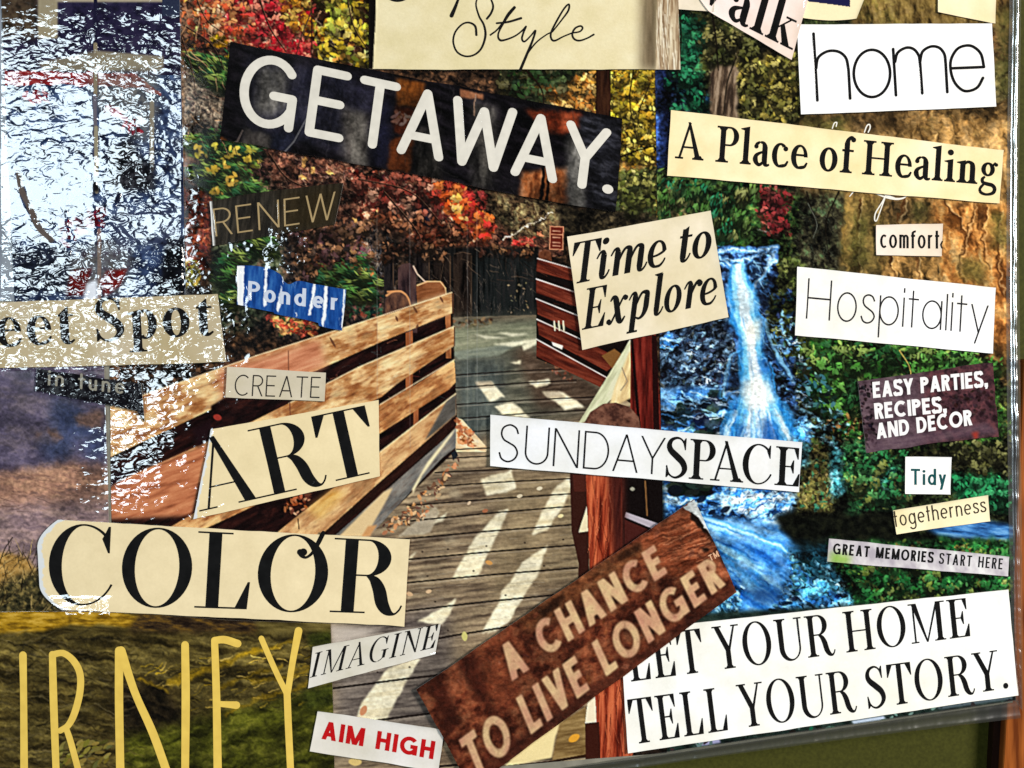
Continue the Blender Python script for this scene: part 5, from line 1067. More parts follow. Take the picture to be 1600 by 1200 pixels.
    p.twigs([(1130, 756), (1250, 752), (1230, 815), (1140, 810)], 110, [(214, 234, 246), (150, 206, 240), (20, 60, 120), (12, 36, 80)], (8, 28), -30, 30, (1.2, 3), (0.4, 0.85), 0.3, 1.5)
    p.natural([(1036, 744), (1250, 742), (1236, 815), (1040, 825)], 3.5, 8, 0.35, seed=9)
    p.leaves([(1050, 745), (1110, 748), (1104, 772), (1050, 770)], 50, [(8, 12, 16), (20, 28, 24)], (6, 14), (0.4, 0.7), 0, 20)
    for x, y, l in ((1133, 796, 9), (1112, 800, 7), (1096, 780, 9), (1166, 820, 9)): p.dab(x, y, l, l * 0.55, R(-30), (10, 20, 40), 0.9)
    pool = [(1040, 830), (1100, 812), (1180, 818), (1240, 836), (1300, 880), (1340, 940), (1330, 1000), (1040, 1000)]
    p.tex(pool, [(16, 70, 150), (40, 116, 200), (74, 150, 222), (120, 180, 236)], (40, 12), 28, 64, con=1.9, soft=6)
    p.tex([(1104, 815), (1180, 822), (1230, 840), (1180, 850), (1110, 840)], [(60, 140, 220), (130, 190, 240), (176, 214, 246)], (30, 6), 20, 65, con=1.8, soft=6)
    p.twigs([(1110, 830), (1220, 840), (1300, 920), (1160, 960)], 130, [(120, 184, 240), (30, 96, 180), (170, 212, 244), (16, 60, 130)], (20, 60), 26, 14, (3, 9), (0.15, 0.35), 0.15, 5)
    strands([(1070, 800, 14), (1150, 826, 14), (1230, 862, 16), (1330, 930, 20)], 120, (176, 222, 246), (74, 166, 232), (24, 96, 180), (1.6, 5), (0.06, 0.2), (0.25, 0.5), 2.5); strands([(1080, 836, 18), (1150, 868, 22), (1220, 916, 26), (1290, 966, 26)], 140, (150, 212, 244), (60, 156, 226), (20, 88, 172), (1.6, 5), (0.06, 0.2), (0.25, 0.5), 2.5)
    strands([(1090, 850, 24), (1150, 900, 34), (1220, 950, 40)], 120, (130, 200, 240), (50, 144, 216), (18, 80, 160), (2, 5), (0.06, 0.2), (0.2, 0.4), 3)
    p.natural([(1050, 815), (1200, 815), (1330, 900), (1330, 970), (1050, 970)], 2.2, 14, 0.14, seed=17, bigk=1.6)
    p.poly([(1180, 915), (1230, 925), (1220, 945), (1170, 940)], (20, 60, 120), 0.7, soft=6)
    dark = [(1206, 806), (1290, 780), (1430, 800), (1420, 850), (1320, 846), (1290, 880), (1240, 850)]
    p.tex(dark, [(2, 3, 2), (10, 12, 8), (24, 26, 16)], (10, 8), 20, 66, soft=4, con=1.8)
    p.tex([(1225, 855), (1300, 850), (1330, 930), (1280, 930)], [(8, 20, 24), (16, 50, 66), (40, 96, 120)], (12, 6), 30, 67, soft=8, con=2)
    stones = [(1232, 872), (1300, 868), (1345, 930), (1320, 950), (1240, 930)]
    p.leaves(stones, 170, [(10, 24, 28), (24, 60, 74), (66, 130, 160), (130, 196, 220), (16, 36, 40), (40, 90, 110)], (3, 8), (0.3, 0.55), 35, 30)
    p.leaves([(1250, 915), (1290, 905), (1300, 930), (1256, 932)], 30, [(70, 160, 220), (120, 200, 240)], (4, 8), (0.3, 0.5), -30, 20)
    p.leaves([(1100, 940), (1160, 915), (1150, 970), (1110, 970)], 130, [(170, 220, 240), (90, 170, 220), (20, 60, 90), (10, 30, 40), (60, 130, 170)], (3, 8), (0.25, 0.5), 50, 30)
    p.leaves([(1210, 940), (1330, 920), (1340, 950), (1200, 965)], 80, [(12, 30, 60), (40, 100, 150), (120, 180, 214), (8, 16, 30)], (4, 9), (0.3, 0.5), 20, 30)
    p.natural([(1225, 855), (1345, 860), (1345, 960), (1200, 970), (1230, 900)], 3, 7, 0.4, 0.05, seed=10); p.natural([(1095, 935), (1160, 910), (1160, 975), (1100, 975)], 3, 7, 0.4, seed=11)
    # mossy stump, teal cascade, dark bank
    p.tex([(1250, 690), (1296, 690), (1300, 800), (1240, 800)], [(16, 14, 8), (56, 50, 26), (96, 92, 48)], (6, 20), 4, 70, con=2, soft=4)
    p.leaves([(1250, 690), (1300, 680), (1300, 800), (1240, 790)], 170, [(84, 84, 44), (60, 66, 34), (120, 112, 60), (30, 30, 18), (40, 90, 70)], (2.5, 6))
    p.tex([(1240, 690), (1262, 690), (1262, 730), (1244, 730)], [(40, 100, 110), (90, 160, 180)], (5, 16), 0, 71, soft=4)
    p.tex([(1296, 690), (1324, 690), (1320, 770), (1298, 780)], [(24, 60, 66), (60, 130, 140), (130, 190, 206)], (5, 14), 0, 72, soft=3, con=2)
    for q in ([(1252, 640), (1270, 648), (1286, 660)], [(1262, 664), (1284, 668), (1310, 668)], [(1290, 690), (1310, 700), (1322, 716)]): p.line(q, (130, 190, 220), 5, 3, 0.8, 2.5)
    p.leaves([(1290, 650), (1350, 650), (1350, 700), (1300, 700)], 70, [(190, 150, 84), (130, 90, 50), (60, 40, 24), (16, 12, 8)], (2.5, 6))
    gl = [(1310, 690), (1420, 700), (1420, 790), (1330, 800)]
    green(gl, 330, [(40, 110, 60), (30, 84, 48), (70, 140, 80), (110, 120, 56), (14, 30, 18)], base=[(8, 16, 10), (28, 70, 40), (60, 116, 66)], seed=74)
    p.tex([(1355, 738), (1400, 732), (1410, 756), (1372, 775)], [(30, 110, 80), (70, 170, 140), (130, 210, 190)], (12, 6), 20, 76, soft=3, con=2)
    p.tex([(1390, 700), (1590, 690), (1590, 770), (1480, 760)], [(6, 8, 4), (24, 24, 12), (52, 50, 28)], (9, 8), 30, 77, soft=6, con=2)
    p.leaves(box(1490, 690, 1580, 740), 130, [(70, 70, 38), (96, 90, 50), (40, 44, 22), (110, 120, 60)], (2.5, 6), a=(0.4, 0.7))
    eme = [(1486, 736), (1590, 744), (1590, 800), (1530, 790), (1490, 775)]
    green(eme, 260, [(30, 120, 70), (24, 90, 54), (60, 150, 90), (14, 50, 30)], base=[(8, 30, 18), (24, 84, 48), (50, 120, 70)], seed=79)
    p.natural([(1240, 640), (1600, 680), (1600, 850), (1440, 800), (1240, 810)], 3, 6, 0.55, 0.18, seed=12)
    p.clumps([(1330, 700), (1412, 700), (1412, 780), (1340, 790)], 30, [(50, 130, 74), (84, 150, 84), (120, 130, 66)], 10, 14, (2.5, 5), dark=0.6); p.clumps([(1490, 742), (1586, 748), (1586, 796), (1500, 780)], 34, [(40, 140, 84), (60, 160, 100), (24, 100, 60)], 9, 14, (2.5, 5), dark=0.6); p.clumps(box(1490, 690, 1578, 735), 24, [(90, 90, 52), (116, 116, 66)], 9, 12, (2, 5), dark=0.6)
    p.tex([(1440, 822), (1530, 812), (1590, 822), (1590, 846), (1470, 838)], [(24, 60, 110), (60, 120, 186), (120, 176, 226)], (26, 5), 6, 81, soft=3, con=1.8)
    green([(1290, 845), (1590, 842), (1590, 960), (1340, 960)], 620, [(30, 96, 44), (24, 70, 36), (60, 130, 60), (14, 40, 20), (96, 120, 50), (120, 100, 50)], base=[(8, 20, 10), (24, 74, 34), (50, 110, 52)], seed=83)
    p.natural([(1285, 850), (1600, 845), (1600, 965), (1330, 965)], 3, 6, 0.55, 0.18, seed=13)
    p.clumps([(1340, 880), (1585, 860), (1585, 950), (1350, 945)], 90, [(44, 116, 54), (70, 140, 70), (110, 130, 60), (30, 90, 44)], 10, 15, (2.5, 5), dark=0.6)
    p.tex([(1040, 960), (1600, 930), (1600, 1200), (1040, 1200)], [(8, 12, 12), (20, 34, 30), (40, 56, 50)], (12, 8), 10, 85, soft=3)
    for q, c in (([(1080, 1150), (1120, 1146), (1126, 1160), (1090, 1166)], (150, 150, 186)), ([(1330, 1126), (1380, 1118), (1386, 1126), (1336, 1136)], (186, 200, 220)), ([(1460, 1104), (1580, 1086), (1582, 1092), (1470, 1108)], (70, 84, 90))): p.poly(q, c, soft=1)
    p.leaves([(1050, 1150), (1590, 1070), (1590, 1100), (1050, 1180)], 90, [(30, 90, 66), (16, 30, 26), (90, 120, 110), (40, 30, 30)], (3, 8))
    p.crisp(0.65, 2, 4)
    return p

# ---- picture 3: a doorway with red flowers, the sheet that catches the window
def paint_porch():
    p = Plate(-10, -24, 310, 490, (52, 66, 98), 31)
    p.tex(box(-10, -24, 310, 490), [(16, 20, 38), (38, 52, 84), (72, 92, 130)], (14, 10), 20, 1, con=1.8)
    p.tex(box(-10, -24, 310, 118), [(18, 16, 34), (32, 28, 54), (46, 40, 66)], (12, 8), 10, 2, con=1.8)
    p.tex(box(-10, -24, 62, 60), [(30, 24, 18), (66, 52, 40), (84, 70, 52)], (8, 8), 20, 3, soft=6)
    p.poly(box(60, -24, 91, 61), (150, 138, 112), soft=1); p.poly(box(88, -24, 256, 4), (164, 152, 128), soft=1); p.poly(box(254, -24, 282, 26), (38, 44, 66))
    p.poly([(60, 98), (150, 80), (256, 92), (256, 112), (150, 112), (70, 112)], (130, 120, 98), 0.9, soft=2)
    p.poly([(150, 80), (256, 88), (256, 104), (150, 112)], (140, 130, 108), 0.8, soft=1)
    red = [(-4, 108), (110, 115), (150, 114), (214, 116), (252, 146), (250, 152), (216, 138), (130, 134), (60, 132), (-4, 134)]
    p.tex(red, [(90, 16, 22), (136, 32, 36), (150, 60, 56)], (10, 5), 4, 5, rag=3)
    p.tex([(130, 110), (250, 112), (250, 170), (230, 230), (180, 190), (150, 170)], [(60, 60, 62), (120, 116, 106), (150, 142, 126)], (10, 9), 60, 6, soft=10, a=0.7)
    p.leaves([(164, 166), (184, 170), (222, 205), (210, 214), (196, 196)], 44, [(120, 18, 30), (90, 12, 24), (150, 40, 50)], (4, 9))
    p.leaves([(36, 145), (80, 142), (84, 162), (40, 160)], 24, [(110, 20, 30), (140, 40, 50)], (4, 8))
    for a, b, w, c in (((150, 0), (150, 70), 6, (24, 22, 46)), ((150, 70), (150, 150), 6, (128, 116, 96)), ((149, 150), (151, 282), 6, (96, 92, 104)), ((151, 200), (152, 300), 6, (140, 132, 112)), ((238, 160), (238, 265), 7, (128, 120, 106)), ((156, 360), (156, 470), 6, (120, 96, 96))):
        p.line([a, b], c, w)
    blk = [(170, 236), (206, 212), (216, 240), (244, 262), (244, 300), (168, 300)]
    p.tex(blk, [(6, 8, 12), (24, 24, 30), (70, 72, 78)], (7, 8), 60, 8, soft=5, con=1.6)
    p.poly(box(146, 276, 156, 300), (14, 14, 18), soft=2)
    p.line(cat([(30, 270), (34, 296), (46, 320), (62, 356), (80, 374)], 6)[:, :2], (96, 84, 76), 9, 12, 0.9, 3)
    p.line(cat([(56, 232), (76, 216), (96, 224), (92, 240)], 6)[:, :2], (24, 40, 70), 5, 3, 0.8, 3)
    p.leaves([(90, 345), (150, 340), (156, 350), (100, 385)], 44, [(120, 20, 36), (90, 16, 30), (60, 30, 40)], (4, 9))
    p.leaves([(140, 320), (170, 330), (160, 354), (134, 350)], 20, [(120, 20, 36), (90, 10, 24)], (4, 8))
    p.tex([(20, 394), (90, 380), (130, 420), (120, 460), (20, 456)], [(6, 8, 14), (24, 28, 40), (40, 46, 64)], (10, 6), -20, 10, soft=6, a=0.9)
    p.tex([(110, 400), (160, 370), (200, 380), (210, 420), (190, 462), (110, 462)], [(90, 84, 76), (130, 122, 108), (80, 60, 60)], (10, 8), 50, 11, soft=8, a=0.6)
    p.tex([(112, 424), (144, 420), (130, 462), (104, 462)], [(60, 10, 12), (120, 26, 24)], (7, 6), 30, 12, soft=2); p.tex([(168, 424), (200, 420), (188, 446), (164, 464), (158, 440)], [(80, 12, 12), (130, 30, 26)], (7, 6), 30, 13, soft=2)
    p.tex([(262, 372), (290, 370), (292, 470), (240, 464), (252, 430)], [(4, 5, 8), (16, 18, 26)], (8, 8), 40, 14, soft=3)
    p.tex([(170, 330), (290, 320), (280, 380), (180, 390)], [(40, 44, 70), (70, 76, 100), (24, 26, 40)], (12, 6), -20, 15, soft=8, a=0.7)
    p.poly([(136, 444), (152, 436), (154, 474), (130, 474)], (226, 230, 240), soft=2)
    p.crisp(0.5, 2, 4)
    return p

# ---- picture 4: dusk over a canyon rim
def paint_canyon():
    p = Plate(-24, 550, 190, 985, (96, 84, 90), 41)
    p.tex(box(-24, 550, 190, 740), [(58, 52, 70), (84, 76, 96), (110, 98, 110)], (30, 12), 8, 1, con=1.8)
    for q in ([(84, 620), (130, 632), (140, 680), (96, 700), (78, 660)], [(130, 660), (165, 670), (165, 720), (134, 716)], [(60, 690), (120, 690), (110, 718), (70, 716)]): p.tex(q, [(38, 52, 88), (58, 74, 108)], (14, 9), 20, 2, soft=9, a=0.7)
    for q in ([(116, 650), (162, 640), (160, 668), (122, 664)], [(72, 670), (86, 670), (98, 684), (88, 688)], [(54, 678), (66, 678), (64, 684), (56, 684)]): p.tex(q, [(96, 72, 62), (140, 104, 84)], (10, 6), 10, 3, soft=3, a=0.85)
    p.tex([(-24, 740), (60, 730), (110, 720), (180, 730), (180, 800), (-24, 830)], [(110, 84, 76), (150, 110, 92), (176, 134, 108)], (24, 6), 6, 4, soft=6, con=1.9)
    p.tex([(-24, 790), (180, 780), (180, 900), (-24, 880)], [(104, 86, 92), (140, 116, 116), (164, 136, 128)], (28, 7), 4, 5, soft=10, con=1.7)
    p.natural(None, 2.5, 9, 0.14, 0.0, bigk=1.2)
    p.twigs(box(-20, 735, 170, 800), 40, [(90, 66, 60), (180, 140, 120)], (14, 40), 6, 12, (0.8, 1.6), (0.3, 0.6))
    p.tex([(-24, 872), (8, 862), (44, 872), (66, 900), (80, 960), (80, 985), (-24, 985)], [(120, 88, 40), (176, 134, 70), (206, 164, 96)], (10, 7), 20, 6, soft=3, con=2, rag=4)
    p.tex([(20, 900), (70, 890), (100, 960), (100, 985), (-24, 985), (-24, 930)], [(24, 24, 14), (66, 60, 36), (130, 112, 64)], (7, 6), 40, 7, soft=6, con=2.1)
    p.twigs(box(-10, 866, 76, 965), 130, [(36, 28, 18), (24, 20, 12), (190, 160, 100), (70, 56, 30)], (10, 30), -60, 50, (0.9, 1.8), (0.5, 0.9))
    p.line(cat([(0, 880), (8, 858), (20, 840)], 5)[:, :2], (40, 30, 26), 1.6); p.line([(58, 890), (66, 850)], (90, 70, 66), 1.2)
    p.crisp(0.6, 2, 5)
    return p

# ---- picture 5: mossy ledges, the ground of the yellow hand-lettered word
def paint_moss():
    p = Plate(-24, 940, 540, 1230, (40, 36, 18), 51)
    p.tex(box(-24, 940, 540, 1230), [(30, 25, 10), (58, 48, 22), (90, 77, 37), (120, 104, 54)], (60, 9), 6, 1, con=1.7)
    p.tex([(-24, 945), (110, 950), (220, 960), (210, 980), (110, 974), (70, 986), (-24, 988)], [(110, 80, 16), (176, 134, 30), (206, 164, 60)], (20, 5), 0, 2, soft=2, con=2.1, rag=3)
    p.tex([(220, 955), (400, 968), (400, 990), (200, 985)], [(30, 20, 14), (60, 44, 26), (110, 80, 30)], (18, 5), 4, 3, soft=4, con=2)
    p.tex([(180, 1070), (250, 1060), (300, 1130), (290, 1180), (190, 1170)], [(10, 8, 5), (26, 20, 12), (50, 40, 24)], (16, 8), 20, 4, soft=10, con=1.8)
    p.tex([(190, 1150), (400, 1100), (540, 1060), (540, 1230), (190, 1230)], [(34, 35, 8), (64, 65, 17), (94, 92, 30)], (26, 9), -14, 5, soft=8, con=1.9)
    for q, w in (([(270, 1064), (320, 1048), (400, 1016)], 14), ([(340, 1074), (400, 1052), (440, 1040)], 6), ([(396, 1020), (430, 1010), (470, 996)], 7), ([(396, 1064), (450, 1058), (500, 1040)], 7), ([(400, 1092), (460, 1076), (490, 1060)], 6), ([(350, 1116), (400, 1098)], 3), ([(456, 1048), (486, 1040)], 4), ([(216, 1062), (262, 1078)], 5)):
        p.line(cat(q, 6)[:, :2], (150, 118, 20), w, w * 0.5, 0.75, 6)
    p.natural(box(-24, 988, 540, 1230), 3, 14, 0.10, 0.0)
    p.twigs([(200, 1040), (520, 1000), (520, 1100), (300, 1110)], 130, [(190, 156, 40), (120, 100, 30), (40, 34, 14), (210, 176, 84)], (8, 26), -14, 20, (1, 2.6), (0.4, 0.8))
    p.twigs(box(-20, 990, 190, 1200), 260, [(110, 96, 60), (84, 72, 44), (26, 22, 14), (16, 14, 8)], (14, 44), 4, 12, (1.4, 4), (0.2, 0.5), 0.4, 2)
    p.natural(box(-24, 988, 540, 1230), 2.2, 12, 0.10, seed=3, bigk=2.2)
    p.leaves([(90, 1160), (176, 1150), (176, 1200), (90, 1200)], 60, [(130, 116, 50), (90, 84, 40)], (4, 10), (0.3, 0.5), -30, 30)
    for q in ([(480, 990), (520, 985), (520, 1010), (484, 1010)], [(470, 1080), (520, 1070), (520, 1100), (480, 1110)]): p.tex(q, [(30, 34, 10), (70, 76, 24)], (8, 6), 20, 6, soft=4)
    p.crisp(0.8, 2, 5)
    return p

# ---- printed grounds of the picture clippings
def paint_getaway():
    p = Plate(330, 50, 990, 350, (12, 10, 12), 61)
    p.tex(box(330, 50, 990, 350), [(4, 4, 5), (14, 12, 16), (30, 26, 32)], (30, 8), 20, 1, con=2)
    T = lambda q, cols, **k: p.tex(q, cols, k.pop('sc', (8, 24)), k.pop('ang', 4), k.pop('seed', 3), **k)
    T([(385, 90), (560, 120), (540, 240), (390, 200)], [(18, 18, 28), (38, 38, 54), (62, 60, 76)], soft=8, a=0.8)
    T([(410, 105), (450, 110), (448, 165), (425, 185), (398, 172), (402, 130)], [(70, 68, 70), (110, 106, 102), (140, 134, 128)], soft=6, seed=4)
    T([(386, 200), (425, 215), (424, 240), (374, 232)], [(60, 54, 52), (110, 104, 98)], soft=3, seed=5)
    T([(426, 205), (460, 210), (452, 240), (424, 238)], [(18, 20, 32), (40, 42, 60)], soft=3, seed=6)
    T([(346, 215), (356, 220), (354, 240), (340, 236)], [(130, 70, 30), (166, 96, 50)], soft=1)
    T([(534, 160), (580, 172), (576, 265), (540, 256)], [(84, 76, 72), (124, 116, 108), (146, 138, 128)], soft=7, seed=7)
    T([(578, 180), (612, 150), (606, 264), (578, 262)], [(18, 18, 32), (34, 34, 56)], soft=6, seed=8)
    T([(540, 130), (600, 140), (590, 180), (540, 170)], [(34, 32, 48), (60, 58, 76)], soft=6, seed=9)
    T([(620, 122), (665, 132), (658, 170), (620, 166)], [(60, 28, 8), (110, 58, 20), (130, 76, 34)], soft=2, seed=10)
    T([(618, 168), (655, 172), (640, 215), (616, 205)], [(44, 14, 6), (84, 34, 16)], soft=2); p.leaves([(618, 176), (640, 180), (638, 200), (620, 196)], 16, [(150, 120, 110), (110, 70, 50)], (3, 8))
    T([(610, 218), (650, 205), (640, 272), (606, 266)], [(60, 26, 10), (104, 50, 22)], soft=2, seed=11)
    T([(650, 200), (690, 206), (690, 285), (646, 278)], [(8, 8, 8), (30, 28, 26), (66, 60, 56)], soft=6, seed=12)
    T([(740, 160), (775, 170), (768, 300), (740, 296)], [(20, 18, 18), (70, 66, 62), (110, 104, 96)], soft=7, seed=13)
    T([(720, 142), (756, 148), (752, 156), (720, 154)], [(150, 100, 70), (120, 70, 46)], soft=1)
    p.line([(743, 150), (741, 180)], (150, 120, 100), 2)
    T([(820, 172), (908, 178), (904, 200), (880, 210), (850, 205)], [(80, 24, 12), (150, 54, 26), (180, 76, 40)], soft=3, seed=14)
    T([(874, 175), (905, 180), (890, 208), (876, 205)], [(176, 70, 36), (196, 96, 60)], soft=2, seed=15)
    T([(815, 270), (888, 262), (886, 322), (812, 314)], [(80, 34, 14), (150, 84, 44), (190, 130, 90)], soft=3, seed=16)
    for x in (850, 858): p.line([(x, 262), (x - 4, 322)], (12, 8, 8), 5)
    T([(888, 210), (916, 240), (914, 328), (888, 322)], [(80, 78, 74), (126, 122, 116), (150, 146, 140)], soft=6, seed=17)
    T([(904, 182), (972, 188), (964, 330), (920, 326)], [(10, 10, 12), (30, 30, 36), (70, 70, 80)], soft=4, seed=18, sc=(20, 5), ang=20)
    T([(470, 246), (540, 258), (540, 268), (470, 256)], [(50, 30, 14), (90, 60, 34)], soft=2, seed=19)
    p.twigs(box(340, 60, 980, 340), 60, [(90, 84, 84), (60, 56, 60)], (20, 60), 75, 30, (0.8, 1.4), (0.2, 0.4))
    p.natural(None, 2.0, 12, 0.12, 0.22, bigk=2.0)
    p.line([(484, 178), (460, 222), (446, 238)], (120, 118, 120), 1.6, 2, 0.7); p.line([(350, 235), (372, 222), (380, 205)], (110, 96, 90), 5, 2, 0.6)
    p.crisp(0.6, 2, 4)
    return p
def paint_longer():
    p = Plate(640, 770, 1160, 1240, (96, 46, 28), 71)
    p.tex(box(640, 770, 1160, 1240), [(50, 20, 12), (84, 38, 24), (112, 58, 36), (132, 76, 50)], (16, 12), -36, 1, con=2.0)
    # strips of darker rust, torn plank at the far end
    for q in ([(664, 1066), (690, 1046), (722, 1128), (700, 1146)], [(712, 1034), (742, 1010), (772, 1110), (744, 1090)]): p.tex(q, [(40, 16, 10), (70, 30, 20)], (8, 20), -30, 3, soft=5)
    p.tex([(744, 1010), (800, 970), (812, 1060), (770, 1110)], [(60, 26, 16), (96, 46, 28), (120, 64, 40)], (14, 10), -30, 4, soft=6)
    p.tex([(960, 870), (1080, 790), (1110, 850), (1140, 900), (1050, 900), (1030, 880)], [(80, 36, 20), (130, 66, 40), (164, 94, 62)], (40, 6), -16, 5, soft=2, con=2.0)
    p.twigs([(1020, 840), (1080, 800), (1120, 870), (1040, 890)], 60, [(70, 28, 16), (190, 120, 84), (110, 50, 30)], (20, 50), -18, 10, (1, 2.4), (0.4, 0.8), 0.1)
    for q in ([(1076, 800), (1084, 796), (1112, 838), (1106, 836), (1080, 812)], [(1094, 854), (1108, 858), (1104, 862), (1098, 860)], [(1096, 818), (1116, 850), (1110, 846)]): p.poly(q, (24, 14, 10), soft=1)
    p.poly([(1066, 792), (1086, 778), (1116, 838), (1108, 834), (1090, 808), (1076, 800)], (206, 210, 208))
    p.tex([(800, 960), (970, 860), (1000, 850), (1010, 862), (830, 990)], [(70, 36, 20), (120, 70, 40), (150, 96, 60)], (14, 8), -34, 6, soft=5, a=0.8)
    for q in ([(835, 955), (880, 925), (885, 932), (850, 962)], [(960, 868), (1000, 845), (1002, 856), (970, 878)]): p.poly(q, (36, 18, 10), 0.8, soft=2)
    p.tex([(740, 1230), (1147, 930), (1142, 915), (725, 1210)], [(44, 18, 12), (70, 34, 24)], (20, 8), -36, 7, soft=4, a=0.8)
    p.leaves(box(660, 800, 1140, 1200), 300, [(60, 26, 16), (140, 84, 56), (90, 44, 28)], (3, 9), a=(0.15, 0.4))
    p.natural(None, 2.0, 9, 0.14, 0.0, bigk=1.4)
    # lines of lettering, soft-edged and rust stained
    L = []
    L += setline('A CHANCE', sans, (800, 1063), (1042, 894), (-24, -51), (-21, -44), w=0.215, wd=0.92, track=0.12, geo=True)
    L += setline('TO LIVE LONGER', sans, (741, 1214), (1133, 912), (-24, -60), (-23, -45), w=0.205, wd=0.88, track=0.12, geo=True)
    m = np.zeros((p.H, p.W), np.float32)
    for q in L:
        w, mm = p.mask(q)
        if w: m[w[0], w[1]] = np.maximum(m[w[0], w[1]], mm)
    halo = blur(m, 5)
    p.a *= (1 - 0.35 * np.clip(halo * 1.5, 0, 1))[..., None]
    X, Y = np.meshgrid(np.arange(p.W) + p.x0, np.arange(p.H) + p.y0)
    n = fbm(X / 26, Y / 26, 9, 4); n = np.clip((n - 0.5) * 2 + 0.5, 0, 1)[..., None]
    C = np.array((196, 140, 112)) * (1 - n) + np.array((218, 184, 136)) * n
    C = C * (0.93 + 0.12 * fbm(X / 5, Y / 5, 12, 2))[..., None]
    mb = np.clip(blur(m, 1) * 1.05, 0, 1)[..., None]
    p.a = p.a * (1 - mb) + C * mb
    p.crisp(0.5, 2, 5)
    return p
def paint_parties():
    p = Plate(1330, 555, 1570, 715, (74, 58, 66), 81)
    p.tex(box(1330, 555, 1570, 715), [(44, 32, 38), (78, 60, 68), (104, 84, 92)], (16, 10), 20, 1, con=1.9)
    p.tex(box(1440, 560, 1570, 700), [(34, 20, 24), (66, 40, 46), (96, 56, 60)], (8, 8), 50, 2, soft=10, con=2.1)
    p.leaves([(1336, 600), (1364, 596), (1370, 700), (1350, 706)], 70, [(26, 18, 22), (40, 28, 32)], (2, 4.5), (0.5, 0.8))
    p.leaves(box(1475, 610, 1552, 650), 70, [(30, 20, 22), (44, 28, 30)], (2, 4), (0.5, 0.9), a=(0.4, 0.8))
    p.tex([(1350, 690), (1540, 660), (1560, 676), (1352, 706)], [(110, 88, 96), (80, 60, 74)], (14, 4), -8, 3, soft=3, a=0.7)
    p.poly([(1516, 676), (1528, 674), (1524, 690)], (150, 50, 40), soft=2)
    p.crisp(0.6, 2, 4)
    return p
def paint_renew():
    p = Plate(318, 278, 546, 392, (36, 32, 26), 91)
    p.tex(box(318, 278, 546, 392), [(20, 18, 16), (40, 36, 30), (62, 56, 48)], (4, 40), 6, 1, con=1.6)
    p.tex([(440, 300), (540, 285), (524, 355), (440, 366)], [(34, 26, 12), (54, 42, 22)], (6, 30), 4, 2, soft=10, a=0.7)
    p.poly([(326, 314), (332, 314), (337, 386), (331, 386)], (222, 222, 220), soft=1)
    p.crisp(0.5, 2, 4)
    return p
def paint_ponder():
    p = Plate(360, 408, 552, 524, (22, 66, 136), 95)
    p.tex(box(360, 408, 552, 524), [(12, 50, 112), (24, 72, 146), (50, 104, 170)], (5, 24), 4, 1, con=1.6)
    wh = (236, 240, 244)
    for q in ([(371, 415), (382, 416), (382, 478), (372, 480)], [(415, 420), (418, 420), (418, 476), (413, 480), (412, 470)], [(440, 446), (441, 452), (439, 478), (436, 488), (432, 486), (436, 466)],
              [(491, 436), (496, 434), (494, 452), (489, 480), (486, 494), (482, 493), (487, 466)], [(508, 448), (513, 446), (512, 470), (508, 506), (505, 512), (503, 506), (506, 474)], [(442, 420), (444, 424), (444, 440), (442, 442)], [(461, 488), (464, 488), (464, 497)], [(538, 452), (541, 452), (537, 512), (534, 512)]):
        p.poly(q, wh, soft=0, rag=1.2, rs=6)
    p.twigs(box(384, 420, 535, 505), 26, [(90, 140, 196), (140, 170, 210)], (6, 20), 86, 10, (0.6, 1.1), (0.3, 0.6))
    p.crisp(0.4, 2, 3)
    return p
def paint_style():
    p = Plate(560, -60, 1080, 125, (214, 204, 162), 97)
    p.tex(box(560, -60, 1080, 125), [(220, 206, 160), (228, 214, 172), (234, 222, 184)], (34, 30), 0, 1, con=1.4)
    p.poly([(560, -60), (589, -60), (588, 20), (583, 112), (560, 112)], (10, 8, 8)); p.poly([(560, -60), (579, -60), (579, 112), (560, 112)], (16, 14, 12))
    # the fringe pictured at the card's right end, and the shadow it throws in that picture
    p.tex([(1002, -60), (1030, -60), (1030, 112), (1000, 112)], [(66, 52, 36), (120, 100, 76)], (6, 60), 0, 2, soft=8, a=0.85)
    fr = [(1027, -60), (1060, -60), (1066, 125), (1024, 125)]
    p.tex(fr, [(120, 92, 66), (176, 150, 118), (214, 196, 164), (232, 220, 194)], (3, 80), 3, 3, con=2.0)
    p.twigs(fr, 60, [(110, 84, 60), (236, 226, 204), (150, 124, 96)], (40, 90), 88, 5, (1, 2.2), (0.5, 0.9), 0.06)
    p.crisp(0.3, 2, 3)
    return p
def paint_memories():
    p = Plate(1284, 835, 1582, 905, (206, 200, 206), 99)
    p.tex(box(1284, 835, 1582, 905), [(176, 168, 178), (206, 200, 204), (232, 230, 230)], (20, 14), 70, 1, con=1.8)
    p.tex([(1296, 862), (1328, 866), (1326, 882), (1296, 880)], [(120, 166, 60), (170, 200, 110)], (8, 6), 0, 2, soft=5)
    p.crisp(0.2, 2, 2)
    return p
def paint_tune():
    p = Plate(44, 565, 244, 672, (14, 14, 18), 101)
    p.tex(box(44, 565, 244, 672), [(6, 6, 10), (20, 20, 26), (52, 56, 60)], (8, 6), -10, 1, con=1.9)
    p.crisp(0.4, 2, 3)
    return p

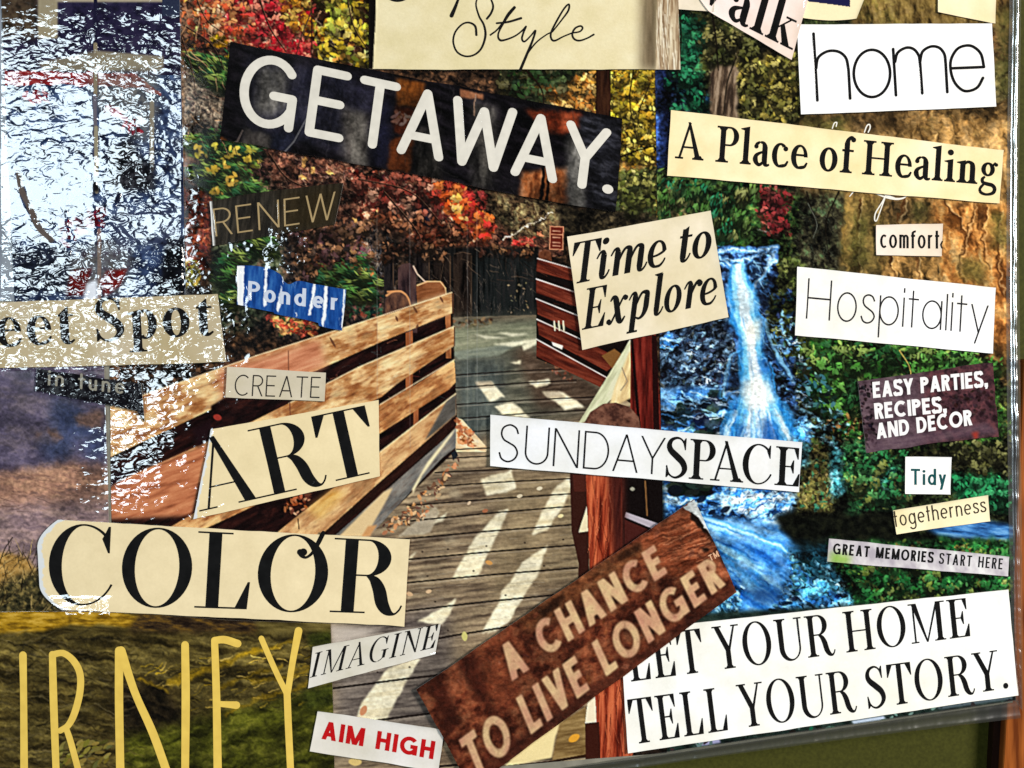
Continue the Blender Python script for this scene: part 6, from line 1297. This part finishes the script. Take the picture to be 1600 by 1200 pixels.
# ------------------------------------------------------------------ setting: painted wall, timber trim, the board
def bm_box(name, pts, y0, y1, mat, bev=0.0):
    """extrude an outline (layout units) between two depths (metres behind the board plane are positive)"""
    n = len(pts)
    co = [((x - 800) * K, y0, (600 - y) * K) for x, y in pts] + [((x - 800) * K, y1, (600 - y) * K) for x, y in pts]
    f = [list(range(n)), list(range(2 * n - 1, n - 1, -1))] + [[i, i + n, (i + 1) % n + n, (i + 1) % n] for i in range(n)]
    me = bpy.data.meshes.new(name); me.from_pydata(co, [], f); me.update()
    import bmesh
    b = bmesh.new(); b.from_mesh(me); bmesh.ops.recalc_face_normals(b, faces=b.faces)
    if bev: bmesh.ops.bevel(b, geom=b.edges[:], offset=bev, segments=3, affect='EDGES', profile=0.6)
    b.to_mesh(me); b.free()
    me.materials.append(mat)
    o = bpy.data.objects.new(name, me); COL.objects.link(o); return o
def noise_mat(name, c0, c1, scale, stretch=(1, 1, 1), rough=0.6, bump=0.0, detail=5, coat=0.0):
    m = bpy.data.materials.new(name); m.use_nodes = True; nt = m.node_tree; b = nt.nodes['Principled BSDF']
    g = nt.nodes.new('ShaderNodeNewGeometry'); mp = nt.nodes.new('ShaderNodeMapping'); mp.inputs['Scale'].default_value = stretch
    nz = nt.nodes.new('ShaderNodeTexNoise'); nz.inputs['Scale'].default_value = scale; nz.inputs['Detail'].default_value = detail
    nt.links.new(g.outputs['Position'], mp.inputs[0]); nt.links.new(mp.outputs[0], nz.inputs['Vector'])
    rp = nt.nodes.new('ShaderNodeValToRGB'); rp.color_ramp.elements[0].position = 0.3; rp.color_ramp.elements[1].position = 0.7
    rp.color_ramp.elements[0].color = (*lin(c0), 1); rp.color_ramp.elements[1].color = (*lin(c1), 1)
    nt.links.new(nz.outputs[0], rp.inputs[0]); nt.links.new(rp.outputs[0], b.inputs['Base Color'])
    b.inputs['Roughness'].default_value = rough; b.inputs['Coat Weight'].default_value = coat; b.inputs['Specular IOR Level'].default_value = 0.15
    if bump:
        bp = nt.nodes.new('ShaderNodeBump'); bp.inputs['Distance'].default_value = bump
        nt.links.new(nz.outputs[0], bp.inputs['Height']); nt.links.new(bp.outputs[0], b.inputs['Normal'])
    return m
M_WALL = noise_mat('olive_wall_paint', (52, 52, 10), (66, 66, 18), 1 / (5 * K), rough=0.7)
M_WOOD = noise_mat('varnished_wood', (96, 44, 14), (172, 96, 40), 1 / (26 * K), (3.0, 1, 0.22), 0.35, 0.0002, coat=0.3)
M_DARK = noise_mat('dark_stained_wood', (22, 12, 8), (44, 24, 14), 1 / (26 * K), (3.0, 1, 0.22), 0.45)
M_BOARD = noise_mat('board_card', (120, 116, 104), (140, 136, 122), 1 / (20 * K))

wall = bm_box('wall', box(-2600, -2400, 4200, 3600), 0.016, 0.03, M_WALL); tag(wall, kind='structure')
trim = bm_box('wooden_trim', [(1606, 560), (1646, 560), (1606, 1500), (1557, 1500)], 0.004, 0.0155, M_WOOD, 0.0012)
tag(trim, 'varnished brown wooden trim strip standing right of the collage board', 'trim')
gap = bm_box('rebate', [(1597, 560), (1606, 560), (1556, 1500), (1544, 1500)], 0.0095, 0.0157, M_DARK); gap.parent = trim
board = bm_box('collage_board', [(-140, -140), (1578, -140), (1576, 600), (1583, 1098), (1010, 1184), (-140, 1340)], 0.0, 0.0035, M_BOARD, 0.0004)
tag(board, 'large collage board under clear glossy film, covered in pictures and cut-out words', 'collage board')

# the clear film sticks out past the board's right and lower edges and turns over in a ridge
M_FILM = bpy.data.materials.new('clear_film'); M_FILM.use_nodes = True
nt = M_FILM.node_tree
for n_ in list(nt.nodes):
    if n_.type != 'OUTPUT_MATERIAL': nt.nodes.remove(n_)
tr = nt.nodes.new('ShaderNodeBsdfTransparent'); tr.inputs[0].default_value = (0.93, 0.95, 0.92, 1)
gl = nt.nodes.new('ShaderNodeBsdfGlossy'); gl.inputs['Roughness'].default_value = 0.2; gl.inputs[0].default_value = (1, 1, 1, 1)
df = nt.nodes.new('ShaderNodeBsdfDiffuse'); df.inputs[0].default_value = (0.55, 0.56, 0.5, 1)
m1 = nt.nodes.new('ShaderNodeMixShader'); m1.inputs[0].default_value = 0.05
m2 = nt.nodes.new('ShaderNodeMixShader'); m2.inputs[0].default_value = 0.34
out_ = [n_ for n_ in nt.nodes if n_.type == 'OUTPUT_MATERIAL'][0]
nt.links.new(tr.outputs[0], m1.inputs[1]); nt.links.new(df.outputs[0], m1.inputs[2])
nt.links.new(m1.outputs[0], m2.inputs[1]); nt.links.new(gl.outputs[0], m2.inputs[2]); nt.links.new(m2.outputs[0], out_.inputs[0])
def film_margin(path_in, path_out, profile, n=260, seed=3, amp=1.0):
    """a strip of film between two paths, raised in section by a ridge profile [(t, height m)]"""
    A = cat(path_in, 40)[:, :2]; B = cat(path_out, 40)[:, :2]
    ta = np.linspace(0, len(A) - 1, n); tb = np.linspace(0, len(B) - 1, n)
    A = np.stack([np.interp(ta, np.arange(len(A)), A[:, k]) for k in (0, 1)], 1); B = np.stack([np.interp(tb, np.arange(len(B)), B[:, k]) for k in (0, 1)], 1)
    t = np.linspace(0, 1, 25); hgt = np.interp(t, [p_[0] for p_ in profile], [p_[1] for p_ in profile])
    for _ in range(3): hgt[1:-1] = (hgt[:-2] + 2 * hgt[1:-1] + hgt[2:]) / 4
    co = []
    for i in range(n):
        wv = fbm(i / 9.0, 0.5, seed, 3) - 0.5; w2 = fbm(i / 4.0, 9.5, seed + 3, 2) - 0.5
        for j in range(25):
            tt = t[j] + (0.10 * wv) * math.sin(math.pi * t[j])
            P_ = A[i] * (1 - tt) + B[i] * tt
            co.append(w3(P_[0], P_[1], hgt[j] * (1 + 0.5 * wv * amp) + 0.00012 * w2 * amp * math.sin(math.pi * t[j])))
    f = [[i * 25 + j, i * 25 + j + 1, (i + 1) * 25 + j + 1, (i + 1) * 25 + j] for i in range(n - 1) for j in range(24)]
    me = bpy.data.meshes.new('film_margin'); me.from_pydata(co, [], f); me.update(); me.polygons.foreach_set('use_smooth', np.ones(len(f), bool))
    me.materials.append(M_FILM)
    o = bpy.data.objects.new('film_margin', me); COL.objects.link(o); o.parent = board
    return o
film_margin([(1577, -60), (1572, 300), (1572, 600), (1577, 900), (1585, 1096)], [(1596, -60), (1592, 300), (1594, 600), (1597, 900), (1598, 1112)], [(0, 0.0009), (0.22, 0.0010), (0.36, 0.0013), (0.48, 0.0020), (0.60, 0.0023), (0.72, 0.0021), (0.86, 0.0012), (1, 0.0003)], 400)
film_margin([(1590, 1092), (1300, 1134), (1000, 1180), (700, 1226)], [(1594, 1122), (1300, 1158), (1000, 1200), (700, 1250)], [(0, 0.0009), (0.15, 0.0006), (0.35, 0.0008), (0.5, 0.0005), (0.7, 0.0006), (0.86, 0.0011), (1, 0.0002)], 420, 9, 1.6)

# ------------------------------------------------------------------ the five big pictures
PG = 'large pictures glued on the board'
def picture(paint, corners, lift, label, dens, seed, **k):
    o = sheet('magazine_picture', *corners, lift, paint(), dens, seed=seed, **k); return tag(o, label, 'picture', PG)
pic_bridge = picture(paint_bridge, ((164, -22), (1023, -22), (1042, 1176), (180, 1246)), 0.0001, 'picture of a wooden footbridge through red and yellow autumn woods', 0.85, 1, wob=0.6)
pic_fall = picture(paint_waterfall, ((1021, -22), (1582, -22), (1587, 1094), (1042, 1174)), 0.00035, 'picture of a bright blue waterfall running down a mossy rock gorge', 0.85, 2, wob=0.6, offs={'R': lambda v: -6 * np.sin(np.pi * v)})
grey = sheet('paper_strip', (-30, -22), (14, -22), (27, 470), (-30, 470), 0.0001, lambda X, Y, U, V: np.stack([110 + 60 * fbm(X / 20, Y / 60, 3), 118 + 60 * fbm(X / 20, Y / 60, 3), 130 + 56 * fbm(X / 20, Y / 60, 3)], -1), 0.5)
tag(grey, 'narrow plain grey paper strip left of the glaring doorway picture', 'paper strip')
pic_canyon = picture(paint_canyon, ((-22, 556), (163, 558), (176, 980), (-22, 978)), 0.0004, 'picture of dusky purple and tan rock with dry plants below', 0.85, 3, wob=0.6)
pic_porch = picture(paint_porch, ((2, -22), (281, -22), (291, 470), (24, 472)), 0.00055, 'dark doorway picture with a red band, covered in crinkled window glare', 0.85, 4, wob=0.7)
pic_moss = picture(paint_moss, ((-22, 956), (517, 974), (524, 1226), (-22, 1226)), 0.00065, 'picture of mossy dark ledges carrying tall yellow hand-drawn letters', 0.85, 5, wob=0.8, offs={'T': lambda u: -6 * np.sin(np.pi * np.clip(u * 1.4, 0, 1))})

def lift_of(o): return 0.00010
def px(strokes, w=None, smooth=True, n=7, caps=True):
    out = []
    for s_ in strokes:
        out += strip(cat(s_, n) if smooth and len(s_) > 2 else np.array(s_, float), w, caps=caps)
    return out
# tall yellow letters (the word runs out of the frame at the left)
YEL = (246, 206, 96)
ink_mesh('lettering', px([[(37, 1023, 12), (38, 1080, 11), (39, 1210, 12)], [(83, 1022, 11), (85, 1100, 12), (89, 1210, 11)], [(83, 1022, 10), (100, 1020, 10), (116, 1032, 11), (126, 1052, 11), (126, 1080, 11), (118, 1112, 11), (108, 1132, 10), (95, 1141, 9)], [(104, 1136, 9), (112, 1160, 10), (126, 1212, 10)],
    [(187, 1016, 13), (187, 1100, 13), (189, 1210, 13)], [(190, 1016, 14), (212, 1082, 12), (240, 1145, 13), (264, 1212, 13)], [(290, 1007, 12), (291, 1090, 13), (290, 1210, 12)],
    [(336, 1001, 11), (339, 1090, 12), (341, 1210, 13)], [(336, 1000, 11), (352, 999, 12), (372, 1005, 12)], [(342, 1099, 9), (356, 1100, 10), (370, 1101, 12)],
    [(409, 997, 9), (430, 1045, 9), (448, 1082, 9)], [(467, 985, 12), (458, 1032, 10), (450, 1082, 10)], [(449, 1078, 11), (451, 1130, 11), (455, 1212, 11)]]), lift_of(pic_moss), YEL, pic_moss)
# remains of a white script word showing above and below the long cream strip
ink_mesh('lettering', px([[(1300, 201, 1.6), (1303, 193, 1.8), (1307, 192, 1.8), (1306, 198, 1.6)]]), lift_of(pic_fall), (240, 236, 226), pic_fall)
ink_mesh('lettering', px([[(1350, 207, 1.8), (1354, 197, 2), (1358, 195, 2), (1359, 200, 2), (1356, 207, 1.8)]]), lift_of(pic_fall), (240, 236, 226), pic_fall)
ink_mesh('lettering', px([
    [(1327, 307, 1.4), (1336, 298, 2.2), (1350, 297, 2), (1366, 302, 1.6), (1382, 308, 2.6), (1398, 311, 3.4), (1410, 310, 2.4), (1418, 305, 1.2)], [(1378, 301, 3), (1388, 307, 3.6), (1398, 311, 3.6)],
    [(1385, 302, 2), (1378, 316, 2), (1368, 332, 2), (1366, 343, 2), (1369, 345, 1.8), (1374, 332, 1.8), (1382, 310, 1.8), (1385, 302, 1.8)]]), lift_of(pic_fall), (240, 236, 226), pic_fall)

# ------------------------------------------------------------------ cut-out words
WG = 'cut-out words glued on the board'
BLK = (12, 11, 12)
L1 = 0.0011                    # clippings lie over the pictures
def clip(label, corners, colour, lift=L1, **k):
    k['wob'] = k.get('wob', 0.8) * 1.7
    k.setdefault('curl', 0.00012 if np.mean([c_[0] for c_ in corners]) < 560 else 0.00035); k.setdefault('wave', 0.00022)
    o = sheet('word_clipping', *corners, lift, colour, k.pop('dens', 0.4), **k); return tag(o, label, 'clipping', WG)
def letters(o, polys, rgb=BLK): return ink_mesh('lettering', polys, lift_of(o), rgb, o)

CREAM = (242, 226, 184); IVORY = (232, 218, 188); WHITE = (250, 248, 246)
g = clip('long dark clipping with the big white word GETAWAY.', ((361, 67), (973, 186), (961, 333), (345, 218)), paint_getaway(), dens=0.8, seed=11, wob=1.2)
letters(g, setline('GETAWAY.', sans, (368, 192), (957, 305), (16, -113), (12, -99), w=0.118, wd=0.88, rnd=True, track=0.13, geo=True, kern={'TA': -0.10, 'AW': -0.12, 'WA': -0.14, 'AY': -0.12, 'Y.': -0.16}), (226, 220, 208))
g = clip('dark brown clipping with thin tan capitals RENEW', ((328, 315), (537, 287), (524, 351), (333, 385)), paint_renew(), dens=0.8, seed=12, offs={'T': lambda u: -3 * np.sin(np.pi * u)})
letters(g, setline('RENEW', sans, (338, 370), (523, 343), (-5, -43), (2, -43), w=0.055, wd=0.95, track=0.14), (170, 146, 104))
g = clip('creased blue clipping with white torn streaks reading Ponder', ((372, 416), (541, 450), (535, 513), (371, 479)), paint_ponder(), dens=0.9, seed=13, wob=1.6, offs={'T': lambda u: np.where(u < 0.42, -7 * np.sin(u * 7), 3.0) + 9 * np.exp(-((u - 0.47) / 0.06) ** 2), 'B': lambda u: np.where(u > 0.78, 4.0, np.where(u < 0.35, -2, 0.0))})
letters(g, setline('Ponder', sans, (388, 469), (528, 485), (1, -30), (1, -28), w=0.15, xh=0.66, wd=0.85, track=0.16, asc=0.98, kern={'er': 0.10, 'de': 0.10}), (206, 214, 230))
g = clip('cream card clipping with the handwritten word Style and pictured fringe', ((577, -58), (1056, -58), (1063, 109.5), (577, 109.5)), paint_style(), dens=0.7, seed=14)
sc_ = lambda q: [(580 + a_ / 4.21, b_ / 4.21, c_) for a_, b_, c_ in q]
letters(g, px([sc_(q) for q in ([(762, 128, 3.4), (790, 90, 3.4), (802, 40, 3), (770, -25, 2.2), (715, -20, 2.2), (690, 30, 2.4), (710, 110, 2.8), (742, 170, 3.2), (752, 240, 3.6), (727, 320, 3.2), (680, 365, 3.0), (620, 375, 2.8), (565, 345, 2.8), (541, 280, 2.8), (555, 215, 2.8), (600, 165, 2.8), (645, 154, 3), (685, 178, 3.4), (693, 235, 3.6)],
    [(785, 235, 2.8), (830, 200, 2.6), (885, 130, 2.8), (945, 55, 3.6)], [(942, 52, 3.6), (900, 105, 5), (852, 190, 3), (835, 240, 2.8), (850, 270, 3.4), (890, 265, 3), (950, 240, 2.6), (995, 205, 2.6), (1018, 180, 3)], [(826, 158, 3), (900, 150, 3.4), (986, 125, 3.8)],
    [(1018, 180, 3.2), (1000, 225, 3), (992, 262, 3), (1010, 278, 2.8), (1050, 240, 2.4), (1080, 207, 3), (1062, 270, 3.4), (1025, 360, 4), (980, 468, 4.6)], [(980, 468, 3.2), (1015, 380, 2.6), (1080, 290, 2.4), (1150, 235, 2.2), (1192, 214, 2.2)],
    [(1192, 214, 2.2), (1250, 140, 2.4), (1296, 75, 3), (1300, 34, 2.8), (1270, 60, 2.8), (1222, 140, 3), (1183, 220, 3), (1186, 262, 3), (1210, 272, 3), (1262, 246, 2.4), (1320, 222, 2.4)],
    [(1320, 222, 2.4), (1370, 213, 2.6), (1390, 190, 2.8), (1375, 176, 2.8), (1340, 192, 3), (1322, 230, 3), (1336, 262, 3), (1370, 272, 3), (1420, 256, 2.6), (1463, 232, 3)],
    [(578, -10, 3.4), (555, 50, 5), (530, 108, 6.4)], [(105, -25, 8), (140, 2, 5), (178, 10, 4), (215, -2, 6), (240, -28, 8)])]), BLK)
g = clip('slanting pink clipping with the bold black letters alk', ((1044, -66), (1279, -66), (1235.5, 95), (1106, 19.5)), (240, 218, 206), L1 + 0.0003, seed=15, wob=0.5)
letters(g, setline('walk', serif, (1082, 1), (1237, 80), (15, -76), (19, -76), T=0.15, h=0.045, b=0.05, xh=0.62, track=0.03) if False else
        setline('alk', serif, (1135, 29), (1237, 80), (20, -70), (20, -72), T=0.155, h=0.042, b=0.05, xh=0.60, track=0.03) + [[(1109, -4), (1108, 9), (1111, 11), (1123, -4)]], (8, 8, 8))
g = clip('cream scrap beside the fringe, a bare corner of paper', ((1057, -58), (1120, -58), (1114, 20), (1060, 15.5)), (232, 218, 196), L1 + 0.0001, seed=16, wob=0.4)
g['category'] = 'paper scrap'; g.name = 'paper_scrap'
def navy(X, Y, U, V):
    C = np.broadcast_to(np.array(CREAM, float), X.shape + (3,)).copy(); C[(X > 1257 + (Y + 10) * 0.05) & (X < 1327) & (Y < 3 + (X - 1257) * 0.13)] = (26, 26, 66); return C
g = clip('cream scrap with a navy block, above the word home', ((1262, -58), (1372, -58), (1336, 31), (1253, 29)), navy, L1 + 0.0001, seed=17, dens=1.0, offs={'B': lambda u: 4 * np.sin(np.pi * u)})
g['category'] = 'paper scrap'; g.name = 'paper_scrap'
g = clip('blank pale cream scrap in the upper right corner of the board', ((1465, -58), (1557, -58), (1553, 38), (1464, 20)), (244, 226, 184), seed=18)
g['category'] = 'paper scrap'; g.name = 'paper_scrap'

g = clip('white clipping with thin rounded letters home', ((1244, 40), (1548, 38), (1554, 168), (1250, 180)), WHITE, L1 + 0.0002, seed=19, wob=0.5)
hw = 4.4
letters(g, px([[(1270, 54), (1276, 158)]], hw) + px([[(1274, 108), (1277, 92), (1288, 83), (1300, 80.5), (1312, 83.5), (1321, 93), (1324.5, 110)], [(1324.5, 110), (1327, 155)]], hw)
        + [[(1361 + 2 + q[0] * 1, 116 + q[1]) for q in pp] for pp in ring(-2, 0, 30.5, 39, hw, hw, 0, 360, 60)]
        + px([[(1394, 78), (1398.5, 150)], [(1397, 98), (1401, 84), (1414, 76), (1426, 78), (1434, 88), (1436, 100)], [(1436, 98), (1439.5, 147)], [(1436, 98), (1440, 82), (1453, 74), (1466, 76), (1474, 86), (1476, 100)], [(1476, 100), (1478.5, 145)]], hw)
        + px([[(1484, 108), (1535.5, 106)], [(1535.5, 106), (1531, 86), (1520, 75), (1508, 72.5), (1494, 78), (1484.5, 94), (1484, 112), (1490, 130), (1502, 142), (1514, 143), (1526, 137), (1534, 123)]], hw), BLK)
g = clip('long tilted cream strip reading A Place of Healing', ((1048, 173), (1567, 236), (1559, 319), (1042, 275)), (248, 228, 180), L1, seed=20, wob=0.6)
letters(g, setline('A Place of Healing', serif, (1054, 248), (1556, 291), (4, -57), (3, -51), T=0.155, h=0.052, b=0.05, xh=0.68, track=0.03), BLK)
g = clip('small pale pink clipping reading comfort with a cut-off letter', ((1367, 352), (1472, 350), (1470, 401), (1368, 399)), (240, 222, 204), seed=21, wob=0.5)
letters(g, setline('comfort', sans, (1374, 388), (1466, 389), (0, -28), (0, -28), w=0.115, xh=0.76, wd=0.74, track=0.12, asc=1.0) + px([[(1470.6, 378, 2.2), (1468.6, 383, 2.4), (1470.2, 388, 2)]]), BLK)
g = clip('white clipping with thin letters Hospitality', ((1245, 417), (1554, 450), (1549, 552), (1241, 524)), WHITE, seed=22, wob=0.5)
letters(g, setline('Hospitality', sans, (1258, 498), (1541, 522), (4, -63), (3, -59), w=0.042, xh=0.75, track=0.115, asc=0.95, wd=1.08, kern={'Ho': 0.05}), (30, 28, 30))
g = clip('mauve speckled clipping with bold white words EASY PARTIES, RECIPES, AND DECOR', ((1339, 596), (1548, 566), (1560, 681), (1351, 706)), paint_parties(), dens=0.9, seed=23, wob=2.2)
for t_, a_, b_, u_ in (('EASY PARTIES,', (1363, 622), (1542, 604), (-1.5, -25)), ('RECIPES,', (1366, 655), (1478, 644), (-2, -25)), ('AND DECOR', (1369, 686), (1518, 664), (-2, -24.5))):
    letters(g, setline(t_, sans, a_, b_, u_, u_, w=0.21, wd=1.0, track=0.07, geo=True), (244, 240, 240))
g = clip('small square white clipping with dark teal word Tidy', ((1413, 713), (1485, 714), (1483, 772), (1413, 771)), WHITE, seed=24, wob=0.4)
letters(g, setline('Tidy', sans, (1422, 757), (1477, 758), (0, -25), (0, -25), w=0.14, xh=0.68, wd=0.9, track=0.16, asc=1.02), (18, 78, 80))
g = clip('narrow cream clipping reading togetherness in small brown letters', ((1394, 797), (1542, 773), (1545, 814), (1399, 834)), (244, 230, 186), seed=25, wob=0.5)
letters(g, setline('togetherness', sans, (1397, 823), (1540, 799), (-4, -26), (-3, -25), w=0.085, xh=0.66, wd=0.8, track=0.13, asc=0.95), (56, 44, 32))
g = clip('narrow grey-white strip reading GREAT MEMORIES START HERE', ((1294, 841), (1575, 869), (1573, 899), (1291, 877)), paint_memories(), dens=0.8, seed=26, wob=0.6)
letters(g, setline('GREAT MEMORIES', sans, (1300, 865), (1457, 879), (1.5, -17), (1.5, -17), w=0.175, wd=0.80, track=0.15, geo=True), BLK)
letters(g, setline('START HERE', sans, (1465, 880), (1564, 889), (1.5, -17), (1.5, -17), w=0.13, wd=0.70, track=0.17), BLK)
g = clip('large white clipping reading LET YOUR HOME TELL YOUR STORY.', ((968, 985), (1573, 920), (1589, 1085), (981, 1176)), (252, 250, 244), L1, seed=27, wob=0.6)
letters(g, setline('LET YOUR HOME', serif, (986, 1064), (1515, 993), (-9, -70), (-6, -60), T=0.14, h=0.036, b=0.035, track=0.03, sw=0.09, kern={'OU': 0.02}), BLK)
letters(g, setline('TELL YOUR STORY.', serif, (988, 1162), (1574, 1074), (-9, -70), (-6, -61), T=0.14, h=0.036, b=0.035, track=0.03, sw=0.09), BLK)
g = clip('rust brown diagonal clipping with tan block letters A CHANCE TO LIVE LONGER', ((651, 1075), (1084, 779), (1149, 924), (738, 1229)), paint_longer(), L1 + 0.0010, dens=0.9, seed=28, wob=1.0)
tm = ink_mesh('trademark_letters', setline('TM', sans, (1109, 876), (1123, 868), (-4, -9), (-4, -9), w=0.16, wd=0.8, track=0.16), lift_of(g), (226, 176, 140), g)
g = clip('long white strip reading SUNDAY in thin and SPACE in bold letters', ((766, 648), (1252, 691), (1247, 768), (766, 728)), (238, 238, 238), L1 + 0.0003, seed=29, wob=0.6)
letters(g, setline('SUNDAY', sans, (778, 721), (1037, 742), (4, -60), (3, -58), w=0.045, track=0.13, kern={'DA': -0.06, 'AY': -0.10}), BLK)
letters(g, setline('SPACE', serif, (1039, 745), (1247, 760), (3, -63), (3, -60), T=0.15, h=0.038, b=0.05, track=0.0, kern={'PA': -0.14, 'AC': -0.09}), (8, 8, 8))
g = clip('tilted ivory card with bold italic words Time to Explore', ((886, 371), (1109, 330), (1138, 496), (910, 547)), IVORY, L1 + 0.0003, seed=30, wob=0.6)
letters(g, setline('Time to', italic, (889, 446), (1108, 401), (8, -66), (8, -62), T=0.15, h=0.04, xh=0.66, track=0.0, kern={'Ti': -0.12}), (10, 10, 10))
letters(g, setline('Explore', italic, (909, 516), (1117, 474), (8, -65), (8, -63), T=0.15, h=0.04, xh=0.66, track=0.0), (10, 10, 10))
g = clip('beige glare-covered strip reading eet Spot', ((-22, 474), (341, 460), (355, 566), (-22, 576)), (194, 178, 146), L1 + 0.0001, seed=31, wob=0.8, dens=0.7)
letters(g, setline('eet Spot', serif, (-2, 543), (336, 523), (-4, -67), (-4, -66), T=0.17, h=0.04, b=0.04, xh=0.68, track=0.06), BLK)
g = clip('small black crinkled clipping with faint script words in tune', ((60, 577), (224, 600), (227, 646), (57, 611)), paint_tune(), L1 + 0.0002, dens=0.9, seed=32, wob=1.4, offs={'B': lambda u: np.where(u > 0.93, 15 * (u - 0.93) / 0.07, -2 * np.sin(np.pi * u))})
letters(g, setline('in tune', sans, (76, 602), (196, 616), (1, -26), (1, -26), w=0.12, xh=0.66, wd=0.85, track=0.22, asc=0.95, rnd=True), (150, 146, 132))
g = clip('small beige clipping with thin capitals CREATE', ((356, 573), (510, 582), (508, 627), (353, 621)), (212, 200, 176), seed=33, wob=0.5, lift=L1 + 0.0001)
letters(g, setline('CREATE', sans, (367, 618), (500, 622), (2, -33), (2, -33), w=0.06, wd=0.98, track=0.15), (34, 30, 28))
rim = lambda base: (lambda X, Y, U, V: np.where((U < 0.002 + 0.022 * fbm(Y / 9, Y * 0 + 2, 7))[..., None], (226, 230, 232), np.array(base, float) + ((fbm(X / 26, Y / 26, 8, 3) - 0.5) * 16)[..., None]))  # pale left rim: glint of the film's air gap, painted into the sheet colour
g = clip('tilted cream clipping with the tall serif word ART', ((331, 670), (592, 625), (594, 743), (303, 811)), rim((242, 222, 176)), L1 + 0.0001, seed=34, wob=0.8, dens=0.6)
letters(g, setline('ART', serif, (313, 799), (594, 736), (-25, -106), (-23, -103), T=0.145, h=0.022, b=0.0, sw=0.15, track=-0.02, kern={'AR': 0.0}), (10, 11, 12))
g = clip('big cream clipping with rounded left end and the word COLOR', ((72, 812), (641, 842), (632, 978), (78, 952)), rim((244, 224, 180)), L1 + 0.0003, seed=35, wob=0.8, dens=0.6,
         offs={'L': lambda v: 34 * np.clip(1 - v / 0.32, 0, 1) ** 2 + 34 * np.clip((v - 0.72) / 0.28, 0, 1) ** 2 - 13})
letters(g, setline('COLOR', serif, (76, 941), (628, 959), (5, -123), (9, -114), T=0.15, h=0.022, b=0.0, sw=0.13, track=0.015)
        + px([[(470, 862, 10), (473, 868, 6), (480, 870, 4), (490, 862, 5), (498, 848, 7), (506, 832, 7)]]) + [[(475 + 6 * math.cos(a_), 862 + 6 * math.sin(a_)) for a_ in np.linspace(0, 6.28, 14, endpoint=False)]], (10, 11, 12))
g = clip('slanted pale grey clipping with italic capitals IMAGINE', ((490, 1010), (690, 974), (681, 1021), (482, 1074)), (226, 220, 208), L1 + 0.0001, seed=36, wob=0.8)
letters(g, setline('IMAGINE', serif, (485, 1058), (678, 1011), (9, -39), (9, -38), T=0.125, h=0.035, b=0.02, sw=0.09, track=0.06), BLK)
g = clip('small pale clipping with bold red words AIM HIGH', ((497, 1110), (694, 1139), (685, 1204), (485, 1172)), (232, 226, 216), L1 + 0.0001, seed=37, wob=0.6)
letters(g, setline('AIM HIGH', sans, (503, 1153), (677, 1185), (4, -28), (4, -28), w=0.215, wd=1.05, track=0.13, geo=True), (196, 10, 16))
